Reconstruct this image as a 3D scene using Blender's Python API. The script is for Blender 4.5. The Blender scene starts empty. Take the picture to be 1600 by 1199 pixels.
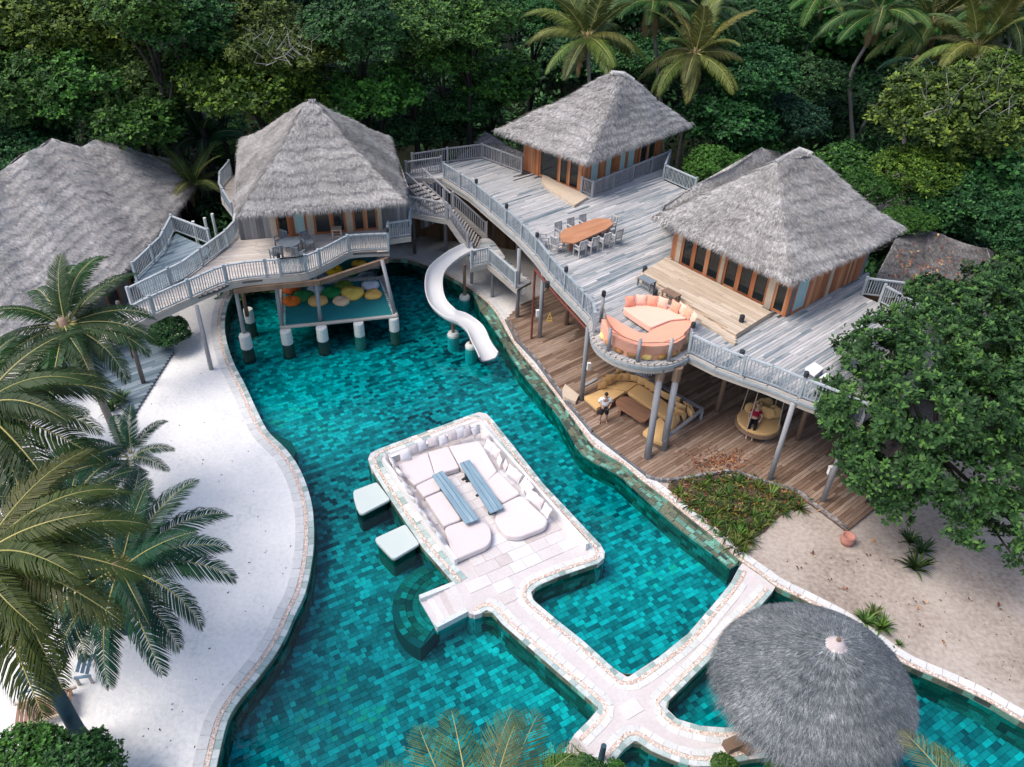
import bpy, math, random
import numpy as np
from mathutils import Vector, Matrix, Euler
from mathutils.geometry import tessellate_polygon
random.seed(7); RS = np.random.RandomState(11)
S = bpy.context.scene
COL = S.collection
R = math.radians

# ------------------------------------------------------------------ camera
CH = 23.2
PITCH, ROLL, FPX = R(36.6), R(1.94), 1220.0
fw = np.array([0, math.cos(PITCH), -math.sin(PITCH)])
rx = np.array([1.0, 0, 0]); up = np.cross(rx, fw)
cr = rx*math.cos(ROLL) + up*math.sin(ROLL)
cu = -rx*math.sin(ROLL) + up*math.cos(ROLL)
cam_d = bpy.data.cameras.new('camera'); cam = bpy.data.objects.new('camera', cam_d); COL.objects.link(cam)
cam_d.sensor_width = 36; cam_d.lens = FPX/1600*36; cam_d.clip_end = 1500; cam_d.clip_start = 0.5
M3 = Matrix([[cr[i], cu[i], -fw[i]] for i in range(3)])
cam.matrix_world = Matrix.Translation((0, 0, CH)) @ M3.to_4x4()
S.camera = cam

def P(x, y, z=0.0):
    """point of the place at height z that the photograph shows at (x, y)"""
    d = FPX*fw + cr*(x-800) - cu*(y-599.5)
    t = (z-CH)/d[2]
    return np.array([d[0]*t, d[1]*t, z])
def PL(pts, z=0.0):
    return [P(p[0], p[1], p[2] if len(p) > 2 else z) for p in pts]

# ------------------------------------------------------------------ light
W = bpy.data.worlds.new('World'); S.world = W; W.use_nodes = True
nt = W.node_tree; bg = nt.nodes['Background']
sky = nt.nodes.new('ShaderNodeTexSky'); sky.sky_type = 'NISHITA'; sky.sun_disc = False
SUN_EL, SUN_AZ = R(58), R(-105)      # azimuth measured from +Y clockwise (towards +X)
sky.sun_elevation = SUN_EL; sky.sun_rotation = SUN_AZ
sky.air_density = 1.0; sky.dust_density = 3.0; sky.ozone_density = 1.0
nt.links.new(sky.outputs[0], bg.inputs[0]); bg.inputs[1].default_value = 0.125
sl = bpy.data.lights.new('sun', 'SUN'); sl.energy = 1.2; sl.angle = R(34); sl.color = (1, .95, .88)
so = bpy.data.objects.new('sun', sl); COL.objects.link(so)
sd = Vector((math.sin(SUN_AZ)*math.cos(SUN_EL), math.cos(SUN_AZ)*math.cos(SUN_EL), math.sin(SUN_EL)))
so.rotation_euler = sd.to_track_quat('Z', 'Y').to_euler()
so.location = sd*60
S.view_settings.view_transform = 'Standard'; S.view_settings.look = 'None'
S.view_settings.exposure = 1.06; S.view_settings.gamma = 1.0; S.view_settings.use_curve_mapping = False
S.render.engine = 'CYCLES'
S.cycles.use_denoising = True
S.cycles.max_bounces = 6; S.cycles.diffuse_bounces = 3; S.cycles.glossy_bounces = 2
S.cycles.transparent_max_bounces = 8; S.cycles.transmission_bounces = 4
S.cycles.caustics_reflective = False; S.cycles.caustics_refractive = False

# ------------------------------------------------------------------ materials
def mat(name, cols, rough=.7, spec=.3, nscale=6.0, namt=.25, stretch=None, angle=0, bump=0.0, bscale=None,
        rnd=1.0, emis=None, alpha=None, sheen=0, tint=False, detail=6, fine=None, pos=None, wm=37.0):
    """cols: list of (position, rgb); the ramp is looked up with the piece's random value plus noise"""
    m = bpy.data.materials.new(name); m.use_nodes = True
    t = m.node_tree; N = t.nodes; L = t.links; b = N['Principled BSDF']
    b.inputs['Roughness'].default_value = rough
    b.inputs['Specular IOR Level'].default_value = spec
    geo = N.new('ShaderNodeNewGeometry'); oi = N.new('ShaderNodeObjectInfo')
    mp = N.new('ShaderNodeMapping'); mp.vector_type = 'TEXTURE'
    L.new(geo.outputs['Position'], mp.inputs[0]); mp.inputs['Rotation'].default_value = (0, 0, angle)
    if stretch: mp.inputs['Scale'].default_value = stretch
    no = N.new('ShaderNodeTexNoise'); no.noise_dimensions = '4D'
    no.inputs['Scale'].default_value = nscale; no.inputs['Detail'].default_value = detail; no.inputs['Roughness'].default_value = .62
    L.new(mp.outputs[0], no.inputs['Vector'])
    at = N.new('ShaderNodeAttribute'); at.attribute_name = 'rnd'
    ad = N.new('ShaderNodeMath'); ad.operation = 'ADD'
    L.new(oi.outputs['Random'], ad.inputs[0]); L.new(at.outputs['Fac'], ad.inputs[1])
    fr = N.new('ShaderNodeMath'); fr.operation = 'FRACT'; L.new(ad.outputs[0], fr.inputs[0])
    w = N.new('ShaderNodeMath'); w.operation = 'MULTIPLY'; w.inputs[1].default_value = wm
    L.new(fr.outputs[0], w.inputs[0]); L.new(w.outputs[0], no.inputs['W'])
    # value = .5 + (rand-.5)*rnd + (noise-.5)*namt*2
    a = N.new('ShaderNodeMath'); a.operation = 'MULTIPLY_ADD'; a.inputs[1].default_value = rnd; a.inputs[2].default_value = .5-.5*rnd
    L.new(fr.outputs[0], a.inputs[0])
    c = N.new('ShaderNodeMath'); c.operation = 'MULTIPLY_ADD'; c.inputs[1].default_value = namt*2; c.inputs[2].default_value = -namt
    L.new(no.outputs['Fac'], c.inputs[0])
    s = N.new('ShaderNodeMath'); s.operation = 'ADD'; s.use_clamp = True
    L.new(a.outputs[0], s.inputs[0]); L.new(c.outputs[0], s.inputs[1])
    cr_ = N.new('ShaderNodeValToRGB'); e = cr_.color_ramp.elements
    while len(e) < len(cols): e.new(.5)
    for k, (p, rgb) in enumerate(cols): e[k].position = p; e[k].color = (*rgb, 1)
    L.new(s.outputs[0], cr_.inputs[0]); out = cr_.outputs[0]
    if fine:
        n2 = N.new('ShaderNodeTexNoise'); n2.inputs['Scale'].default_value = fine[0]; n2.inputs['Detail'].default_value = 4
        L.new(mp.outputs[0], n2.inputs['Vector'])
        mr = N.new('ShaderNodeMapRange'); mr.inputs[1].default_value = .3; mr.inputs[2].default_value = .7
        mr.inputs[3].default_value = 1-fine[1]; mr.inputs[4].default_value = 1+fine[1]
        L.new(n2.outputs['Fac'], mr.inputs[0])
        vm = N.new('ShaderNodeVectorMath'); vm.operation = 'SCALE'; L.new(out, vm.inputs[0]); L.new(mr.outputs[0], vm.inputs['Scale'])
        out = vm.outputs[0]
    if tint:
        mx = N.new('ShaderNodeVectorMath'); mx.operation = 'MULTIPLY'; L.new(out, mx.inputs[0]); L.new(oi.outputs['Color'], mx.inputs[1]); out = mx.outputs[0]
    L.new(out, b.inputs['Base Color'])
    if bump:
        bp = N.new('ShaderNodeBump'); bp.inputs['Strength'].default_value = bump; bp.inputs['Distance'].default_value = .03
        if bscale:
            n3 = N.new('ShaderNodeTexNoise'); n3.inputs['Scale'].default_value = bscale; n3.inputs['Detail'].default_value = 5
            L.new(mp.outputs[0], n3.inputs['Vector']); L.new(n3.outputs['Fac'], bp.inputs['Height'])
        else: L.new(no.outputs['Fac'], bp.inputs['Height'])
        L.new(bp.outputs[0], b.inputs['Normal'])
    if alpha is not None: b.inputs['Alpha'].default_value = alpha
    if sheen: b.inputs['Sheen Weight'].default_value = sheen
    return m
def g(v, r=1, b_=1): return (v*r, v, v*b_)
D2 = math.atan2(.659, .752)       # run of the boards of the two timber decks
D1 = math.atan2(-.76, .651)       # run of the raised platform's boards
DH = math.atan2(.24, .97)         # run of the boards at the left villa
MT = {}
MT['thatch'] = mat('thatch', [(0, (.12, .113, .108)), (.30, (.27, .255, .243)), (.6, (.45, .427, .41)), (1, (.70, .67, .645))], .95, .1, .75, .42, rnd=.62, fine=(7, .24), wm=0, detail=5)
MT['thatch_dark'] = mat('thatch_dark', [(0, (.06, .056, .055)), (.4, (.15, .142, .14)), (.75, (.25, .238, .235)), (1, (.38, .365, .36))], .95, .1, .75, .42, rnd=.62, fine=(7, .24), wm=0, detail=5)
MT['thatch_blue'] = mat('thatch_blue', [(0, (.03, .035, .04)), (.3, (.075, .087, .096)), (.6, (.16, .178, .19)), (.87, (.36, .37, .372)), (1, (.56, .56, .55))], .95, .1, .9, .34, rnd=.85, fine=(9, .2), wm=0, detail=5)
MT['thatch_cap'] = mat('thatch_cap', [(0, (.42, .36, .35)), (1, (.66, .58, .57))], .95, .1, 5, .4)
MT['deck'] = mat('weathered_deck', [(0, (.06, .09, .11)), (.20, (.15, .19, .215)), (.40, (.33, .335, .335)), (.70, (.43, .415, .41)), (1, (.66, .62, .60))], .85, .15, 1.0, .62, (3.2, .22, 1), D2, rnd=.50, bump=.3, fine=(5, .2))
MT['deck_warm'] = mat('warm_deck', [(0, (.085, .052, .036)), (.35, (.18, .115, .08)), (.7, (.30, .212, .158)), (1, (.44, .35, .29))], .8, .2, .55, .42, (3, .5, 1), D2, rnd=.5, bump=.3, fine=(6, .18))
MT['deck_pale'] = mat('pale_deck', [(0, (.36, .27, .19)), (.5, (.50, .40, .30)), (1, (.62, .52, .42))], .8, .2, .8, .3, (3, .3, 1), D1, rnd=.5, bump=.2, fine=(6, .12))
MT['deck_villa'] = mat('villa_deck', [(0, (.40, .34, .29)), (.5, (.52, .46, .41)), (1, (.62, .57, .53))], .8, .2, .8, .3, (3, .3, 1), DH, rnd=.5, bump=.2, fine=(6, .12))
MT['deck_blue'] = mat('blue_deck', [(0, (.06, .09, .115)), (.5, (.15, .20, .235)), (1, (.29, .34, .37))], .85, .2, 1.5, .35, (3, .3, 1), 0.6, rnd=.6, bump=.3)
MT['rail'] = mat('weathered_rail', [(0, (.17, .20, .225)), (.45, (.30, .335, .355)), (1, (.52, .54, .55))], .8, .2, 3, .5, rnd=.3, bump=.2)
MT['post'] = mat('grey_post', [(0, (.13, .13, .14)), (.5, (.27, .27, .285)), (1, (.44, .44, .45))], .85, .2, 2, .5, (1, 1, 4), rnd=.3, bump=.4)
MT['post_brown'] = mat('brown_post', [(0, (.10, .06, .04)), (.5, (.22, .145, .10)), (1, (.34, .25, .19))], .8, .2, 2, .5, (1, 1, 4), rnd=.3, bump=.3)
MT['post_dark'] = mat('dark_post', [(0, (.05, .045, .045)), (1, (.16, .14, .13))], .8, .2, 2, .5, (1, 1, 4), rnd=.3)
MT['fascia'] = mat('pale_fascia', [(0, (.24, .21, .185)), (.5, (.40, .36, .32)), (1, (.54, .50, .47))], .8, .2, 1.5, .5, (2, 2, .4), rnd=.2, bump=.3)
MT['orange'] = mat('orange_timber', [(0, (.26, .08, .03)), (.5, (.44, .165, .07)), (1, (.60, .30, .16))], .6, .3, 2, .4, (1, 1, 5), rnd=.7, bump=.2)
MT['plankgrey'] = mat('grey_plank', [(0, (.085, .085, .09)), (.5, (.20, .195, .20)), (1, (.36, .345, .34))], .85, .2, 2, .4, (1, 1, 5), rnd=.8, bump=.3)
MT['tabletop'] = mat('table_timber', [(0, (.22, .085, .04)), (.5, (.40, .175, .085)), (1, (.56, .30, .17))], .5, .35, 2.2, .5, (3, .5, 1), D2, rnd=.2)
MT['tabledark'] = mat('dark_table_timber', [(0, (.13, .06, .035)), (.5, (.25, .13, .08)), (1, (.38, .23, .16))], .45, .35, 2.2, .5, (3, .4, 1), -.65, rnd=.3)
MT['black'] = mat('black_metal', [(0, (.012, .014, .018)), (1, (.035, .04, .045))], .5, .4)
MT['bluewood'] = mat('blue_grey_timber', [(0, (.09, .15, .20)), (.5, (.21, .31, .38)), (1, (.42, .52, .58))], .7, .2, 2.2, .6, (4, .35, 1), math.atan2(-.85, .527), rnd=.1, bump=.3)
MT['chair'] = mat('chair_timber', [(0, (.30, .29, .29)), (1, (.52, .50, .49))], .8, .2, 3, .4)
MT['chair_blue'] = mat('dark_chair_timber', [(0, (.09, .11, .13)), (1, (.20, .23, .25))], .8, .2, 3, .4)
MT['redpipe'] = mat('red_pipe', [(0, (.13, .035, .028)), (1, (.22, .06, .045))], .6, .3)
MT['sand'] = None
MT['plaster'] = mat('white_plaster', [(0, (.66, .645, .65)), (1, (.76, .745, .755))], .8, .2, 1.5, .4, rnd=.2, bump=.05)
MT['stone'] = mat('white_limestone', [(0, (.40, .34, .32)), (.22, (.53, .475, .46)), (.6, (.62, .58, .58)), (1, (.68, .66, .67))], .75, .25, 1.2, .3, rnd=.75, fine=(10, .05), bump=.05)
MT['slide'] = mat('white_fibreglass', [(0, (.50, .495, .485)), (1, (.60, .59, .58))], .25, .5, .8, .5, rnd=.1)
MT['concrete'] = mat('pier_concrete', [(0, (.34, .38, .36)), (.4, (.58, .60, .57)), (1, (.78, .77, .74))], .85, .2, 9, .6, rnd=.2, bump=.5)
MT['coping'] = mat('pale_green_stone', [(0, (.17, .26, .25)), (.3, (.33, .42, .40)), (.7, (.52, .57, .56)), (1, (.64, .65, .64))], .7, .3, 2.5, .35, rnd=.8, fine=(14, .12), bump=.15)
MT['copingw'] = mat('white_coping', [(0, (.50, .51, .50)), (1, (.70, .68, .67))], .75, .25, 2.5, .35, rnd=.5, fine=(14, .08), bump=.1)
MT['pebble'] = mat('pink_pebble', [(0, (.28, .19, .15)), (.18, (.55, .40, .33)), (.5, (.70, .54, .46)), (.8, (.78, .67, .61)), (1, (.85, .81, .78))], .6, .3, 4, .1, rnd=1)
MT['grout'] = mat('pebble_bed', [(0, (.44, .35, .30)), (1, (.56, .47, .41))], .9, .1, 30, .5)
MT['tile'] = mat('green_pool_stone', [(0, (.006, .035, .045)), (.16, (.02, .13, .14)), (.38, (.045, .26, .25)), (.66, (.075, .43, .405)), (.88, (.13, .66, .62)), (.96, (.28, .66, .54)), (1, (.45, .58, .38))], .6, .3, .11, .70, rnd=.72, fine=(5, .18), detail=2, wm=0)
MT['walltile'] = mat('brown_green_pool_stone', [(0, (.035, .05, .045)), (.3, (.10, .12, .085)), (.55, (.16, .165, .11)), (.8, (.10, .24, .19)), (1, (.20, .42, .34))], .65, .3, 2.0, .2, rnd=.95, fine=(12, .25), bump=.3)
MT['grouttile'] = mat('pool_grout', [(0, (.02, .10, .10)), (1, (.04, .16, .15))], .9, .1, 2, .4)
MT['glassdark'] = mat('dark_glass', [(0, (.012, .018, .02)), (1, (.03, .038, .04))], .06, .6, 1, .5, alpha=.82)
MT['curtain'] = mat('aqua_curtain', [(0, (.30, .44, .43)), (1, (.42, .56, .54))], .8, .2, 3, .4, (1, 1, 6))
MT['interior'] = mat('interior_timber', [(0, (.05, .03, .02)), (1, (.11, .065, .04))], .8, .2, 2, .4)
MT['greenseat'] = mat('green_fabric', [(0, (.12, .30, .20)), (1, (.2, .42, .3))], .9, .1)
MT['mustard'] = mat('mustard_fabric', [(0, (.56, .33, .13)), (1, (.68, .44, .20))], .9, .1, 3, .4, rnd=.4, sheen=.2)
MT['coral'] = mat('coral_fabric', [(0, (.80, .31, .20)), (1, (.86, .39, .27))], .9, .1, 2, .4, rnd=.2, sheen=.2)
MT['coral_pale'] = mat('pale_coral_fabric', [(0, (.80, .42, .31)), (1, (.86, .54, .42))], .9, .1, 2, .4, rnd=.8, sheen=.2)
MT['bolster'] = mat('ochre_fabric', [(0, (.24, .10, .04)), (.45, (.42, .20, .07)), (.6, (.74, .46, .12)), (1, (.84, .62, .25))], .9, .1, 2, .2, rnd=.8)
MT['blush'] = mat('blush_fabric', [(0, (.60, .53, .52)), (1, (.67, .60, .595))], .9, .1, 1.5, .4, rnd=.25, sheen=.2)
MT['white_fabric'] = mat('white_fabric', [(0, (.66, .63, .64)), (1, (.78, .75, .76))], .9, .1, 1.5, .4, rnd=.4, sheen=.2)
MT['padwhite'] = mat('vinyl_pad', [(0, (.50, .56, .53)), (1, (.56, .61, .58))], .6, .3, 1.5, .4, rnd=.2)
MT['net'] = mat('aqua_net', [(0, (.02, .20, .22)), (1, (.04, .28, .29))], .9, .1, 40, .6, alpha=.78)
MT['bag'] = mat('beanbag_fabric', [(0, (.80, .80, .80)), (1, (1, 1, 1))], .8, .2, 4, .4, rnd=.3, tint=True, bump=.2)
MT['terracotta'] = mat('terracotta', [(0, (.38, .15, .11)), (1, (.52, .27, .22))], .8, .2, 4, .5, rnd=.2)
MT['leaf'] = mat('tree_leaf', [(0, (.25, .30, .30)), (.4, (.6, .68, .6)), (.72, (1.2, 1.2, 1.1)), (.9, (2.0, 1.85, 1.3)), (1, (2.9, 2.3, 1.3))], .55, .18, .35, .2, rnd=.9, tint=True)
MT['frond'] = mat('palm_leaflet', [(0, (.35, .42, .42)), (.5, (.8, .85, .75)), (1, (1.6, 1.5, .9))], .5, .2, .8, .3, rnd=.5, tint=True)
MT['rachis'] = mat('palm_midrib', [(0, (.26, .24, .075)), (1, (.42, .36, .13))], .5, .3)
MT['deadfrond'] = mat('dry_frond', [(0, (.20, .13, .06)), (1, (.36, .25, .12))], .8, .2, 3, .4)
MT['bark'] = mat('palm_bark', [(0, (.09, .085, .08)), (.5, (.20, .185, .17)), (1, (.34, .30, .27))], .9, .1, 2, .5, (1, 1, .25), rnd=.2, bump=.6)
MT['bark_dark'] = mat('dark_palm_bark', [(0, (.02, .04, .055)), (.5, (.045, .085, .105)), (1, (.09, .14, .155))], .9, .1, 2, .5, (1, 1, .15), rnd=.2, bump=.6)
MT['twig'] = mat('bare_twig', [(0, (.22, .21, .20)), (1, (.42, .40, .38))], .9, .1)
MT['litter'] = mat('fallen_leaf', [(0, (.10, .035, .03)), (.45, (.22, .08, .045)), (.8, (.44, .19, .06)), (1, (.62, .36, .14))], .8, .2, rnd=1)
MT['soil'] = mat('dark_soil', [(0, (.045, .03, .028)), (.6, (.12, .075, .06)), (1, (.20, .14, .11))], .95, .1, 3, .5, rnd=.1)
MT['coconut'] = mat('coconut_husk', [(0, (.20, .11, .04)), (1, (.34, .22, .08))], .7, .2)
MT['skin'] = mat('skin', [(0, (.36, .20, .14)), (1, (.42, .25, .18))], .6, .3)
MT['skin_pale'] = mat('pale_skin', [(0, (.50, .32, .25)), (1, (.58, .39, .31))], .6, .3)
MT['hair'] = mat('dark_hair', [(0, (.015, .012, .01)), (1, (.03, .022, .018))], .5, .4)
MT['hair_brown'] = mat('brown_hair', [(0, (.10, .06, .05)), (1, (.2, .12, .1))], .5, .4)
MT['white_cloth'] = mat('white_cotton', [(0, (.78, .78, .80)), (1, (.86, .86, .87))], .9, .1, 8, .5)
MT['black_cloth'] = mat('black_cotton', [(0, (.012, .012, .016)), (1, (.03, .03, .035))], .9, .1, 8, .5)
MT['red_cloth'] = mat('crimson_cotton', [(0, (.26, .01, .03)), (1, (.40, .03, .06))], .9, .1, 8, .5)
MT['yellow_sign'] = mat('yellow_sign', [(0, (.75, .5, .12)), (1, (.8, .58, .2))], .6, .3)
MT['lampwhite'] = mat('lamp_white', [(0, (.72, .70, .66)), (1, (.8, .78, .74))], .6, .3)

def special():
    # water
    m = bpy.data.materials.new('pool_water'); m.use_nodes = True; t = m.node_tree; N = t.nodes; L = t.links
    N.remove(N['Principled BSDF']); o = N['Material Output']
    tr = N.new('ShaderNodeBsdfTransparent'); tr.inputs[0].default_value = (.06, .80, .86, 1)
    gl = N.new('ShaderNodeBsdfGlossy'); gl.inputs['Roughness'].default_value = .03
    mx = N.new('ShaderNodeMixShader'); fr = N.new('ShaderNodeFresnel'); fr.inputs[0].default_value = 1.33
    no = N.new('ShaderNodeTexNoise'); no.inputs['Scale'].default_value = 2.2; no.inputs['Detail'].default_value = 3
    ge = N.new('ShaderNodeNewGeometry'); L.new(ge.outputs['Position'], no.inputs['Vector'])
    bp = N.new('ShaderNodeBump'); bp.inputs['Strength'].default_value = .5; bp.inputs['Distance'].default_value = .06
    L.new(no.outputs['Fac'], bp.inputs['Height']); L.new(bp.outputs[0], gl.inputs['Normal']); L.new(bp.outputs[0], fr.inputs['Normal'])
    L.new(fr.outputs[0], mx.inputs[0]); L.new(tr.outputs[0], mx.inputs[1]); L.new(gl.outputs[0], mx.inputs[2]); L.new(mx.outputs[0], o.inputs[0])
    MT['water'] = m
    # balcony glass
    m = bpy.data.materials.new('clear_glass'); m.use_nodes = True; t = m.node_tree; N = t.nodes; L = t.links
    N.remove(N['Principled BSDF']); o = N['Material Output']
    tr = N.new('ShaderNodeBsdfTransparent'); tr.inputs[0].default_value = (.90, .92, .91, 1)
    gl = N.new('ShaderNodeBsdfGlossy'); gl.inputs['Roughness'].default_value = .02
    mx = N.new('ShaderNodeMixShader'); mx.inputs[0].default_value = .06
    L.new(tr.outputs[0], mx.inputs[1]); L.new(gl.outputs[0], mx.inputs[2]); L.new(mx.outputs[0], o.inputs[0])
    MT['glass'] = m
    # ground: white beach sand left, beige sand right, dark forest soil behind
    m = bpy.data.materials.new('ground_sand'); m.use_nodes = True; t = m.node_tree; N = t.nodes; L = t.links; b = N['Principled BSDF']
    b.inputs['Roughness'].default_value = .95; b.inputs['Specular IOR Level'].default_value = .1
    ge = N.new('ShaderNodeNewGeometry'); sp = N.new('ShaderNodeSeparateXYZ'); L.new(ge.outputs['Position'], sp.inputs[0])
    n1 = N.new('ShaderNodeTexNoise'); n1.inputs['Scale'].default_value = .35; n1.inputs['Detail'].default_value = 8; L.new(ge.outputs['Position'], n1.inputs['Vector'])
    n2 = N.new('ShaderNodeTexNoise'); n2.inputs['Scale'].default_value = 6; n2.inputs['Detail'].default_value = 8; L.new(ge.outputs['Position'], n2.inputs['Vector'])
    def ramp(src, stops):
        r_ = N.new('ShaderNodeValToRGB'); e = r_.color_ramp.elements
        while len(e) < len(stops): e.new(.5)
        for k, (p, c) in enumerate(stops): e[k].position = p; e[k].color = (*c, 1)
        L.new(src, r_.inputs[0]); return r_.outputs[0]
    mxn = N.new('ShaderNodeMath'); mxn.operation = 'MULTIPLY_ADD'; mxn.inputs[1].default_value = .45; L.new(n2.outputs['Fac'], mxn.inputs[0])
    sc_ = N.new('ShaderNodeMath'); sc_.operation = 'MULTIPLY'; sc_.inputs[1].default_value = .55; L.new(n1.outputs['Fac'], sc_.inputs[0]); L.new(sc_.outputs[0], mxn.inputs[2])
    white = ramp(mxn.outputs[0], [(.34, (.59, .60, .60)), (.45, (.72, .705, .69)), (.62, (.80, .775, .755))])
    beige = ramp(mxn.outputs[0], [(.34, (.22, .175, .145)), (.47, (.34, .285, .245)), (.6, (.43, .37, .325))])  # beige sand, darkened overall so its colour carries the big tree's shade
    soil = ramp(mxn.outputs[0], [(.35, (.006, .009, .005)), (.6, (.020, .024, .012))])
    def step(src, a, b_):
        r_ = N.new('ShaderNodeMapRange'); r_.inputs[1].default_value = a; r_.inputs[2].default_value = b_; L.new(src, r_.inputs[0]); return r_.outputs[0]
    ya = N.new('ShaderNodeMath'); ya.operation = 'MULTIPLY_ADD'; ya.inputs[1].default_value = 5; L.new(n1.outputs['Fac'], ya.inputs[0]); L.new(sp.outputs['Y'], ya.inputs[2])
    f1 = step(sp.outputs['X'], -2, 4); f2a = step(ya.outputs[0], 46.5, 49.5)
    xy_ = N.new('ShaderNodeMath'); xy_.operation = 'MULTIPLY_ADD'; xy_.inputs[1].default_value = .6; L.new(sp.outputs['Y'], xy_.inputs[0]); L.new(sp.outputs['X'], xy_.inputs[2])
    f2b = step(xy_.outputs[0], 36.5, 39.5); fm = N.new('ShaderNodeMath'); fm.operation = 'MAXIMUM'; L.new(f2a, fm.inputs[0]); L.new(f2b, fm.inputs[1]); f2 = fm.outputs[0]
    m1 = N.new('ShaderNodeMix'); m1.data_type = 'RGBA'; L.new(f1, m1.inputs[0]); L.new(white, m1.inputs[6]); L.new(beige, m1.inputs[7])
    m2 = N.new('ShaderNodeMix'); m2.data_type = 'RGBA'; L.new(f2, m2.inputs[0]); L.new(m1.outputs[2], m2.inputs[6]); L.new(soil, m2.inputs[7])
    L.new(m2.outputs[2], b.inputs['Base Color'])
    bp = N.new('ShaderNodeBump'); bp.inputs['Strength'].default_value = .35; bp.inputs['Distance'].default_value = .08
    bp2 = N.new('ShaderNodeBump'); bp2.inputs['Strength'].default_value = .22; bp2.inputs['Distance'].default_value = .25
    n4 = N.new('ShaderNodeTexNoise'); n4.inputs['Scale'].default_value = 1.7; n4.inputs['Detail'].default_value = 3; n4.inputs['Distortion'].default_value = .1; L.new(ge.outputs['Position'], n4.inputs['Vector'])
    L.new(n4.outputs['Fac'], bp2.inputs['Height']); L.new(bp2.outputs[0], bp.inputs['Normal'])
    L.new(n2.outputs['Fac'], bp.inputs['Height']); L.new(bp.outputs[0], b.inputs['Normal'])
    MT['sand'] = m
special()

# ------------------------------------------------------------------ objects and meshes
def tag(o, label=None, cat=None, group=None, kind=None):
    if label: o['label'] = label
    if cat: o['category'] = cat
    if group: o['group'] = group
    if kind: o['kind'] = kind
    return o
def empty(name, loc, label=None, cat=None, group=None, kind=None, rz=0):
    o = bpy.data.objects.new(name, None); COL.objects.link(o); o.location = tuple(loc); o.rotation_euler = (0, 0, rz)
    o.empty_display_size = .3
    return tag(o, label, cat, group, kind)
def org(o):
    v = np.zeros(3)
    while o is not None:
        v = v + np.array(o.location); o = o.parent
    return v
def mesh_np(name, V, F, rnd=None, smooth=False):
    """V (n,3); F list of faces or an (m,k) array"""
    me = bpy.data.meshes.new(name)
    V = np.asarray(V, dtype=np.float32)
    if isinstance(F, np.ndarray):
        m, k = F.shape
        me.vertices.add(len(V)); me.vertices.foreach_set('co', V.ravel())
        me.loops.add(m*k); me.loops.foreach_set('vertex_index', F.astype(np.int32).ravel())
        me.polygons.add(m); me.polygons.foreach_set('loop_start', np.arange(0, m*k, k, dtype=np.int32))
        me.update(calc_edges=True)
    else:
        me.from_pydata([tuple(map(float, v)) for v in V], [], F)
    if rnd is not None:
        a = me.attributes.new('rnd', 'FLOAT', 'FACE'); a.data.foreach_set('value', np.asarray(rnd, dtype=np.float32))
    if smooth: me.polygons.foreach_set('use_smooth', np.ones(len(me.polygons), dtype=bool))
    return me
def link(name, me, m, parent=None, loc=(0, 0, 0), rot=None, scale=None, kind=None, color=None):
    o = bpy.data.objects.new(name, me); COL.objects.link(o)
    if m is not None:
        mm = MT[m] if isinstance(m, str) else m
        if not me.materials: me.materials.append(mm)
        elif me.materials[0] is not mm:
            o.material_slots[0].link = 'OBJECT'; o.material_slots[0].material = mm
    if parent is not None: o.parent = parent
    o.location = tuple(loc)
    if rot is not None: o.rotation_euler = tuple(rot)
    if scale is not None: o.scale = tuple(scale)
    if kind: o['kind'] = kind
    if color: o.color = (*color, 1)
    return o
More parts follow.
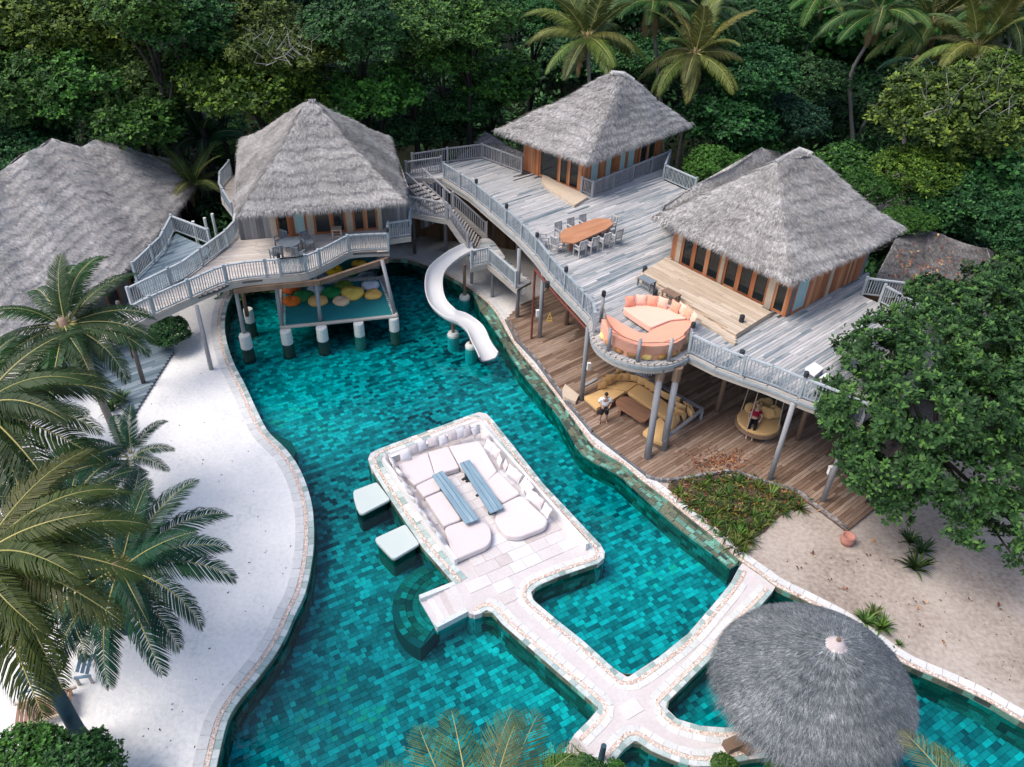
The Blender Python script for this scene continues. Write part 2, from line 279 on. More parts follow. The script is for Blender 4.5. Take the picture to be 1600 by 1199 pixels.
class MB:
    def __init__(s): s.v = []; s.f = []; s.r = []
    def add(s, vs, fs, r=None):
        n = len(s.v); s.v += [tuple(map(float, v)) for v in vs]; s.f += [tuple(i+n for i in f) for f in fs]
        s.r += [r if r is not None else 0.0]*len(fs); return s
    def box(s, c, size, rz=0, r=None, tilt=None):
        x, y, z = [a/2 for a in size]
        M = (Euler((tilt or (0, 0, 0))).to_matrix() if tilt else Matrix.Identity(3))
        M = Matrix.Rotation(rz, 3, 'Z') @ M
        vs = [M @ Vector((i*x, j*y, k*z)) + Vector(c) for i in (-1, 1) for j in (-1, 1) for k in (-1, 1)]
        return s.add(vs, [(0, 1, 3, 2), (4, 6, 7, 5), (0, 4, 5, 1), (2, 3, 7, 6), (0, 2, 6, 4), (1, 5, 7, 3)], r)
    def bar(s, a, b, w, h, r=None, upv=(0, 0, 1)):
        a, b = Vector(a), Vector(b); d = (b-a); l = d.length; d.normalize()
        sd_ = d.cross(Vector(upv)); sd_ = sd_.normalized() if sd_.length > 1e-4 else Vector((1, 0, 0)); u_ = sd_.cross(d)
        vs = [p + sd_*i*w/2 + u_*j*h/2 for p in (a, b) for i in (-1, 1) for j in (-1, 1)]
        return s.add(vs, [(0, 1, 3, 2), (4, 6, 7, 5), (0, 4, 5, 1), (2, 3, 7, 6), (0, 2, 6, 4), (1, 5, 7, 3)], r)
    def tube(s, pts, rad, n=8, r=None, cap=True):
        pts = [Vector(p) for p in pts]; rad = rad if hasattr(rad, '__len__') else [rad]*len(pts)
        vs = []; u_ = None
        for i, p in enumerate(pts):
            d = (pts[min(i+1, len(pts)-1)] - pts[max(i-1, 0)]).normalized()
            if u_ is None: u_ = d.orthogonal().normalized()
            u_ = (u_ - d*u_.dot(d)).normalized(); w = d.cross(u_)
            vs += [p + (u_*math.cos(2*math.pi*k/n) + w*math.sin(2*math.pi*k/n))*rad[i] for k in range(n)]
        fs = [(i*n+k, i*n+(k+1) % n, (i+1)*n+(k+1) % n, (i+1)*n+k) for i in range(len(pts)-1) for k in range(n)]
        if cap: fs += [tuple(range(n))[::-1], tuple((len(pts)-1)*n+k for k in range(n))]
        return s.add(vs, fs, r)
    def prism(s, poly, z0, z1, r=None, bottom=True):
        """vertical-sided solid over a polygon (list of xy or xyz)"""
        pl = [Vector((p[0], p[1], 0)) for p in poly]; n = len(pl)
        area = sum(pl[i].x*pl[(i+1) % n].y - pl[(i+1) % n].x*pl[i].y for i in range(n))
        if area < 0: pl = pl[::-1]
        tri = tessellate_polygon([pl])
        vs = [(p.x, p.y, z1) for p in pl] + [(p.x, p.y, z0) for p in pl]
        fs = []
        for t in tri:
            a, b, c = t
            ar = (pl[b].x-pl[a].x)*(pl[c].y-pl[a].y)-(pl[c].x-pl[a].x)*(pl[b].y-pl[a].y)
            t = (a, b, c) if ar > 0 else (a, c, b)
            fs.append(t)
            if bottom: fs.append((t[0]+n, t[2]+n, t[1]+n))
        fs += [(i, i+n, (i+1) % n+n, (i+1) % n) for i in range(n)]
        fs = [f if len(f) == 3 else (f[0], f[1], f[2], f[3]) for f in fs]
        return s.add(vs, fs, r)
    def lathe(s, prof, c=(0, 0, 0), n=20, r=None, sx=1, sy=1):
        vs = [(c[0]+rr*math.cos(2*math.pi*k/n)*sx, c[1]+rr*math.sin(2*math.pi*k/n)*sy, c[2]+zz) for rr, zz in prof for k in range(n)]
        fs = [(i*n+k, i*n+(k+1) % n, (i+1)*n+(k+1) % n, (i+1)*n+k) for i in range(len(prof)-1) for k in range(n)]
        return s.add(vs, fs, r)
    def build(s, name, m, parent=None, smooth=False, kind=None, loc=None):
        V = np.array(s.v)
        o_ = org(parent) if parent is not None else np.zeros(3)
        l = np.array(loc) if loc is not None else np.zeros(3)
        V = V - o_ - l
        me = mesh_np(name, V, s.f, s.r if any(s.r) else None, smooth)
        return link(name, me, m, parent, l, kind=kind)
def top(name, mb, m, label, cat, group=None, smooth=False, kind=None):
    """a thing that is one mesh; its origin sits at the bottom of it"""
    V = np.array(mb.v); loc = (V.max(0)+V.min(0))/2; loc[2] = V[:, 2].min()
    o = mb.build(name, m, None, smooth, kind, loc); tag(o, label, cat, group); return o
CUBE = mesh_np('block', *(lambda b: (b.v, b.f))(MB().box((0, 0, 0), (1, 1, 1))))
CUBES = {}
def piece(name, c, size, rz, m, parent, tilt=0, ry=0):
    """one block-shaped piece sharing its mesh with its like"""
    if m not in CUBES:
        CUBES[m] = CUBE.copy(); CUBES[m].materials.append(MT[m])
    c = np.array(c, float) - (org(parent) if parent is not None else 0)
    o = bpy.data.objects.new(name, CUBES[m]); COL.objects.link(o); o.parent = parent
    o.location = tuple(c); o.scale = tuple(size); o.rotation_euler = (tilt, ry, rz); return o
def inside(x, y, poly):
    n = len(poly); j = n-1; ins = False
    for i in range(n):
        xi, yi = poly[i][0], poly[i][1]; xj, yj = poly[j][0], poly[j][1]
        if (yi > y) != (yj > y) and x < (xj-xi)*(y-yi)/(yj-yi)+xi: ins = not ins
        j = i
    return ins
def smooth_path(pts, n=6, closed=False):
    """Catmull-Rom through pts"""
    P_ = [np.array(p, float) for p in pts]; N_ = len(P_); out = []
    rng = range(N_) if closed else range(N_-1)
    for i in rng:
        p0 = P_[i-1] if (i > 0 or closed) else P_[0]; p1 = P_[i]; p2 = P_[(i+1) % N_]; p3 = P_[(i+2) % N_] if (closed or i+2 < N_) else P_[-1]
        for k in range(n):
            t = k/n
            out.append(.5*((2*p1)+(-p0+p2)*t+(2*p0-5*p1+4*p2-p3)*t*t+(-p0+3*p1-3*p2+p3)*t**3))
    if not closed: out.append(P_[-1])
    return out
def resample(path, step):
    """points every step along a polyline: list of (point, tangent, distance)"""
    pts = [np.array(p, float) for p in path]; out = []; d = 0; nxt = 0
    for a, b in zip(pts[:-1], pts[1:]):
        l = np.linalg.norm(b-a)
        if l < 1e-6: continue
        t = (b-a)/l
        while nxt <= d+l+1e-9:
            out.append((a+t*(nxt-d), t, nxt)); nxt += step
        d += l
    return out
def plen(path): return sum(np.linalg.norm(np.array(b)-np.array(a)) for a, b in zip(path[:-1], path[1:]))
def offset(path, d):
    """offset to the left of the run of the path, in plan"""
    pts = [np.array(p, float) for p in path]; out = []
    for i, p in enumerate(pts):
        t = pts[min(i+1, len(pts)-1)] - pts[max(i-1, 0)]; t = t/np.linalg.norm(t[:2])
        out.append(p + np.array([-t[1], t[0], 0])*d)
    return out
def planks(name, poly, z, width, ang, m, parent, maxn=300, th=.04, gap=.014, lens=(2.2, 4.2), holes=()):
    """boards laid over a polygon at height z; the first maxn nearest the camera are single objects, the rest joined"""
    ca, sa = math.cos(ang), math.sin(ang)
    loc = [(p[0]*ca+p[1]*sa, -p[0]*sa+p[1]*ca) for p in poly]
    v0, v1 = min(p[1] for p in loc), max(p[1] for p in loc); items = []
    v = v0+width/2
    rr = random.Random(5)
    while v < v1:
        xs = []
        n = len(loc)
        for i in range(n):
            a, b = loc[i], loc[(i+1) % n]
            if (a[1] > v) != (b[1] > v): xs.append(a[0]+(v-a[1])/(b[1]-a[1])*(b[0]-a[0]))
        xs.sort()
        for s0, s1 in zip(xs[0::2], xs[1::2]):
            u_ = s0 - 0; first = True
            while u_ < s1-.02:
                l = rr.uniform(*lens)*(rr.uniform(.3, 1) if first else 1); first = False
                e = min(u_+l, s1)
                if s1-e < .4: e = s1
                uc = (u_+e)/2; x, y = uc*ca-v*sa, uc*sa+v*ca
                if not any(inside(x, y, h) for h in holes):
                    items.append((x, y, e-u_-gap, rr.uniform(-.004, .004)))
                u_ = e
        v += width
    items.sort(key=lambda i: i[1]+abs(i[0])*.2)
    for (x, y, l, dz) in items[:maxn]: piece(name, (x, y, z-th/2+dz), (l, width-gap, th), ang, m, parent)
    rest = items[maxn:]
    if rest:
        b = MB()
        for (x, y, l, dz) in rest: b.box((x, y, z-th/2+dz), (l, width-gap, th), ang, rr.random()+.001)
        b.build(name+'s_beyond', m, parent, kind='stuff')
ORD = ['first', 'second', 'third', 'fourth', 'fifth', 'sixth', 'seventh', 'eighth', 'ninth', 'tenth', 'eleventh', 'twelfth', 'thirteenth', 'fourteenth', 'fifteenth', 'sixteenth', 'seventeenth', 'eighteenth', 'nineteenth', 'twentieth']
# ------------------------------------------------------------------ ground and pool
WZ, FZ = -0.25, -1.15
left_shore = [(607,405),(560,403),(500,405),(440,414),(395,430),(362,455),(348,482),(345,520),(357,565),(377,605),(395,645),(412,677),(440,705),(462,738),(478,785),(482,835),(478,880),(468,925),(452,958),(438,990),(421,1020),(397,1052),(362,1095),(345,1125),(335,1162),(327,1197),(320,1240),(316,1320)]
right_shore = [(607,405),(637,406),(668,416),(702,432),(732,450),(760,472),(778,494),(790,516),(806,542),(828,570),(848,592),(868,617),(886,642),(905,668),(925,695),(948,711),(975,727),(1000,749),(1037,777),(1079,811),(1120,844),(1156,876),(1190,900),(1215,918),(1260,940),(1330,978),(1392,1024),(1417,1040),(1480,1067),(1540,1095),(1600,1130),(1700,1175),(1850,1200)]
LS = smooth_path(PL(left_shore), 4); RSH = smooth_path(PL(right_shore), 4)
hole = [p for p in LS] + [P(1850, 1320)] + [p for p in RSH[::-1]][:-1]
hole_xy = [(p[0], p[1]) for p in hole]
def sheet(name, outer, holes, z, m, kind='structure'):
    rings = [[Vector((p[0], p[1], 0)) for p in outer]] + [[Vector((p[0], p[1], 0)) for p in h] for h in holes]
    tri = tessellate_polygon(rings); V = [v for r_ in rings for v in r_]
    F = []
    for a, b, c in tri:
        ar = (V[b].x-V[a].x)*(V[c].y-V[a].y)-(V[c].x-V[a].x)*(V[b].y-V[a].y)
        if abs(ar) > 1e-9: F.append((a, b, c) if ar > 0 else (a, c, b))
    o = link(name, mesh_np(name, [(v.x, v.y, z) for v in V], F), m); o['kind'] = kind; return o
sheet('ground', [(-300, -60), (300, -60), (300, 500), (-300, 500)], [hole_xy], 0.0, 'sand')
wt = sheet('pool_water', hole_xy, [], WZ, 'water')
fl = sheet('pool_floor', [(p[0], p[1]) for p in hole], [], FZ-.03, 'grouttile')
AI = math.atan2(3.04, 4.99); ca, sa = math.cos(AI), math.sin(AI)

# outline of the island, its path, the cross path and the lower curved path
deckline = [(575,717),(579,708),(590,702),(736,648),(748,644),(760,646),(770,656),(850,757),(938,850),(945,862),(944,872),(935,880),(870,902),(840,915),(830,925),(833,937),(872,970),(910,1000),(960,1045),(981,1058),
 (1029,1027),(1075,990),(1114,945),(1142,911),(1154,888),(1160,880),(1185,892),(1213,914),(1207,925),(1190,945),(1150,985),(1111,1029),(1043,1097),(1041,1106),(1058,1123),(1094,1134),(1137,1137),(1180,1130),(1225,1112),(1260,1140),(1235,1180),
 (1171,1186),(1120,1197),(1085,1197),(1058,1190),(1018,1173),(993,1156),(975,1170),(955,1195),(930,1240),(850,1245),(875,1190),(897,1148),(920,1125),(936,1106),(920,1092),(860,1040),(785,975),(770,957),(760,953),(752,958),(742,961),(733,958),(728,950),(712,914),(660,855),(610,780),(580,732)]
DL = [np.array(p) for p in PL(deckline)]
DLxy = [(p[0], p[1]) for p in DL]
# pool floor: stone tiles in running bond, square to the island
tiles = []
rr = random.Random(3); tw = .20
us = [p[0]*ca+p[1]*sa for p in hole]; vs_ = [-p[0]*sa+p[1]*ca for p in hole]
v = min(vs_)
while v < max(vs_):
    u_ = min(us)+rr.uniform(0, .3)
    while u_ < max(us):
        l = rr.choice((tw, tw, .28, .38)); uc = u_+l/2; x, y = uc*ca-v*sa, uc*sa+v*ca; u_ += l
        if y < 9.6 and not inside(x, y, hole_xy): continue
        if inside(x, y, hole_xy) and not inside(x, y, DLxy): tiles.append((x, y, l))
    v += tw
vis = [t for t in tiles if abs(t[0]+1) < 6.5 and 12.0 < t[1] < 17.5]
vis.sort(key=lambda t: t[1]); near = set(id(t) for t in vis[:290])
for t in vis[:290]: piece('tile', (t[0], t[1], FZ-.02), (t[2]-.012, tw-.012, .05), AI, 'tile', fl)
b = MB()
for t in tiles:
    if id(t) in near: continue
    l, w = t[2]/2-.006, tw/2-.006; c_, s_ = ca, sa; z = FZ+.005+rr.uniform(-.006, .006)
    q = [(t[0]+i*l*c_-j*w*s_, t[1]+i*l*s_+j*w*c_) for i, j in ((-1, -1), (1, -1), (1, 1), (-1, 1))]
    r_ = rr.random()+.001
    b.add([(x, y, z) for x, y in q]+[(x, y, z-.03) for x, y in q], [(0, 1, 2, 3), (0, 4, 5, 1), (1, 5, 6, 2), (2, 6, 7, 3), (3, 7, 4, 0)], r_)
b.build('floor_tiles', 'tile', fl, kind='stuff')

def strips(path, z0, z1, rows, mb, out=.0, lmin=.25, lmax=.5, closed=False, th=.03):
    """upright stone facing along a path, row by row"""
    L_ = plen(path); pr = resample(path, .05)
    for k in range(rows):
        i = 0
        while i < len(pr)-2:
            n = rr.randint(int(lmin/.05), int(lmax/.05)); j = min(i+n, len(pr)-1)
            a, c = pr[i][0], pr[j][0]; h = (z1-z0)/rows; zz = z0+h*(k+.5)
            mb.bar((a[0], a[1], zz), (c[0], c[1], zz), th+rr.uniform(0, .012), h-.01, rr.random()+.001); i = j
def pebble_band(path, d0, d1, z, dens, parent, name='pebbles', off=None):
    """small rounded stones pressed into a strip beside the path"""
    if off: m0 = (d0+d1)/2; path = off(path, m0); d0, d1 = d0-m0, d1-m0
    L_ = plen(path); pr = resample(path, .04); n = int(L_*abs(d1-d0)*dens)
    base = np.array([[1, 0, 0], [0, 1, 0], [-1, 0, 0], [0, -1, 0], [0, 0, 1]], float)
    Fb = np.array([[0, 1, 4], [1, 2, 4], [2, 3, 4], [3, 0, 4]])
    idx = RS.randint(0, len(pr)-1, n); d = RS.uniform(d0, d1, n)
    pts = np.array([pr[i][0] for i in idx]); tg = np.array([pr[i][1] for i in idx]); nr = np.stack([-tg[:, 1], tg[:, 0], np.zeros(n)], 1); nr /= np.linalg.norm(nr[:, :2], axis=1)[:, None]
    c = pts + nr*d[:, None] + tg*RS.uniform(-.03, .03, n)[:, None]; c[:, 2] = z
    a = RS.uniform(0, 6.28, n); sx = RS.uniform(.022, .045, n); sy = RS.uniform(.02, .035, n)
    V = np.zeros((n, 5, 3)); bx = base[None, :, 0]*sx[:, None]; by = base[None, :, 1]*sy[:, None]
    V[:, :, 0] = c[:, None, 0]+bx*np.cos(a)[:, None]-by*np.sin(a)[:, None]
    V[:, :, 1] = c[:, None, 1]+bx*np.sin(a)[:, None]+by*np.cos(a)[:, None]
    V[:, :, 2] = c[:, None, 2]+base[None, :, 2]*.02
    F = (Fb[None]+np.arange(n)[:, None, None]*5).reshape(-1, 3)
    V = V.reshape(-1, 3)
    if parent is not None: V = V-org(parent)
    return link(name, mesh_np(name, V, F, np.repeat(RS.uniform(0, 1, n), 4)), 'pebble', parent, kind='stuff')
def ribbon(path, d0, d1, z, th, name, m, parent=None, kind=None, off=None):
    off = off or offset
    a, c = off(path, d0), off(path, d1); n = len(a); V = []
    for p, q in zip(a, c): V += [(p[0], p[1], z), (q[0], q[1], z), (p[0], p[1], z-th), (q[0], q[1], z-th)]
    F = []
    for i in range(n-1):
        k = i*4; F += [(k, k+1, k+5, k+4), (k+2, k+6, k+7, k+3), (k, k+4, k+6, k+2), (k+1, k+3, k+7, k+5)]
    V = np.array(V)-(org(parent) if parent is not None else 0)
    return link(name, mesh_np(name, V, F), m, parent, kind=kind)
budget = [300]
def stone_row(path, d0, d1, z, th, m, parent, step=.3, cond=None, restb=None, off=None):
    """flat stones laid end to end along a path; near ones single, far ones joined"""
    mid = (off or offset)(path, (d0+d1)/2); pr = resample(mid, step)
    for (a, t, _), (c, _, _) in zip(pr[:-1], pr[1:]):
        m_ = (a+c)/2; l = np.linalg.norm(c-a); an = math.atan2(c[1]-a[1], c[0]-a[0]); dz = rr.uniform(-.004, .004); w_ = abs(d1-d0)-.012
        if l < .05: continue
        if m_[1] < 27 and abs(m_[0]) < m_[1]*.75+1 and budget[0] > 0:
            piece('coping_stone', (m_[0], m_[1], z-th/2+dz), (l-.012, w_, th), an, m, parent); budget[0] -= 1
        else: restb.box((m_[0], m_[1], z-th/2+dz), (l-.012, w_, th), an, rr.random()+.001)
kerb = empty('pool_kerb', (0, 0, 0), kind='structure')
rest = MB(); restw = MB()
# left shore: green stone at the water, pebbles, pale stone
stone_row(LS, 0, .22, .0, .06, 'coping', kerb, .3, restb=rest)
stone_row(LS, -.16, -.50, .03, .05, 'copingw', kerb, .45, restb=restw)
ribbon(LS, 0, -.16, .012, .05, 'pebble_bed', 'grout', kerb)
pebble_band(LS, -.01, -.15, .012, 520, kerb)
# right shore: white kerb with pebbles, green facing, ledge just above the water
stone_row(RSH, .15, .46, .05, .07, 'copingw', kerb, .5, restb=restw)
ribbon(RSH, 0, .15, .03, .06, 'pebble_bed', 'grout', kerb)
pebble_band(RSH, .01, .14, .03, 420, kerb)
k0 = min(range(len(RSH)), key=lambda i: np.linalg.norm(RSH[i]-P(738, 455))); k1 = min(range(len(RSH)), key=lambda i: np.linalg.norm(RSH[i]-P(1152, 873)))
ledge = RSH[k0:k1+1]; nl = len(ledge)
wob = [(.52+.08*math.sin(i*.35))*min(1, i/4+.1) for i in range(nl)]
li = [p+np.array([t[1], -t[0], 0])*w for p, t, w in zip(ledge, [(ledge[min(i+1, nl-1)]-ledge[max(i-1, 0)])/np.linalg.norm(ledge[min(i+1, nl-1)]-ledge[max(i-1, 0)]) for i in range(nl)], wob)]
b = MB()
for row in range(3):
    pa = [p+(q-p)*(row/3) for p, q in zip(ledge, li)]; pc = [p+(q-p)*((row+1)/3) for p, q in zip(ledge, li)]
    ra, rc = resample(pa, .06), resample(pc, .06); m_ = min(len(ra), len(rc)); i = 0
    while i < m_-2:
        j = min(i+rr.choice((5, 7, 9)), m_-1); z = -.19+rr.uniform(-.01, .01)
        fi, fj = i/(m_-1), j/(m_-1)
        def lerp(path, f):
            k = f*(len(path)-1); a_ = int(k); a_ = min(a_, len(path)-2); return path[a_]+(path[a_+1]-path[a_])*(k-a_)
        q = [lerp(pa, fi), lerp(pa, fj-.0012), lerp(pc, fj-.0012), lerp(pc, fi)]
        q[2] = q[2]+(q[1]-q[2])*.05; q[3] = q[3]+(q[0]-q[3])*.05
        b.add([(p[0], p[1], z) for p in q]+[(p[0], p[1], z-.06) for p in q], [(0, 3, 2, 1), (0, 1, 5, 4), (1, 2, 6, 5), (2, 3, 7, 6), (3, 0, 4, 7)], rr.random()+.001)
        i = j
b.build('ledge_tiles', 'walltile', kerb, kind='stuff')
b = MB(); b.prism(ledge+li[::-1], FZ, -.225); b.build('ledge', 'grouttile', kerb)
b = MB(); strips(li, FZ, -.23, 5, b); strips(offset(ledge, -.02), -.2, .0, 1, b)
b.build('ledge_facing', 'walltile', kerb, kind='stuff')
b = MB(); strips(offset(LS, .2), FZ, -.06, 5, b); strips(RSH[:k0+2], FZ, 0, 5, b); strips(RSH[k1:], FZ, 0, 5, b)
b.build('wall_facing', 'walltile', kerb, kind='stuff')
ribbon(LS, .0, .2, -.055, 1.2, 'kerb_footing', 'grouttile', kerb)
# sunken bench by the left shore
bc = PL([(412,680),(430,678),(455,690),(463,705),(455,722),(446,712),(430,697)], -.4)
b = MB(); b.prism(bc, FZ, -.4); b.build('sunken_bench', 'walltile', kerb)

# ------------------------------------------------------------------ island and paths
isl = empty('stone_path', (0, 0, 0), kind='structure')
b = MB(); b.prism(DL, FZ-.05, -.012); b.build('path_base', 'stone', isl)
DLc = DL+[DL[0]]
b = MB(); strips(offset(DLc, -.01), FZ, -.03, 5, b); b.build('path_facing', 'walltile', isl, kind='stuff')
i_stp = [i for i, p in enumerate(deckline) if p in ((728,950), (712,914))]
def seg(a, c):
    i, j = deckline.index(a), deckline.index(c)
    return DL[i:j+1] if i < j else DL[i:]+DL[:j+1]
runs = [seg((712,914), (1154,888)), seg((1207,925), (1171,1186)), seg((1171,1186), (930,1240)), seg((897,1148), (733,958))]
def edge_dist(x, y):
    m_ = 9
    for a, c in zip(DL, DLc[1:]):
        dx, dy = c[0]-a[0], c[1]-a[1]; t = max(0, min(1, ((x-a[0])*dx+(y-a[1])*dy)/(dx*dx+dy*dy+1e-9)))
        m_ = min(m_, math.hypot(x-a[0]-t*dx, y-a[1]-t*dy))
    return m_
def safe_offset(path, d):
    """an inward offset that does not loop at sharp corners"""
    pts = offset(path, d); ok = [i for i, p in enumerate(pts) if d == 0 or (inside(p[0], p[1], DLxy) and edge_dist(p[0], p[1]) > abs(d)*.9)]
    if not ok: return pts
    return [pts[min(ok, key=lambda j: abs(j-i))] for i in range(len(pts))]
for rn in runs:
    rn = smooth_path(rn, 3)
    stone_row(rn, 0, -.17, .0, .05, 'coping', isl, .27, restb=rest, off=safe_offset)
    ribbon(rn, -.17, -.31, .012, .04, 'pebble_bed', 'grout', isl, off=safe_offset)
    pebble_band(rn, -.18, -.30, .012, 480, isl, off=safe_offset)
    stone_row(rn, -.31, -.54, .008, .04, 'coping', isl, .42, restb=restw, off=safe_offset)
rest.build('kerb_stones', 'coping', kerb, kind='stuff'); restw.build('white_kerb_stones', 'copingw', kerb, kind='stuff')
# paving slabs
sl_n = 0; slabs = []
us = [p[0]*ca+p[1]*sa for p in DL]; vs_ = [-p[0]*sa+p[1]*ca for p in DL]
v = min(vs_); k = 0
while v < max(vs_):
    u_ = min(us)-(k % 2)*.35
    while u_ < max(us):
        l = rr.choice((.55, .7, .95)); uc = u_+l/2; x, y = uc*ca-v*sa, uc*sa+v*ca; u_ += l
        if inside(x, y, DLxy) and edge_dist(x, y) > .78: slabs.append((x, y, l, .52))
        elif inside(x, y, DLxy) and edge_dist(x, y) > .62+.3: slabs.append((x, y, .3, .3))
    v += .52; k += 1
for (x, y, l, w) in slabs[:300]: piece('slab', (x, y, -.008+rr.uniform(-.002, .003)), (l-.012, w-.012, .04), AI, 'stone', isl)
# steps down into the pool, with the sunken landing of green stone round them
st = PL([(712,914),(728,950),(680,975),(657,936)])
o_, n_ = st[0], st[1]
q0, q1, e0, e1 = st[0], st[1], st[3], st[2]
for k in range(6):
    a, c = k/6, (k+1)/6; z = -.01-.036*k
    q = [q0+(e0-q0)*a, q1+(e1-q1)*a, q1+(e1-q1)*c, q0+(e0-q0)*c]
    b = MB(); b.prism(q, FZ, z); b.build('step', 'stone', isl)
b = MB()
for a, c in ((q0, e0), (q1, e1)):
    nrm = (q1-q0)/np.linalg.norm(q1-q0)*(.09 if a is q1 else -.09)
    b.bar((a+nrm)+np.array([0, 0, -.2]), (c+nrm)+np.array([0, 0, -.2]), .18, .42)
b.build('step_kerb', 'coping', isl)
lc = P(704, 945, -.42); R_out = np.linalg.norm((P(613, 950, -.42)-lc)[:2])
le = P(638, 1004, -.42)-lc; AE = math.degrees(math.atan2(le[1], le[0])) % 360+14; SPN = AE-80
b = MB(); b.prism([(lc[0]+R_out*math.cos(a), lc[1]+R_out*math.sin(a)) for a in np.linspace(R(80), R(AE), 26)]+[(lc[0]+.25, lc[1]-.25)], FZ, -.38)
b.build('sunken_landing', 'grouttile', isl)
b = MB(); nr_ = int(R_out/.24)
for k in range(nr_):
    r0, r1 = R_out-.24*k-.01, R_out-.24*(k+1)+.01
    n = max(3, int(R(SPN)*r0/.27))
    for j in range(n):
        a0, a1 = R(80)+R(SPN)*j/n, R(80)+R(SPN)*(j+1)/n-.01/r0
        q = [(lc[0]+r*math.cos(a), lc[1]+r*math.sin(a)) for r, a in ((r1, a0), (r0, a0), (r0, a1), (r1, a1))]
        z = -.33-(0.05 if k == 0 else 0)+rr.uniform(-.01, .01)
        b.add([(x, y, z) for x, y in q]+[(x, y, z-.05) for x, y in q], [(0, 1, 2, 3), (0, 4, 5, 1), (1, 5, 6, 2), (2, 6, 7, 3), (3, 7, 4, 0)], rr.random()+.001)
b.build('landing_tiles', 'walltile', isl, kind='stuff')
# timber steps at the foot of the picture
for k in range(7):
    a = P(893-k*5, 1157+k*9); c = P(925-k*3, 1192+k*7)
    b = MB(); b.bar(a+np.array([0, 0, .03]), c+np.array([0, 0, .03]), .22, .04); b.build('plank', 'fascia', isl)
b = MB(); b.tube([P(939, 1187), P(939, 1187)+np.array([0.02, 0.03, .75])], [.10, .085], 10); top('mooring_post', b, 'bark_dark', 'short dark timber post standing on the white path at the bottom edge', 'post')
# white inlet disc on the pool floor
b = MB(); b.lathe([(.0, .05), (.05, .05), (.06, .035), (.10, .035), (.13, .02), (.13, 0)], P(775, 1017, FZ+.01), 20)
top('pool_inlet', b, 'lampwhite', 'round white inlet disc on the pool floor below the island path', 'pool fitting')
b = MB(); b.lathe([(.0, .05), (.09, .04), (.10, 0)], P(628, 515, FZ+.01), 12)
top('pool_light', b, 'lampwhite', 'small white disc on the pool floor beside the white slide', 'pool fitting')

# ---- island lounge
def E5(x, y): return (540+x/5, 640+y/5)
wl = PL([E5(850,1175), E5(285,385), E5(1055,95), E5(1900,1045)], 0.34)   # top of the low wall
b = MB()
off_ = offset(wl, -.14)
wi = []
# mitred inner line
def mitre(path, d):
    out = []
    for i, p in enumerate(path):
        ts = []
        if i > 0: ts.append((path[i]-path[i-1])/np.linalg.norm((path[i]-path[i-1])[:2]))
        if i < len(path)-1: ts.append((path[i+1]-path[i])/np.linalg.norm((path[i+1]-path[i])[:2]))
        ns = [np.array([-t[1], t[0], 0]) for t in ts]; n = sum(ns); n = n/np.linalg.norm(n); out.append(p+n*d/max(.3, n@ns[0]))
    return out
wi = mitre(wl, -.13)
lounge = empty('lounge_wall', P(*E5(285, 385)), 'low white wall round three sides of the pool island', 'wall')
for k in range(3):
    q = [wl[k], wl[k+1], wi[k+1], wi[k]]
    b = MB(); b.prism(q, -.01, .34+(.003*k)); b.build('wall', 'plaster', lounge)
pads = {
 'top left corner': [(405,430),(640,330),(700,515),(540,590),(470,530)],
 'top middle': [(645,328),(800,285),(890,455),(700,512)],
 'top right corner': [(806,283),(1045,240),(1185,480),(1110,560),(960,480),(900,452)],
 'small left': [(545,595),(702,520),(745,625),(612,682)],
 'long left': [(616,688),(750,632),(905,858),(765,912)],
 'rounded lower left': [(768,918),(930,862),(1060,860),(1120,905),(1142,965),(1135,1030),(1100,1070),(845,1178)],
 'long right': [(960,500),(1110,555),(1190,482),(1365,655),(1228,728)],
 'rounded lower right': [(1230,733),(1372,662),(1585,860),(1560,920),(1370,992),(1320,995),(1260,985),(1205,930),(1165,865),(1185,760)]}
def pad(poly, z0, z1, bev=.05):
    """a soft-edged mattress: smaller top over a fuller waist"""
    c = sum(np.array(p[:2]) for p in poly)/len(poly); b = MB()
    rings = [(z0, 1.0-.4*bev), (z0+.03, 1.0), (z1-.05, 1.0), (z1-.015, 1-.5*bev), (z1, 1-bev*1.2)]
    vs = []; n = len(poly)
    for z, s_ in rings: vs += [(c[0]+(p[0]-c[0])*s_, c[1]+(p[1]-c[1])*s_, z) for p in poly]
    vs.append((c[0], c[1], z1+.012)); k = len(rings)
    fs = [(i*n+j, i*n+(j+1) % n, (i+1)*n+(j+1) % n, (i+1)*n+j) for i in range(k-1) for j in range(n)]
    fs += [((k-1)*n+j, (k-1)*n+(j+1) % n, k*n) for j in range(n)]
    area = sum(poly[i][0]*poly[(i+1) % n][1]-poly[(i+1) % n][0]*poly[i][1] for i in range(n))
    if area < 0: fs = [f[::-1] for f in fs]
    return b.add(vs, fs)
def round_poly(poly, r=.12):
    out = []
    n = len(poly)
    for i in range(n):
        p, a, c = [np.array(q[:2]) for q in (poly[i], poly[i-1], poly[(i+1) % n])]
        da, dc = (a-p), (c-p); la, lc_ = np.linalg.norm(da), np.linalg.norm(dc); k = min(r, la*.4, lc_*.4)
        s_, e_ = p+da/la*k, p+dc/lc_*k
        for t in (0, .33, .67, 1): out.append((1-t)**2*s_+2*t*(1-t)*p+t*t*e_)
    return out
for nm, q in pads.items():
    w_ = round_poly([P(*E5(*p), .30) for p in q], .22 if 'rounded' in nm else .09)
    top('seat_mattress', pad(w_, 0.05, .30), 'blush', 'blush seat mattress at the %s of the island lounge' % nm, 'seat cushion', 'blush mattresses of the island lounge', smooth=False)
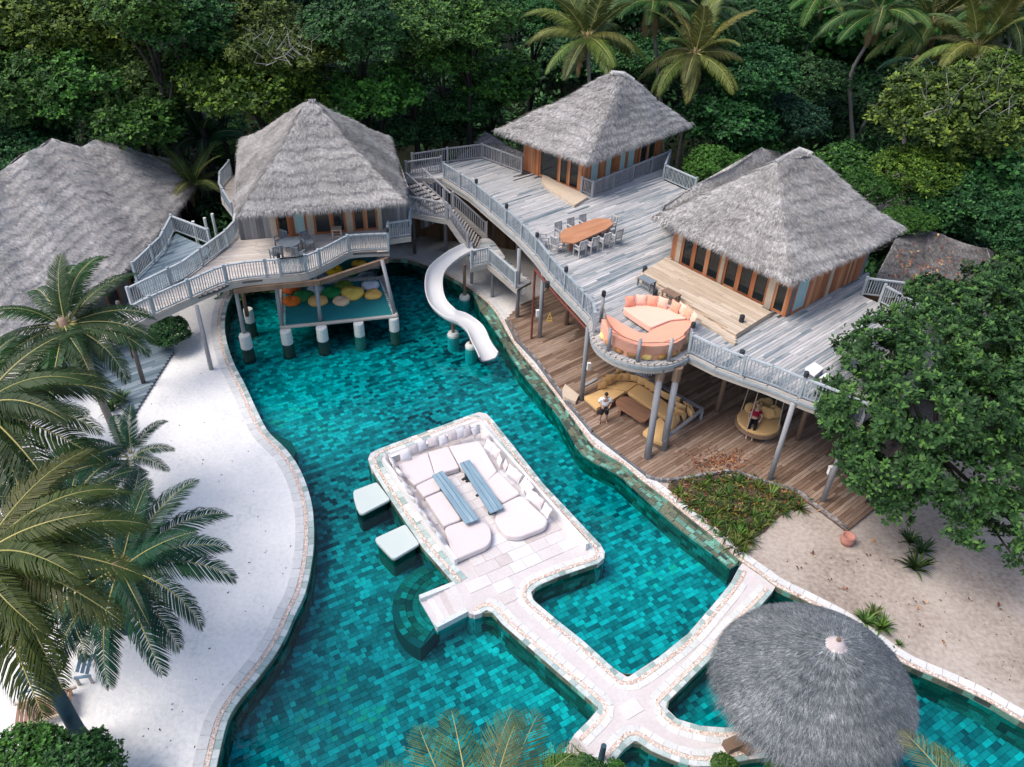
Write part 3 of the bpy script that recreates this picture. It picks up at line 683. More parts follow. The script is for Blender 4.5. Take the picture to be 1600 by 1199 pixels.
# two plank tables
for q, lab in (([(675,515),(760,475),(1045,855),(940,893)], 'left blue-grey plank table of the island lounge, the shorter one'), ([(890,420),(970,390),(1238,765),(1130,812)], 'right blue-grey plank table of the island lounge, nearer the right wall')):
    w_ = PL([E5(*p) for p in q], .52)
    t = empty('low_table', [*sum(w_)[:2]/4, 0], lab, 'table', 'plank tables on the island')
    for k in range(3):
        a0, a1 = k/3, (k+1)/3-.03
        b = MB(); q4 = [w_[0]+(w_[1]-w_[0])*a0, w_[0]+(w_[1]-w_[0])*a1, w_[3]+(w_[2]-w_[3])*a1, w_[3]+(w_[2]-w_[3])*a0]
        b.prism(q4, .46, .52+rr.uniform(-.004, .004)); b.build('plank', 'bluewood', t)
    for f in (.12, .88):
        a = w_[0]+(w_[3]-w_[0])*f; c = w_[1]+(w_[2]-w_[1])*f; m_ = (a+c)/2
        b = MB(); b.bar((a*.8+c*.2)*[1, 1, 0]+[0, 0, .23], (a*.2+c*.8)*[1, 1, 0]+[0, 0, .23], .12, .455); b.build('leg', 'black', t)
# scatter pillows
def pillow(loc, size, yaw, lean, m, label, group, cat='pillow', th=.5):
    n = 7; V = []; F = []
    for s_ in (1, -1):
        for i in range(n):
            for j in range(n):
                x, y = (i/(n-1)*2-1), (j/(n-1)*2-1)
                e = max(0, (1-x*x))**.45*max(0, (1-y*y))**.45
                pin = 1-.10*(1-abs(x))*abs(y)**2-.10*(1-abs(y))*abs(x)**2
                V.append((x*size/2*pin, s_*e*size*.17*th/.5, (y*pin+1)*size/2))
    for s_ in (0, 1):
        for i in range(n-1):
            for j in range(n-1):
                a = s_*n*n+i*n+j; f = (a, a+n, a+n+1, a+1); F.append(f[::-1] if s_ == 0 else f)
    o = link('pillow', mesh_np('pillow', V, F, smooth=True), m, None, loc, (lean, 0, yaw)); tag(o, label, cat, group); return o
PIL = {}
def pillow_at(loc, size, yaw, lean, m, label, group, th=.5):
    if (m, th) not in PIL:
        o = pillow((0, 0, 0), 1.0, 0, 0, m, label, group, th=th); PIL[(m, th)] = o.data
    else: o = bpy.data.objects.new('pillow', PIL[(m, th)]); COL.objects.link(o)
    o.location = tuple(loc); o.rotation_euler = (lean, 0, yaw); o.scale = (size,)*3
    tag(o, label, 'pillow', group); return o
pl_left = [(345,385),(385,415),(405,455),(440,495),(455,545),(495,605),(520,648),(545,695),(585,735),(605,790),(650,850),(685,890),(715,935),(765,1000)]
pl_top = [(475,375),(540,325),(605,295),(685,268),(770,250),(845,218),(905,200),(960,188),(1030,175)]
pl_right = [(1080,215),(1105,295),(1155,345),(1190,405),(1235,440),(1280,500),(1320,535),(1370,595),(1405,625),(1440,690),(1490,735),(1550,800)]
tdir = lambda a, c: math.atan2(c[1]-a[1], c[0]-a[0])
for nm, lst, yaw0 in (('left', pl_left, tdir(wl[1], wl[0])), ('top', pl_top, tdir(wl[1], wl[2])+math.pi), ('right', pl_right, tdir(wl[2], wl[3])+math.pi)):
    cnt = [0, 0]
    for k, p in enumerate(lst):
        c = (k % 2) if nm != 'top' else (1-k % 2); cnt[c] += 1; w_ = P(*E5(*p), .5)
        fr_ = {'left': 'from its top corner along the left wall', 'top': 'from the left along the back wall', 'right': 'from its top corner along the right wall'}[nm]
        pillow_at((w_[0], w_[1], .305), .50+rr.uniform(-.05, .05), yaw0+rr.uniform(-.35, .35), R(22)+rr.uniform(-.1, .15), ('blush', 'white_fabric')[c],
                  '%s %s pillow %s of the island lounge' % (ORD[cnt[c]-1], ('blush', 'white')[c], fr_), 'pillows along the walls of the island lounge')
# items on the lounge floor: a pair of sandals groups by the right table
for k, p in enumerate([(935,545),(965,560),(1045,670)]):
    w_ = P(*E5(*p), .0); b = MB(); b.box((w_[0]-.05, w_[1], .03), (.24, .09, .05), .9); b.box((w_[0]+.07, w_[1]+.03, .03), (.24, .09, .05), 1.0); b.box((w_[0]+.05, w_[1]+.02, .07), (.05, .1, .04), 1.0)
    top('sandals', b, 'black', '%s on the floor left of the right plank table' % ('upper dark pair of sandals', 'second dark pair of sandals', 'lowest dark pair of sandals')[k], 'shoes')
# two rounded pads standing out over the water
for k, q in enumerate(([(60,640),(70,628),(245,563),(352,702),(135,815),(110,812),(85,770),(62,690)], [(230,1010),(240,998),(468,893),(582,1048),(385,1165),(360,1160),(330,1130),(240,1035)])):
    w_ = round_poly([P(*E5(*p), .02) for p in q], .12)
    t = empty('water_platform', [*w_[0], -.2], ('upper', 'lower')[k]+' pale padded platform standing out over the pool from the left side of the island', 'platform', 'pads over the water')
    pad(w_, -.10, .02, .03).build('mattress', 'padwhite', t)
    c = sum(w_)/len(w_); w2 = [c+(p-c)*.86 for p in w_]; b = MB(); b.prism(w2, FZ, -.10); b.build('base', 'walltile', t)

# ------------------------------------------------------------------ slide
sp = [(741,391,2.35),(725,396,2.25),(704,408,2.1),(683,428,1.9),(678,452,1.7),(684,477,1.45),(703,496,1.2),(724,505,1.0),(742,520,.75),(752,541,.5),(764,562,.22)]
ctr = smooth_path([P(x, y, z) for x, y, z in sp], 5)
slide = empty('water_slide', [*ctr[-1][:2], -.25], 'white S-shaped fibreglass slide curving from the timber landing down to the pool', 'water slide')
n = len(ctr); prof = [(-.50, .30), (-.47, .33), (-.44, .30), (-.40, .12), (-.28, .02), (-.1, -.02), (.1, -.02), (.28, .02), (.40, .12), (.44, .30), (.47, .33), (.50, .30), (.46, .10), (.32, -.05), (0, -.09), (-.32, -.05), (-.46, .10)]
V, F = [], []
for i, p in enumerate(ctr):
    t = ctr[min(i+1, n-1)]-ctr[max(i-1, 0)]; t[2] *= 1; tt = t/np.linalg.norm(t); s_ = np.array([tt[1], -tt[0], 0]); s_ /= np.linalg.norm(s_)
    cz = (ctr[min(i+2, n-1)]-p)-(p-ctr[max(i-2, 0)]); bank = float(np.dot(cz[:2], s_[:2]))*.35
    W_ = 1.0 if i < n-4 else 1.0+.05*(i-n+4)
    for x, z in prof: V.append(p+s_*x*W_+np.array([0, 0, z-x*bank]))
m_ = len(prof)
for i in range(n-1):
    for j in range(m_): F.append((i*m_+j, i*m_+(j+1) % m_, (i+1)*m_+(j+1) % m_, (i+1)*m_+j))
V = np.array(V)-org(slide); me = mesh_np('chute', V, F, smooth=True); link('chute', me, 'slide', slide)
for (x, y, zt) in ((726, 462, 2.0), (708, 520, 1.0), (736, 538, .55)):
    g_ = P(x, y, -.05); b = MB(); b.tube([g_, (g_[0], g_[1], zt)], .09, 10); b.build('support', 'post_brown', slide)
    b = MB(); b.lathe([(.32, -1.1), (.32, .02), (.27, .12), (.12, .14), (0, .14)], (g_[0], g_[1], -.15), 14); b.build('footing', 'concrete', slide)
# ------------------------------------------------------------------ railings
def railing(path, label, hgt_=.95, sp_=.145, m='rail', group='weathered timber railings', cat='railing', lamps=(), maxb=290, posts=2.2, parent=None, wobble=.02):
    """posts, top and bottom rails and a baluster every sp_ metres along a 3-D path at floor level"""
    path = [np.array(p, float) for p in path]
    t = empty('railing', path[len(path)//2], label, cat, group)
    b = MB(); b2 = MB()
    for a, c in zip(path[:-1], path[1:]):
        if np.linalg.norm(c-a) < .05: continue
        ex = (c-a)/np.linalg.norm(c-a)*.02
        b.bar(a-ex+[0, 0, hgt_], c+ex+[0, 0, hgt_], .11, .07); b2.bar(a-ex+[0, 0, .12], c+ex+[0, 0, .12], .07, .06)
    b.build('top_rail', m, t); b2.build('bottom_rail', m, t)
    L_ = plen(path); n = max(1, round(L_/posts)); ps = resample(path, L_/n)
    for k, (p, tg, _) in enumerate(ps):
        h = hgt_+.10
        piece('post', (p[0], p[1], p[2]+h/2), (.12, .12, h), math.atan2(tg[1], tg[0]), m, t)
        if k in lamps:
            q = MB(); q.lathe([(.0, .24), (.08, .24), (.10, .20), (.10, .02), (.07, 0)], p+[0, 0, h], 10)
            lo = top('post_lamp', q, 'black', 'black post lamp, %s post, %s' % (ORD[k], label.split(' of the ')[0].split(' from the ')[0].replace('long weathered blue-grey ', 'pool-edge ')), 'lamp', 'black post lamps')
    bl = [x for x in resample(path, sp_)][1:]
    bl = [x for x in bl if min(np.linalg.norm(x[0]-p[0]) for p in ps) > .09]
    for p, tg, _ in bl[:maxb]:
        piece('baluster', (p[0], p[1], p[2]+.12+(hgt_-.12)/2), (.035+rr.uniform(0, .012), .035, hgt_-.14), math.atan2(tg[1], tg[0]), m, t, tilt=rr.uniform(-wobble, wobble), ry=rr.uniform(-wobble, wobble)*2)
    return t
def fascia(path, z, h, th, m, parent, name='fascia'):
    b = MB()
    path = [np.array((p[0], p[1], z-h/2)) for p in path]
    for a, c in zip(path[:-1], path[1:]):
        ex = (c-a)/max(1e-6, np.linalg.norm(c-a))*th*.3; b.bar(a-ex, c+ex, th, h)
    return b.build(name, m, parent)

# ------------------------------------------------------------------ upper deck
UZ = 4.5
front_l = [(694,279), (735,305), (808,368), (838,400), (868,440), (904,478), (924,500)]
bump_c = np.array([5.72, 29.05]); bump_r = 2.20
ang = np.linspace(R(176), R(325), 22)
bump = [np.array([bump_c[0]+bump_r*math.cos(a), bump_c[1]+bump_r*math.sin(a), UZ]) for a in ang]
FL = PL(front_l, UZ); FR = [bump[-1]]+PL([(1120,574), (1164,590), (1200,602), (1248,622), (1280,634), (1345,662)], UZ)
back_r = PL([(1440,600), (1480,545), (1430,505), (1372,473), (1346,462)], UZ)
e1 = np.array([.651, -.76, 0]); e2 = np.array([.759, .651, 0])
f1 = np.array([.73, -.683, 0]); f2 = np.array([.690, .724, 0])
H3F = P(1228, 495, UZ); H3A = H3F-e1*7.05; H3C = H3F+e2*6.5
H2F = P(908, 300, UZ); H2A = H2F-f1*4.8; H2C = H2F+f2*7.8
deckpoly = FL+bump+FR[1:]+back_r+[H3C+e2*.6+e1*.1, H3C-e1*7.5+e2*.6]+PL([(1085,303), (1036,281), (1047,262), (1042,247)], UZ)+[H2C-f1*5+f2*.3, H2A+f2*7.8, H2A+np.array([0, .3, 0])]+PL([(815,271), (753,247), (645,263), (635,278)], UZ)
dk = empty('upper_deck', (*FL[3][:2], 4.0), 'large weathered grey timber deck raised on posts above the right side of the pool', 'deck')
b = MB(); b.prism(deckpoly, UZ-.16, UZ-.05); b.build('substrate', 'post_dark', dk)
dpx = [(p[0], p[1]) for p in deckpoly]
h3poly = [(p[0], p[1]) for p in (H3F, H3A, H3A+e2*6.5, H3C)]; h2poly = [(p[0], p[1]) for p in (H2F, H2A, H2A+f2*7.8, H2C)]
planks('plank', dpx, UZ, .155, D2, 'deck', dk, 300, holes=(h3poly, h2poly), lens=(1.4, 4.4))
edge = FL+bump+FR[1:]
fascia(offset(edge, -.06), UZ+.02, .42, .10, 'fascia', dk)
fascia(offset(edge, -.13), UZ-.05, .12, .06, 'rail', dk, 'edge_batten')
fascia(PL([(635,278), (694,279)], UZ), UZ, .35, .08, 'fascia', dk)
fascia(PL([(645,263), (753,247), (815,271)], UZ), UZ, .3, .08, 'fascia', dk)
# red drainpipe under the front edge
rp = [P(836, 420, 3.95), P(870, 462, 3.95), P(925, 522, 3.95)]
b = MB(); b.tube([p+np.array([0, -.1, 0]) for p in rp], .06, 8); b.tube([rp[0]+[0, -.1, 0], P(830, 531, .05)], .06, 8)
b.build('drainpipe', 'redpipe', dk)
# posts under the deck, traced one by one: foot on the ground, head under the deck
posts_u = [((808,498), 0), ((843,530), 0), ((885,510), 1), ((908,628), 0), ((1011,720), 0), ((1036,706), 0), ((1120,646), 1), ((1202,752), 0), ((1245,690), 1), ((1284,786), 0), ((1333,740), 1), ((697,395), 0), ((739,352), 2), ((771,385), 2), ((945,560), 2), ((1000,520), 2), ((1155,616), 1), ((1090,560), 2), ((1395,700), 2)]
for (x, y), k in posts_u:
    g_ = P(x, y, 0); zt = UZ-.16
    big = .16 if (x, y) in ((1011,720), (1036,706)) else .115
    a = np.array([g_[0], g_[1], -.05]); q = MB(); lean = np.array([rr.uniform(-.05, .05), rr.uniform(-.05, .05), 0])
    if (x, y) == (1011,720): lean = P(1031, 589, 3.75)-a; lean[2] = 0; zt = 3.85
    if (x, y) == (1036,706): lean = P(1057, 588, 3.75)-a; lean[2] = 0; zt = 3.85
    q.tube([a, a+lean*.5+[0, 0, zt*.5], a+lean+[0, 0, zt]], [big, big*.95, big*.9], 9)
    q.build('post', ('post', 'post_brown', 'post_dark')[k], dk, smooth=True)
    if (x, y) in ((1011,720), (1036,706)):
        q = MB(); q.tube([a+lean+[0, 0, zt-.28], a+lean+[0, 0, zt+.45]], [.19, .22], 10); q.build('rope_binding', 'post_brown', dk)
b = MB(); b.prism([(bump_c[0]+1.75*math.cos(a), bump_c[1]+1.75*math.sin(a)) for a in np.linspace(0, 6.1, 26)], UZ-.62, UZ-.17); b.build('balcony_joists', 'post_dark', dk)
# short pickets hanging under the round balcony
q = MB()
for a in np.linspace(R(190), R(322), 46): q.box((bump_c[0]+(bump_r-.12)*math.cos(a), bump_c[1]+(bump_r-.12)*math.sin(a), UZ-.48), (.05, .05, .30+rr.uniform(-.06, .06)), a, rr.random())
q.build('hanging_pickets', 'post', dk, kind='stuff')
# railings of the upper deck
railing([p for p in FL]+[bump[0]], 'long weathered blue-grey railing along the pool edge of the upper deck', lamps=(2, 4, 6, 8), m='rail', posts=1.9)
railing(FR, 'pale railing from the round balcony towards the big tree on the right', lamps=(2,), m='rail', posts=2.3)
railing(PL([(645,264), (700,255), (753,248)], UZ), 'railing along the back of the narrow gangway behind the stairs', m='post')
railing(PL([(753,248), (815,271)], UZ), 'railing between the far deck corner and the upper thatched pavilion', m='post')
railing(PL([(635,277), (690,269)], UZ), 'short railing at the head of the outdoor stairs', m='post')
railing([H2F+f1*.95-f2*.1, H2F+f1*.95+f2*2.3, H2F+f1*.95+f2*4.6, H2F+f1*.95+f2*7.6], 'railing along the glazed right side of the upper pavilion', m='post', sp_=.11)
railing([H2F+f1*.95-f2*.1, H2F+f1*.1-f2*.1], 'short railing stub at the front corner of the upper pavilion', m='post', sp_=.11)
railing([H2F+f1*.95+f2*7.6, P(1036, 281, UZ), P(1085, 303, UZ)], 'railing running from the upper pavilion behind the main pavilion roof', m='rail', sp_=.11)
railing(PL([(1346,462), (1408,470), (1475,505)], UZ), 'curved railing beside the leaf-littered dark thatch', m='rail', sp_=.12)
railing(PL([(1374,474), (1430,507), (1462,545)], UZ), 'curved railing in front of the leaf-littered thatch, nearer the big tree', m='rail', sp_=.12)

# ------------------------------------------------------------------ lower deck
ldp = [(790,497), (838,464), (900,452), (806,536)]
lower = [(790,500), (806,531), (838,565), (862,598), (888,632), (925,676), (970,711), (1010,742), (1045,752), (1112,741), (1146,737), (1163,744), (1197,755), (1242,768), (1262,783), (1300,811), (1322,828), (1372,790), (1440,700)]
LD = PL(lower, .12)+[np.array([20., 33., .12]), np.array([15., 41., .12]), np.array([5., 45., .12])]+PL([(870,440), (838,464), (808,480)], .12)
ld = empty('lower_deck', (0, 0, 0), kind='structure')
b = MB(); b.prism(LD, -.05, .07); b.build('substrate', 'post_dark', ld)
planks('plank', [(p[0], p[1]) for p in LD], .12, .16, D2-.02, 'deck_warm', ld, 300, lens=(1.6, 4.6))
fascia([p+np.array([0, 0, 0]) for p in LD[:8]], .15, .2, .09, 'plankgrey', ld)
# upright log edging above the planted bed
lf = smooth_path(PL([(1010,746), (1045,752), (1112,741), (1146,737), (1163,744), (1197,755), (1242,768), (1262,783), (1300,811), (1322,828)], 0), 3)
fe = empty('log_edging', lf[0], 'dark edging of short upright logs between the lower deck and the planted bed', 'edging')
nlf = 0
for p, t, _ in resample(lf, .10):
    piece('log', (p[0], p[1]-.06, .0+rr.uniform(-.02, .01)), (.095, .12, .36), math.atan2(t[1], t[0]), 'plankgrey', fe)
# low log edging along the white kerb
lf = smooth_path(PL([(797,505), (812,536), (842,570), (866,603), (892,637), (926,679)], .0), 3)
fe = empty('log_edging', lf[0], 'thin dark log edging between the white pool kerb and the lower deck', 'edging')
for p, t, _ in resample(lf, .14): piece('log', (p[0], p[1], .1), (.12, .07, .22), math.atan2(t[1], t[0]), 'plankgrey', fe)
# back wall under the deck
bw = [np.array([-7., 47.5, 0]), np.array([3., 45., 0]), np.array([11., 39.5, 0]), np.array([20., 32.5, 0])]
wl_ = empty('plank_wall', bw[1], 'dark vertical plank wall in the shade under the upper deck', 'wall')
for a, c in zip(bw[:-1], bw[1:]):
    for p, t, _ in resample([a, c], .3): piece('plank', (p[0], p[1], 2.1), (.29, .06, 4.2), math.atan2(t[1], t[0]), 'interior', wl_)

# ------------------------------------------------------------------ stairs and gangways between the villas
VZ = 3.9
def walk(poly, z, label, m='deck', fas=None, dn='gangway', cat='walkway', ang_=0, width=.16):
    t = empty(dn, (*np.mean(poly, axis=0)[:2], z-.3), label, cat)
    b = MB(); b.prism(poly, z-.14, z-.05); b.build('substrate', 'post_dark', t)
    planks('plank', [(p[0], p[1]) for p in poly], z, width, ang_, m, t, 300, lens=(1.2, 3.5))
    if fas: fascia(fas, z, .30, .08, 'fascia', t)
    return t
g1 = PL([(628,330), (697,343), (702,322), (630,300)], VZ)
wk = walk(g1, VZ, 'level timber gangway from the middle villa to the foot of the outdoor stairs', fas=PL([(628,330), (697,343)], VZ), ang_=1.4)
railing(PL([(628,329), (697,342)], VZ), 'railing on the pool side of the level gangway beside the middle villa', m='post')
# flight up to the upper deck
stairs = empty('staircase', P(690, 330, VZ), 'timber staircase rising from the gangway to the upper deck', 'stairs')
sa_, sb_ = P(694, 325, VZ), P(640, 280, UZ+.0)
sa_, sb_ = P(692, 330, VZ), P(648, 290, UZ)
for k in range(8):
    f = k/7; p = sa_+(sb_-sa_)*f; d = (sb_-sa_)[:2]; an = math.atan2(d[1], d[0])
    piece('tread', (p[0], p[1], VZ+.08+(UZ-VZ-.1)*f), (.30, 1.1, .05), an, 'fascia', stairs)
nrm = np.array([-(sb_-sa_)[1], (sb_-sa_)[0], 0]); nrm = nrm/np.linalg.norm(nrm)*.6
for s_ in (-1, 1):
    b = MB(); b.bar(sa_+nrm*s_, sb_+nrm*s_, .07, .25); b.bar(sa_+nrm*s_+[0, 0, .95], sb_+nrm*s_+[0, 0, .95], .09, .07); b.build('stringer', 'post', stairs)
    for k in range(9):
        p = sa_+(sb_-sa_)*(k/8)+nrm*s_; piece('baluster', (p[0], p[1], p[2]+.48), (.04, .04, .9), 0, 'post', stairs)
# vertical plank screen behind the stairs
a, c = P(655, 300, 4.3), P(692, 283, 4.3)
scr = empty('plank_screen', [*a[:2], 2], 'dark vertical plank screen between the stairs and the upper deck', 'screen')
for p, t, _ in resample([a, c+np.array([.3, .1, 0])], .16): piece('plank', (p[0], p[1]+.5, 3.0), (.15, .05, 2.7), math.atan2(t[1], t[0]), 'plankgrey', scr)
# flight down to the slide landing
SZ = 2.25
A0, A1 = P(699, 344, VZ), P(708, 326, VZ); B0, B1 = P(731, 390, SZ), P(760, 372, SZ)
rs = empty('staircase', B0, 'timber stairs descending from the gangway to the slide landing', 'stairs')
for k in range(13):
    f = k/12; p = (A0+(B0-A0)*f+A1+(B1-A1)*f)/2; d = (A1-A0); w_ = 1.25
    piece('tread', (p[0], p[1], p[2]), (.30, w_, .05), math.atan2(d[1], d[0])+math.pi/2, 'fascia', rs)
for a, c in ((A0, B0), (A1, B1)):
    b = MB(); b.bar(a, c, .08, .34); b.build('stringer', 'fascia', rs)
railing([A0, (A0+B0)/2, B0], 'sloping railing on the pool side of the stairs to the slide landing', m='post')
railing([A1, (A1+B1)/2, B1], 'sloping railing on the deck side of the stairs to the slide landing', m='post')
pf = PL([(731,391), (736,418), (762,412), (790,402), (772,378), (757,368)], SZ)
wk = walk(pf, SZ, 'small square timber landing at the head of the white slide', fas=PL([(736,418), (762,412)], SZ), dn='landing', cat='landing', ang_=.3)
railing(PL([(737,417), (763,411)], SZ), 'railing at the front of the slide landing', m='rail', sp_=.11)
for x, y in ((737, 444), (769, 464), (808, 400)):
    g_ = P(x, y, 0); b = MB(); b.tube([(g_[0], g_[1], 0), (g_[0], g_[1], SZ-.1)], .10, 8); b.build('post', 'post', wk)
g3 = PL([(762,412), (808,452), (830,440), (785,400)], SZ)
walk(g3, SZ-.02, 'narrow timber ramp leading from the slide landing in under the upper deck', fas=PL([(762,412), (808,452)], SZ), ang_=-.6)
railing(PL([(765,413), (806,450)], SZ), 'railing along the narrow ramp in front of the upper deck posts', m='rail', sp_=.12)

# ------------------------------------------------------------------ thatched roofs
def thatch(faces, root, n, m='thatch', L_=.34, wd=.026, step=.85, lift=.07, fringe=(), name='thatch', th=.20, dens=40, rib=1.0):
    """faces: (top_a, top_b, bottom_b, bottom_a) in world space; courses stepped down the slope, loose strands on top,
    a ragged hanging fringe along each polyline in fringe"""
    V, F, RN = [], [], []; o_ = org(root); SV, SR = [], []
    tot = 0; areas = []
    for q in faces:
        A, B, C, D = [np.array(p, float) for p in q]
        ar = .5*np.linalg.norm(np.cross(B-A, C-A))+.5*np.linalg.norm(np.cross(C-A, D-A)); areas.append(ar)
    tot = sum(areas)
    for q, ar in zip(faces, areas):
        A, B, C, D = [np.array(p, float) for p in q]
        sl_ = max(np.linalg.norm(D-A), np.linalg.norm(C-B)); wd_ = max(np.linalg.norm(B-A), np.linalg.norm(C-D))
        nu, nv = max(2, int(wd_/.25)), max(3, int(sl_/.11))
        nrm = np.cross(C-D, A-D) if np.linalg.norm(C-D) > .1 else np.cross(C-B, A-B); nrm = nrm/np.linalg.norm(nrm)
        if nrm[2] < 0: nrm = -nrm
        u_, v = np.meshgrid(np.linspace(0, 1, nu+1), np.linspace(0, 1, nv+1))
        def surf(u, v):
            p = (A*(1-u)[..., None]+B*u[..., None])*(1-v)[..., None]+(D*(1-u)[..., None]+C*u[..., None])*v[..., None]
            s_ = v*sl_; wob = .25*np.sin(u*wd_*1.7+A[0])+.12*np.sin(u*wd_*4.1+2)
            ph = (s_+wob*.5)/step
            h = lift*(ph-np.floor(ph)) + .05*np.sin(p[..., 0]*1.9+p[..., 1]*1.3)+.04*np.sin(p[..., 0]*.8-p[..., 1]*2.3)
            edge = np.minimum(np.minimum(u, 1-u)*wd_, v*sl_); h = h-.12*rib*np.exp(-edge/.25)
            h = h-.05*np.sin(np.pi*v)*0
            sag = -.10*np.sin(np.pi*v)*np.minimum(1, sl_/4)
            return p+nrm*(h+sag)[..., None]
        G = surf(u_, v); k = len(V); base = sum(len(x) for x in V)
        V.append(G.reshape(-1, 3))
        ii, jj = np.meshgrid(np.arange(nv), np.arange(nu), indexing='ij'); a = ii*(nu+1)+jj
        f_ = np.stack([a, a+nu+1, a+nu+2, a+1], -1).reshape(-1, 4)+base; F.append(f_); RN.append(np.full(len(f_), .42))
        # strands
        m_ = int(n*ar/tot); u = RS.uniform(0, 1, m_); vv = RS.uniform(0, 1, m_)
        lw_t, lw_b = np.linalg.norm(B-A), np.linalg.norm(C-D)
        if lw_t < lw_b*.9: vv = np.sqrt(RS.uniform((lw_t/lw_b)**2, 1, m_)); vv = (vv-lw_t/lw_b)/(1-lw_t/lw_b); vv = np.clip(vv, 0, 1)
        p = surf(u, vv); dn = (D-A)*(1-u)[:, None]+(C-B)*u[:, None]
        down = np.array([0, 0, -1])-nrm*(-nrm[2]); down = down/np.linalg.norm(down)
        dn = dn/np.linalg.norm(dn, axis=1)[:, None]*.5+down*.5; s_ = np.cross(dn, nrm); s_ /= np.linalg.norm(s_, axis=1)[:, None]
        an = RS.normal(0, .32, m_); dn2 = dn*np.cos(an)[:, None]+s_*np.sin(an)[:, None]; s2 = np.cross(dn2, nrm)
        l = RS.uniform(.5, 1.2, m_)*L_; w = RS.uniform(.5, 1.3, m_)*wd
        a0 = p+nrm*.015; tip = p+dn2*l[:, None]+nrm*(RS.uniform(.03, .11, m_))[:, None]
        SV.append(np.stack([a0-s2*w[:, None]/2, a0+s2*w[:, None]/2, tip], 1).reshape(-1, 3))
        # tone drawn at random, strand by strand
        SR.append(RS.beta(2.2, 2.2, m_))
    Vt = np.concatenate(V)-o_
    link(name, mesh_np(name, Vt, np.concatenate(F), np.concatenate(RN), smooth=True), m, root)
    for poly in fringe:
        L2 = plen(poly); m_ = int(L2*dens*6); pr = resample(poly, .03); idx = RS.randint(0, len(pr), m_)
        p = np.array([pr[i][0] for i in idx]); t = np.array([pr[i][1] for i in idx]); out = np.stack([t[:, 1], -t[:, 0], np.zeros(m_)], 1); out /= np.linalg.norm(out[:, :2], axis=1)[:, None]
        ph = RS.uniform(0, 1, m_)
        a0 = p-out*(ph*.35)[:, None]+np.array([0, 0, 1])*(.12-ph*th)[:, None]
        d = out*RS.uniform(.15, .9, m_)[:, None]+np.array([0, 0, -1])*RS.uniform(.5, 1.0, m_)[:, None]+t*RS.normal(0, .25, m_)[:, None]; d /= np.linalg.norm(d, axis=1)[:, None]
        s2 = np.cross(d, out); s2 /= np.linalg.norm(s2, axis=1)[:, None]+1e-6
        l = RS.uniform(.15, .48, m_); w = RS.uniform(.6, 1.5, m_)*wd
        SV.append(np.stack([a0-s2*w[:, None]/2, a0+s2*w[:, None]/2, a0+d*l[:, None]], 1).reshape(-1, 3)); SR.append(RS.beta(2.2, 2, m_))
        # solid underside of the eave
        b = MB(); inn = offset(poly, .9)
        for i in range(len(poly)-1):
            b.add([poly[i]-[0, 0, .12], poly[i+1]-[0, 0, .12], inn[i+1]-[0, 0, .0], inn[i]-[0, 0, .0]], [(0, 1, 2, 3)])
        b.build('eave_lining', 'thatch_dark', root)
    SVc = np.concatenate(SV)-o_; nS = len(SVc)//3
    link('straw', mesh_np('straw', SVc, np.arange(nS*3).reshape(-1, 3), np.clip(np.concatenate(SR), .001, .999)), m, root, kind='stuff')

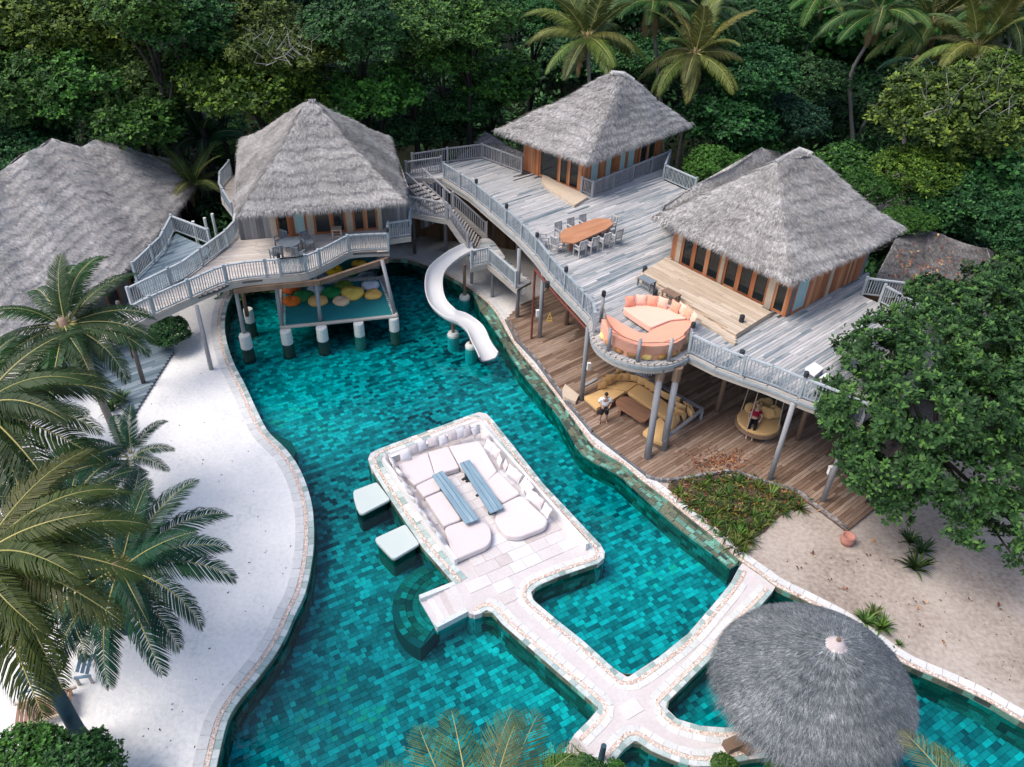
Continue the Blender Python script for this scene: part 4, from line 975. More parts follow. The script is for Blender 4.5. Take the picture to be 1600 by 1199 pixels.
def ridge(path, root, m='thatch'):
    """a bound bundle of straw lying over the ridge"""
    b = MB(); pts = [np.array(p)+[0, 0, -.06] for p in path]; b.tube(pts, [.13]*len(pts), 9)
    for p, t, _ in resample([np.array(p) for p in path], .012):
        n = np.array([-t[1], t[0], 0]); n = n/max(1e-6, np.linalg.norm(n)); a = rr.uniform(-1.35, 1.35); l = rr.uniform(.3, .6)
        p0 = p+t*rr.uniform(-.15, .15)+np.array([0, 0, .06]); d = n*math.sin(a)+t*rr.uniform(-.5, .5)+np.array([0, 0, -.55]); w = t*.02
        b.add([p0-w, p0+w, p0+d*l+np.array([0, 0, .02])], [(0, 1, 2)], rr.random())
    b.build('ridge_cap', m, root, kind='stuff')
def hut_walls(root, F_, a1, a2, L1, L2, z, h, fac1, fac2, closed=True):
    """fac1 runs from F_ back along -a1, fac2 from F_ along a2; each a list of (from, to, kind) in fractions"""
    def panel(p0, p1, kind):
        m_ = (p0+p1)/2; l = np.linalg.norm(p1-p0); an = math.atan2((p1-p0)[1], (p1-p0)[0])
        if kind in ('plank', 'grey'):
            n = max(1, int(l/.17))
            for k in range(n):
                c = p0+(p1-p0)*((k+.5)/n); piece('wall_plank', (c[0], c[1], z+h/2), (l/n-.01, .06+rr.uniform(0, .015), h), an, 'orange' if kind == 'plank' else 'plankgrey', root)
        elif kind == 'post': piece('corner_post', (m_[0], m_[1], z+h/2), (l, .22, h), an, 'orange', root)
        elif kind == 'pale': piece('door_post', (m_[0], m_[1], z+h/2), (l, .2, h), an, 'deck_pale', root)
        elif kind in ('glass', 'curtain', 'door', 'green'):
            d = empty('window', (m_[0], m_[1], z)); d.parent = root; d.location = tuple(np.array([m_[0], m_[1], z])-org(root))
            t = .12
            for s_ in (-1, 1):
                c = m_+(p1-p0)/l*(l/2-t/2)*s_; piece('frame', (c[0], c[1], z+h/2), (t, .11, h), an, 'orange', d)
            piece('frame', (m_[0], m_[1], z+.06), (l-2*t, .11, .12), an, 'orange', d); piece('frame', (m_[0], m_[1], z+h-.06), (l-2*t, .11, .12), an, 'orange', d)
            if kind == 'door': piece('frame', (m_[0], m_[1], z+h*.62), (l-2*t, .09, .08), an, 'orange', d)
            piece('pane', (m_[0], m_[1], z+h/2), (l-2*t, .02, h-.24), an, 'glassdark' if kind in ('glass', 'door', 'green') else 'curtain', d)
            if kind == 'green':
                nrm_ = np.array([-(p1-p0)[1], (p1-p0)[0], 0])/l; c = m_+nrm_*.5*(1 if nrm_[1] > 0 else -1); piece('bench', (c[0], c[1], z+.35), (l*.9, .5, .5), an, 'greenseat', d)
    for s0, s1, k in fac1: panel(F_-a1*L1*s0, F_-a1*L1*s1, k)
    for s0, s1, k in fac2: panel(F_+a2*L2*s0, F_+a2*L2*s1, k)
    A_, C_ = F_-a1*L1, F_+a2*L2; Bk = A_+a2*L2
    if closed:
        b = MB()
        for p, q in ((A_, Bk), (Bk, C_)): b.bar(p+[0, 0, h/2], q+[0, 0, h/2], .12, h)
        b.build('rear_wall', 'plankgrey', root)
        c = (F_+Bk)/2; piece('floor', (c[0], c[1], z+.02), (L1-.2, L2-.2, .06), math.atan2(a1[1], a1[0]), 'interior', root)
        piece('ceiling', (c[0], c[1], z+h-.05), (L1-.1, L2-.1, .05), math.atan2(a1[1], a1[0]), 'interior', root)

def eaves(F_, a1, a2, L1, L2, o1, z, o2=None):
    o2 = o1 if o2 is None else o2; f = lambda p: np.array([p[0], p[1], z])
    return f(F_+a1*o1-a2*o2), f(F_-a1*(L1+o1)-a2*o2), f(F_-a1*(L1+o1)+a2*(L2+o2)), f(F_+a1*o1+a2*(L2+o2))

# upper pavilion
h2 = empty('thatched_pavilion', H2F-f1*2.4+f2*3.9, 'upper square thatched pavilion with aqua curtains, below the two golden palms', 'pavilion')
hut_walls(h2, H2F, f1, f2, 4.8, 7.8, UZ, 2.5, [(0, .04, 'post'), (.04, .22, 'glass'), (.22, .38, 'glass'), (.38, .72, 'glass'), (.72, .76, 'post'), (.76, 1, 'plank')],
          [(0, .03, 'post'), (.03, .08, 'plank'), (.08, .2, 'curtain'), (.2, .26, 'plank'), (.26, .36, 'curtain'), (.36, .44, 'plank'), (.44, .54, 'curtain'), (.54, .66, 'curtain'), (.66, .71, 'plank'), (.71, .82, 'glass'), (.82, .93, 'glass'), (.93, 1, 'post')])
F0, A0_, B0_, C0_ = eaves(H2F, f1, f2, 4.8, 7.8, 1.3, 7.0)
pk, pk2, pk3 = P(955, 112, 10.6), P(975, 114, 10.5), P(990, 124, 10.1)
thatch([(pk, pk2, F0, A0_), (pk2, pk3, C0_, F0), (pk3, pk, B0_, C0_), (pk, pk, A0_, B0_)], h2, 66000, fringe=([A0_, F0, C0_],), wd=.026)
ridge([pk, pk2, pk3], h2)
# curved timber step in front of it
c = P(880, 288, UZ); q = PL([(848,277), (846,286), (853,297), (880,313), (897,325), (918,312), (905,303), (870,288), (855,279)], UZ)
b = MB(); b.prism(q, UZ, UZ+.16); top('step', b, 'deck_pale', 'low curved pale timber step before the upper pavilion doors', 'step')

# main pavilion
h3 = empty('thatched_pavilion', H3F-e1*3.5+e2*3.2, 'largest grey thatched pavilion at the right with a row of tall glass doors', 'pavilion')
hut_walls(h3, H3F, e1, e2, 7.05, 6.5, UZ, 2.45, [(0, .02, 'post'), (.02, .12, 'door'), (.12, .17, 'pale'), (.17, .29, 'glass'), (.29, .41, 'glass'), (.41, .53, 'green'), (.53, .56, 'pale'), (.56, .68, 'glass'), (.68, .80, 'glass'), (.80, .91, 'glass'), (.91, .95, 'pale'), (.95, 1, 'plank')],
          [(0, .03, 'grey'), (.03, .22, 'curtain'), (.22, .26, 'post'), (.26, .46, 'plank'), (.46, .5, 'pale'), (.5, .95, 'plank'), (.95, 1, 'grey')])
F0, A0_, B0_, C0_ = eaves(H3F, e1, e2, 7.05, 6.5, 1.0, 6.85)
A0_ = P(1017, 338, 6.9); F0 = P(1236, 441, 6.75); C0_ = P(1413, 356, 7.0)
pA, pB, pC = P(1213, 252, 10.1), P(1250, 232, 10.3), P(1268, 239, 10.2)
midFC = (F0+C0_)/2+np.array([.25, -.3, -.1])
lowm = P(1320, 405, 6.8)
thatch([(pA, pA, F0, A0_), (pA, pB, lowm, F0), (pB, pC, C0_, lowm), (pC, pC, B0_, C0_), (pC, pA, A0_, B0_)], h3, 84000, fringe=([A0_, (A0_+F0)/2, F0, lowm, C0_],), wd=.026)
ridge([pA, pB, pC], h3)
# rear wing of the same roof
h3b = empty('thatched_pavilion', P(1190, 232, 4.5), 'rear thatched wing showing as a grey ridge behind the main pavilion roof', 'roof')
r0, r1 = P(1036, 318, 7.4), P(1190, 230, 10.1); s0, s1 = P(1217, 245, 9.5), P(1050, 326, 7.0)
thatch([(r0, r1, s1*0+P(1222, 244, 9.6), P(1046, 330, 7.1)), (r1, r1+np.array([1.0, .3, -.4]), P(1216, 236, 9.8)+np.array([.4, .2, -.5]), P(1216, 236, 9.8)), (r1, r0, r0+np.array([.8, 4.2, -3]), r1+np.array([1.5, 4.0, -3.2]))], h3b, 20000, wd=.026)
# raised pale platform with steps before the doors
ppl = [P(1042, 401, UZ+.25), P(1005, 425, UZ+.25), P(1150, 523, UZ+.25), P(1207, 487, UZ+.25)]
pfm = empty('raised_platform', [*ppl[1][:2], UZ], 'raised platform of fresh pale boards before the glass doors of the main pavilion', 'platform')
b = MB(); b.prism(ppl, UZ-.03, UZ+.2); b.build('base', 'deck_pale', pfm)
planks('plank', [(p[0], p[1]) for p in ppl], UZ+.25, .17, D1, 'deck_pale', pfm, 300, lens=(2.5, 5))
sp_ = [P(1005, 425, UZ+.12), P(990, 434, UZ+.12), P(1150, 545, UZ+.12), P(1150, 523, UZ+.12)]
planks('step_plank', [(p[0], p[1]) for p in (P(1003, 426, UZ+.12), P(992, 434, UZ+.12), P(1150, 538, UZ+.12), P(1150, 527, UZ+.12))], UZ+.12, .17, D1, 'deck_pale', pfm, 60, lens=(3, 6), th=.12)

# middle villa
v1 = np.array([.966, .259, 0]); v2 = np.array([-.259, .966, 0])
H1R = P(592, 358, VZ); H1L = H1R-v1*7.4; W1 = H1L-v1*1.0
d1 = [(362,441), (440,432), (480,427), (522,407), (545,395), (576,393), (607,392), (607,375), (641,370), (641,345), (628,330), (612,300), (600,270), (400,262), (362,275), (348,292), (347,312), (372,345), (368,375), (357,388), (300,430), (290,438), (207,480), (170,500), (150,540), (185,524), (232,497), (300,466), (340,452)]
D1P = PL(d1, VZ)
dv = empty('villa_deck', (*P(480, 427, VZ)[:2], 3.3), 'pale timber deck with a wavy front edge before the middle thatched villa', 'deck')
b = MB(); b.prism(D1P, VZ-.16, VZ-.05); b.build('substrate', 'post_dark', dv)
planks('plank', [(p[0], p[1]) for p in D1P], VZ, .15, DH, 'deck_villa', dv, 300, lens=(1.5, 4))
fr1 = smooth_path(PL([(150,542), (185,524), (232,497), (300,466), (362,441), (440,432), (480,427), (522,407), (545,395), (576,392), (607,391)], VZ), 3)
fascia(fr1, VZ+.02, .36, .10, 'fascia', dv); fascia(PL([(607,375), (641,370), (641,348)], VZ), VZ+.02, .3, .09, 'fascia', dv)
fascia(PL([(362,275), (348,292), (347,312), (372,345), (368,375), (290,438), (207,480)], VZ), VZ+.02, .3, .09, 'fascia', dv)
b = MB(); b.bar(P(500, 441, VZ-.5), P(606, 406, VZ-.5), .16, .28); b.bar(P(365, 455, VZ-.5), P(500, 441, VZ-.5), .16, .26); b.build('beam', 'post_brown', dv)
railing(fr1[3:19], 'long railing on the sand side of the bridge to the left building', m='rail', posts=2.0, sp_=.13)
railing(fr1[15:], 'wavy railing along the front of the middle villa deck', m='rail', lamps=(0,), posts=2.2, sp_=.13)
railing(PL([(207,479), (290,437), (357,387), (370,372), (372,358)], VZ), 'dark railing on the far side of the bridge to the left building', m='rail', sp_=.12)
railing(PL([(366,343), (347,311), (348,292), (362,275)], VZ), 'curved railing round the left corner balcony of the middle villa', m='rail', sp_=.12)
railing(PL([(608,374), (641,369), (642,350)], VZ), 'small square balcony railing at the right of the middle villa', m='rail', sp_=.12)
railing(PL([(607,391), (607,377)], VZ), 'short return of the villa railing beside the small balcony', m='rail', lamps=(0,))
for (x, y), zt, mm in (((381,520), VZ-.2, 'post'), ((386,492), VZ-.2, 'post_brown'), ((330,576), VZ-.2, 'post'), ((441,511), VZ-.2, 'post'), ((501,503), VZ-.2, 'post'), ((618,492), VZ-.2, 'post'), ((648,395), 3.5, 'post_dark'), ((225,600), 3.4, 'post_dark'), ((210,560), 3.4, 'post_dark')):
    zb = .05 if x in (330, 225, 210, 648) else .55; g_ = P(x, y, zb)
    hd = {618: P(597, 407, VZ-.25)}.get(x, None)
    b = MB(); b.tube([g_-[0, 0, .08], hd if hd is not None else (g_[0]+.05, g_[1], zt)], [.11, .10], 9); b.build('post', mm, dv, smooth=True)
g_ = P(608, 395, 3.2)
# piers in the pool
for k, (x, y, r_) in enumerate(((382,545,.30), (387,505,.26), (446,538,.30), (502,533,.30), (560,526,.28), (615,518,.28), (436,470,.26), (600,455,.26))):
    g_ = P(x, y-22 if k not in (0, 1) else y-22, .55); b = MB(); b.lathe([(r_*1.02, -.83), (r_, -.06), (r_*.93, 0), (0, 0)], g_, 16); b2 = MB(); b2.lathe([(r_*1.08, -1.75), (r_*1.04, -.81), (r_*.9, -.80)], g_, 16)
    pr_ = top('pier', b, 'concrete', ['round concrete pier under the leftmost post of the middle villa', 'round pier standing behind the leftmost pier in the pool', 'round pier under the left front corner of the net frame', 'second round pier from the left under the net frame front', 'third round pier from the left under the net frame front', 'round pier under the right front corner of the net frame', 'round pier under the back left corner of the net frame', 'round pier under the back right corner of the net frame'][k], 'pier', 'concrete piers in the pool'); b2.build('submerged_footing', 'walltile', pr_)
# net frame
nq = [P(440, 512, .62), P(620, 494, .62), P(597, 434, .62), P(440, 448, .62)]
net = empty('lounge_net', [*nq[0][:2], .5], 'aqua lounging net laced into a pale timber frame over the pool', 'net')
for a, c in zip(nq, nq[1:]+nq[:1]):
    b = MB(); b.tube([a, c], .10, 9); b.build('beam', 'fascia', net)
cen = sum(nq)/4; ni = [cen+(p-cen)*.93 for p in nq]
b = MB(); b.prism(ni, .60, .615); b.build('mesh', 'net', net)
q = MB()
for a, c, i0, i1 in zip(nq, nq[1:]+nq[:1], ni, ni[1:]+ni[:1]):
    for k in range(1, 46):
        f = k/46; q.bar(a+(c-a)*f, i0+(i1-i0)*(f+rr.uniform(-.01, .01)), .02, .02)
q.build('lacing', 'white_cloth', net, kind='stuff')
nb = [P(518, 424, .62), P(592, 418, .62), P(588, 398, .62), P(515, 402, .62)]
b = MB(); b.prism(nb, .58, .60); 
net2 = empty('lounge_net', [*nb[0][:2], .5], 'dark rear net in the shade under the middle villa', 'net'); b.build('mesh', 'net', net2)
for a, c in zip(nb, nb[1:]+nb[:1]):
    b = MB(); b.tube([a, c], .07, 8); b.build('beam', 'post', net2)
bags = [(456,452,.42,(.62,.13,.03),'brick orange beanbag at the back left of the net'), (457,470,.42,(.80,.19,.03),'bright orange beanbag at the front left of the net'), (475,463,.50,(.03,.20,.06),'green beanbag touching two orange ones'), (494,453,.42,(.55,.60,.66),'pale grey beanbag between two green ones'), (497,470,.46,(.80,.47,.17),'light orange beanbag behind the middle post'),
        (520,458,.50,(.02,.24,.07),'green beanbag in the middle of the net'), (537,448,.48,(.15,.22,.04),'olive green beanbag at the back of the net'), (534,470,.40,(.84,.58,.36),'pale peach beanbag alone at the front of the net'), (551,459,.56,(.86,.58,.12),'largest beanbag, golden yellow, right of centre'), (579,446,.44,(.66,.68,.76),'white beanbag at the right end of the net'), (583,460,.42,(.84,.48,.13),'amber beanbag in front of the white one'),
        (524,423,.44,(.70,.42,.02),'mustard beanbag in the shade on the rear net'), (549,424,.46,(.01,.10,.04),'dark green beanbag in the shade on the rear net'), (561,412,.38,(.75,.45,.05),'yellow beanbag half hidden under the villa beam')]
def beanbag():
    b = MB(); n = 22; prof = [(.0, .0), (.45, .0), (.5, .09), (.47, .20), (.36, .28), (.2, .315), (.06, .31), (.0, .30)]
    b.lathe(prof, (0, 0, 0), n); V = np.array(b.v); a = np.arctan2(V[:, 1], V[:, 0]); s_ = 1+.05*np.sin(3*a+.5)+.03*np.sin(7*a); V[:, 0] *= s_; V[:, 1] *= s_; V[:, 2] += .03*np.sin(2*a)*(V[:, 2] > .1)
    return mesh_np('beanbag', V, b.f, smooth=True)
bm_ = beanbag()
for k, (x, y, r_, c_, lab) in enumerate(bags):
    z = .62; g_ = P(x, y+3, z); o = link('beanbag', bm_, 'bag', None, g_, (0, 0, rr.uniform(0, 6)), (r_/.42,)*2+(r_/.42,), color=c_); tag(o, lab, 'beanbag', 'beanbags lying on the nets')
# middle villa walls and roof
h1 = empty('thatched_villa', (H1L+H1R)/2+v2*3, 'middle thatched villa with a pointed roof and orange-framed doors over the pool', 'villa')
FR_ = H1R+v1*1.75
def fr(x): return (x-0)/9.9
hut_walls(h1, FR_, v1, v2, 9.1, 6.6, VZ, 2.3, [(0, .17, 'grey'), (.17, .195, 'pale'), (.195, .27, 'door'), (.27, .345, 'door'), (.345, .385, 'pale'), (.385, .47, 'door'), (.47, .575, 'green'), (.575, .615, 'pale'), (.615, .70, 'curtain'), (.70, .715, 'post'), (.715, .79, 'door'), (.79, .825, 'pale'), (.825, 1, 'grey')],
          [(0, .3, 'grey'), (.3, .7, 'grey'), (.7, 1, 'grey')])
eF, eL = P(634, 315, 6.15), P(371, 336, 6.15); eBR, eBL = P(606, 212, 6.9), P(377, 216, 6.9)
ap = P(486, 157, 10.0); ap1, ap2 = ap-v1*.15, ap+v1*.15
thatch([(ap1, ap2, eF, eL), (ap2, ap2, eBR, eF), (ap1, ap1, eL, eBL), (ap2, ap1, eBL, eBR)], h1, 78000, fringe=([eBL, eL, (eL+eF)/2+[0, -.1, 0], eF, eBR],), wd=.026, th=.22)
ridge([ap1, ap, ap2], h1)

# left building
h0 = empty('thatched_building', (-24, 38, 0), 'low broad thatched building at the left edge behind the front palms', 'building')
LZ = 3.0
tp = [P(-170, 395, 6.6), P(-60, 308, 6.7), P(0, 268, 6.7), P(40, 243, 6.9), P(80, 217, 7.0), P(125, 232, 6.3), P(150, 218, 6.5), P(205, 234, 5.6), P(265, 250, 4.3)]
bt = [P(-60, 640, 3.0), P(10, 570, 3.0), P(60, 532, 3.0), P(120, 486, 3.0), P(180, 440, 3.0), P(225, 388, 3.0), P(268, 337, 3.0), P(290, 308, 3.05), P(303, 288, 3.1)]
fc = [(tp[i], tp[i+1], bt[i+1], bt[i]) for i in range(len(tp)-1)]
fc += [(tp[i+1], tp[i], tp[i]+np.array([-5, 1.5, -3.5]), tp[i+1]+np.array([-5, 1.5, -3.5])) for i in range(5)]
fc += [(tp[8], tp[6], tp[6]+np.array([-2, 5, -3.]), bt[8]+np.array([-.5, 1., 0]))]
thatch(fc, h0, 84000, m='thatch', fringe=(bt,), wd=.026, step=1.0, th=.3, rib=0)
q = np.array([-21.9, 34.5, 0]); ax = np.array([0.0, 1.0, 0]); 
for k in range(10):
    p0, p1 = q+ax*(k*1.35), q+ax*(k*1.35+1.3); m_ = (p0+p1)/2
    if k % 2:
        d = empty('window', (0, 0, 0)); d.parent = h0; d.location = tuple(np.array([m_[0], m_[1], .3])-org(h0))
        for s_ in (-.58, .58): piece('frame', (m_[0], m_[1]+s_, 1.5), (.12, .1, 2.3), 0, 'orange', d)
        for zz in (.45, 2.55): piece('frame', (m_[0], m_[1], zz), (.12, 1.06, .1), 0, 'orange', d)
        piece('pane', (m_[0], m_[1], 1.5), (.03, 1.06, 2.0), 0, 'glassdark', d)
    else: piece('wall', (m_[0], m_[1], 1.4), (.14, 1.3, 2.8), 0, 'plankgrey', h0)
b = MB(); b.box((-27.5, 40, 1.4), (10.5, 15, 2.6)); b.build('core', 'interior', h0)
# blue-grey boards beside it
lb = PL([(160,618), (208,650), (272,548), (225,520), (150,500), (60,600)], .1)
ldk = empty('side_deck', (*lb[0][:2], 0), 'low blue-grey boardwalk on the sand beside the left building', 'deck')
planks('plank', [(p[0], p[1]) for p in lb], .12, .2, .72, 'deck_blue', ldk, 200)
b = MB(); b.prism(lb, -.02, .07); b.build('substrate', 'post_dark', ldk)
# sloping side gangway behind the bridge
rg = PL([(210,440), (275,365), (330,390), (300,425), (230,470)], 3.2)
walk(rg, 3.2, 'dark side gangway sloping past the left building windows', m='deck_blue', ang_=.9)
railing(PL([(214,438), (256,396), (273,362)], 3.2), 'railing of the dark side gangway next to the left building', m='rail')
railing(PL([(273,362), (330,384)], 3.2), 'railing closing the far end of the dark side gangway', m='rail')
for k, (x, y) in enumerate(((315, 405), (333, 402), (345, 398))):
    g_ = P(x, y, 1.2); b = MB(); b.tube([(g_[0], g_[1], -.02), (g_[0], g_[1], 3.6+k*.1)], .09, 8); top('post', b, 'concrete', '%s pale pole behind the bridge railing' % ('left', 'middle', 'right')[k], 'pole', 'pale poles behind the bridge')

# dark thatch at the far right with fallen leaves
h4 = empty('thatched_roof', (22, 35, 0), 'dark leaf-littered thatch roof beside the main pavilion at the right', 'roof')
t4 = [P(1400, 372, 4.6), P(1440, 358, 4.8), P(1545, 386, 4.6)]; b4 = [P(1352, 470, 3.0), P(1470, 505, 2.4), P(1555, 495, 2.5), P(1606, 436, 2.6)]
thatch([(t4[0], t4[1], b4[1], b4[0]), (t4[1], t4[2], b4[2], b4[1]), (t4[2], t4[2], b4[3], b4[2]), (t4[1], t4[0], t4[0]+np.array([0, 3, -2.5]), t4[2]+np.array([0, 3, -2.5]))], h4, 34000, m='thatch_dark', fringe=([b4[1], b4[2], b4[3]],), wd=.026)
b = MB(); b.box((22.8, 36.5, 1.1), (4.5, 4, 2.2), .4); b.build('wall', 'interior', h4)
h5 = empty('thatched_roof', P(1390, 270, 0), 'far grey thatch ridge half hidden by trees right of the main pavilion', 'roof')
a, c = P(1345, 246, 4.0), P(1440, 285, 4.0)
thatch([(a, c, c+np.array([-2, -3.5, -2]), a+np.array([-2, -3.5, -2])), (c, a, a+np.array([2, 3, -2]), c+np.array([2, 3, -2]))], h5, 5000, wd=.06)
b = MB(); m_ = (a+c)/2; b.box((m_[0], m_[1], 1.0), (6, 4, 2.0), -.5); b.build('wall', 'interior', h5)
h6 = empty('thatched_roof', P(785, 235, 0), 'small dark thatch ridge left of the upper pavilion beyond the deck railing', 'roof')
a, c = P(758, 206, 5.0), P(828, 246, 4.4)
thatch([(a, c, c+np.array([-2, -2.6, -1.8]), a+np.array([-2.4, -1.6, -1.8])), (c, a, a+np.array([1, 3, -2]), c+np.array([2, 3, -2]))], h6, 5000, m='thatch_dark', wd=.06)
b = MB(); m_ = (a+c)/2; b.box((m_[0], m_[1], 1.4), (3.6, 3, 2.8), -.7); b.build('wall', 'interior', h6)

# round thatched parasol hut at lower right
uc = np.array([9.25, 13.55, 0.0]); ur = 2.82; uz = 2.55; uh = 1.95
um = empty('thatched_umbrella', uc, 'round blue-grey thatched umbrella roof at the lower right, over the small pool', 'umbrella roof')
n = 26; faces = []; apx = uc+np.array([0.12, -.1, uz+uh])
def up_(a, f, dz=0): 
    r_ = ur*f; s_ = 1+.03*math.sin(a*2+1)
    return np.array([uc[0]+.12*(1-f)+r_*s_*math.cos(a), uc[1]-.1*(1-f)+r_*s_*math.sin(a), uz+uh*(1-.35*f-.65*f*f)+dz])
O_ = org(um); V = []; F = []; nr = 40; na = 120
for i in range(nr+1):
    f = i/nr
    for j in range(na):
        a = 2*math.pi*j/na; ph = f*7.5+.12*math.sin(a*3)
        V.append(up_(a, f, .05*(ph-math.floor(ph))-.10+.03*math.sin(a*5)*f+.02*math.sin(a*9+f*8)))
for i in range(nr):
    for j in range(na): F.append((i*na+j, (i+1)*na+j, (i+1)*na+(j+1) % na, i*na+(j+1) % na))
nv = len(V)
for j in range(na): V.append(up_(2*math.pi*j/na, .94, -.22))
for j in range(na): F.append((nr*na+j, nv+j, nv+(j+1) % na, nr*na+(j+1) % na))
V.append(uc+[0, 0, uz+uh-.5]); 
for j in range(na): F.append((nv+j, nv+na, nv+(j+1) % na))
link('thatch', mesh_np('thatch', np.array(V)-O_, F, [.35]*len(F), smooth=True), 'thatch_blue', um)
m_ = 80000; f = np.sqrt(RS.uniform(.004, 1.0, m_)); a = RS.uniform(0, 2*np.pi, m_)
s_ = 1+.03*np.sin(a*2+1)
p = np.stack([uc[0]+.12*(1-f)+ur*f*s_*np.cos(a), uc[1]-.1*(1-f)+ur*f*s_*np.sin(a), uz+uh*(1-.35*f-.65*f*f)], 1)
sl_ = uh*(.35+1.3*f)/ur; dn = np.stack([np.cos(a), np.sin(a), -sl_], 1); dn /= np.linalg.norm(dn, axis=1)[:, None]
si = np.stack([-np.sin(a), np.cos(a), np.zeros(m_)], 1); nn = np.cross(dn, si); nn *= np.sign(nn[:, 2:3])
an = RS.normal(0, .30, m_); d2 = dn*np.cos(an)[:, None]+si*np.sin(an)[:, None]; s2 = np.cross(d2, nn)
l = RS.uniform(.14, .40, m_); w = RS.uniform(.008, .018, m_); ph = f*7.5+.12*np.sin(a*3); hh = .07*(ph-np.floor(ph))-.03
edge = f > .965; d2[edge] += np.stack([np.zeros(edge.sum()), np.zeros(edge.sum()), -RS.uniform(.3, 1.3, edge.sum())], 1); 
a0 = p+nn*(hh+.0)[:, None]; tip = a0+d2*l[:, None]+nn*RS.uniform(.01, .06, m_)[:, None]
SVv = np.stack([a0-s2*w[:, None]/2, a0+s2*w[:, None]/2, tip], 1).reshape(-1, 3)
link('straw', mesh_np('straw', SVv-O_, np.arange(m_*3).reshape(-1, 3), np.clip(RS.beta(1.7, 2.2, m_), .001, .999)), 'thatch_blue', um, kind='stuff')
b = MB(); b.lathe([(.30, -.17), (.29, -.12), (.2, -.0), (.12, .07), (.0, .09)], apx+[0, 0, .06], 18); b.build('cap', 'thatch_cap', um, smooth=True)
q = MB()
for k in range(160):
    a = rr.uniform(0, 6.283); q.bar(apx+[.1*math.cos(a), .1*math.sin(a), .13], apx+[.34*math.cos(a), .34*math.sin(a), -.12+rr.uniform(-.03, .03)], .02, .008, rr.random())
q.build('cap_straw', 'thatch_cap', um, kind='stuff')
b = MB(); b.tube([apx+[0, 0, .1], apx+[.01, 0, .24]], [.07, .05], 8); b.build('cap_knot', 'post_brown', um)
b = MB(); b.tube([uc+[0, 0, -.02], uc+[0, 0, uz+uh-.4]], .14, 10); b.build('pole', 'post', um)
b = MB(); b.box((P(1143, 1168, 0)[0], P(1143, 1168, 0)[1], .14), (.5, .35, .3), .4); b.box((P(1165, 1172, 0)[0], P(1165, 1172, 0)[1], .1), (.3, .3, .22), .9); top('rock', b, 'post_brown', 'brown rocks on the curved white path beside the round thatched umbrella', 'rocks')
# ------------------------------------------------------------------ furniture
def clone(root, loc, rz, label, group=None, scale=1):
    r_ = root.copy(); COL.objects.link(r_); r_.location = tuple(loc); r_.rotation_euler = (0, 0, rz); r_.scale = (scale,)*3
    for k in list(r_.keys()):
        if k == 'group' and group is None: del r_[k]
    r_['label'] = label
    if group: r_['group'] = group
    for ch in [o for o in root.children]:
        c = ch.copy(); COL.objects.link(c); c.parent = r_
    return r_
def make_chair(m, arms=True, slats=6):
    t = empty('chair', (0, 0, 0), 'x', 'chair', 'x')
    piece('seat', (0, 0, .43), (.50, .48, .05), 0, m, t)
    for i in (-1, 1):
        for j in (-1, 1): piece('leg', (i*.23, j*.21, .205 if j > 0 else .205), (.05, .05, .41), 0, m, t)
        piece('back_post', (i*.23, -.24, .68), (.05, .05, .48), 0, m, t, tilt=.12)
        if arms: piece('armrest', (i*.25, .0, .64), (.06, .48, .04), 0, m, t); piece('arm_post', (i*.25, .2, .53), (.04, .04, .2), 0, m, t)
    piece('back_rail', (0, -.27, .91), (.50, .05, .07), 0, m, t)
    for k in range(slats): piece('back_slat', (-.17+.34*k/(slats-1), -.25, .68), (.035, .03, .42), 0, m, t, tilt=.12)
    return t
# long timber table on the upper deck
tp_ = round_poly(PL([(874,367), (878,378), (898,380), (948,358), (958,350), (953,342), (932,341), (882,358)], UZ+.74), .01)
tc = sum(np.array([*p[:2], 0]) for p in tp_)/len(tp_)
tb = empty('dining_table', (tc[0], tc[1], UZ), 'long orange timber dining table with rounded ends on the upper deck', 'table')
b = MB(); b.prism(tp_, UZ+.68, UZ+.74); b.build('tabletop', 'tabletop', tb)
td = (P(955, 348, UZ)-P(878, 372, UZ)); td[2] = 0; tL = np.linalg.norm(td); td /= tL; tn = np.array([-td[1], td[0], 0])
for i in (-1, 1):
    for j in (-1, 1):
        p = tc+td*tL*.36*i+tn*.3*j; piece('leg', (p[0], p[1], UZ+.34), (.12, .12, .68), math.atan2(td[1], td[0]), 'tabletop', tb)
ch = make_chair('chair'); ta = math.atan2(td[1], td[0]); first = True
def put_chair(proto, loc, rz, label, group):
    global first
    if first:
        proto.location = tuple(loc); proto.rotation_euler = (0, 0, rz); proto['label'] = label; proto['group'] = group; first = False; return proto
    return clone(proto, loc, rz, label, group)
GC = 'grey slatted armchairs round the long table'
spots = []
for k in range(4): spots.append((tc-tn*1.02+td*(-1.25+.82*k), ta, '%s grey armchair from the left on the near side of the long table' % ORD[k]))
for k in range(3): spots.append((tc+tn*1.0+td*(-.9+.85*k), ta+math.pi, '%s grey armchair from the left on the far side of the long table' % ORD[k]))
spots.append((tc-td*1.95, ta-math.pi/2+.15, 'grey armchair at the left end of the long table')); spots.append((tc+td*1.9+tn*.2, ta+math.pi/2, 'grey armchair at the right end of the long table'))
spots.append((tc-td*2.25+tn*.75, ta-math.pi/2-.4, 'grey armchair pulled back from the left end of the long table'))
for loc, rz, lab in spots: put_chair(ch, (loc[0], loc[1], UZ), rz, lab, GC)
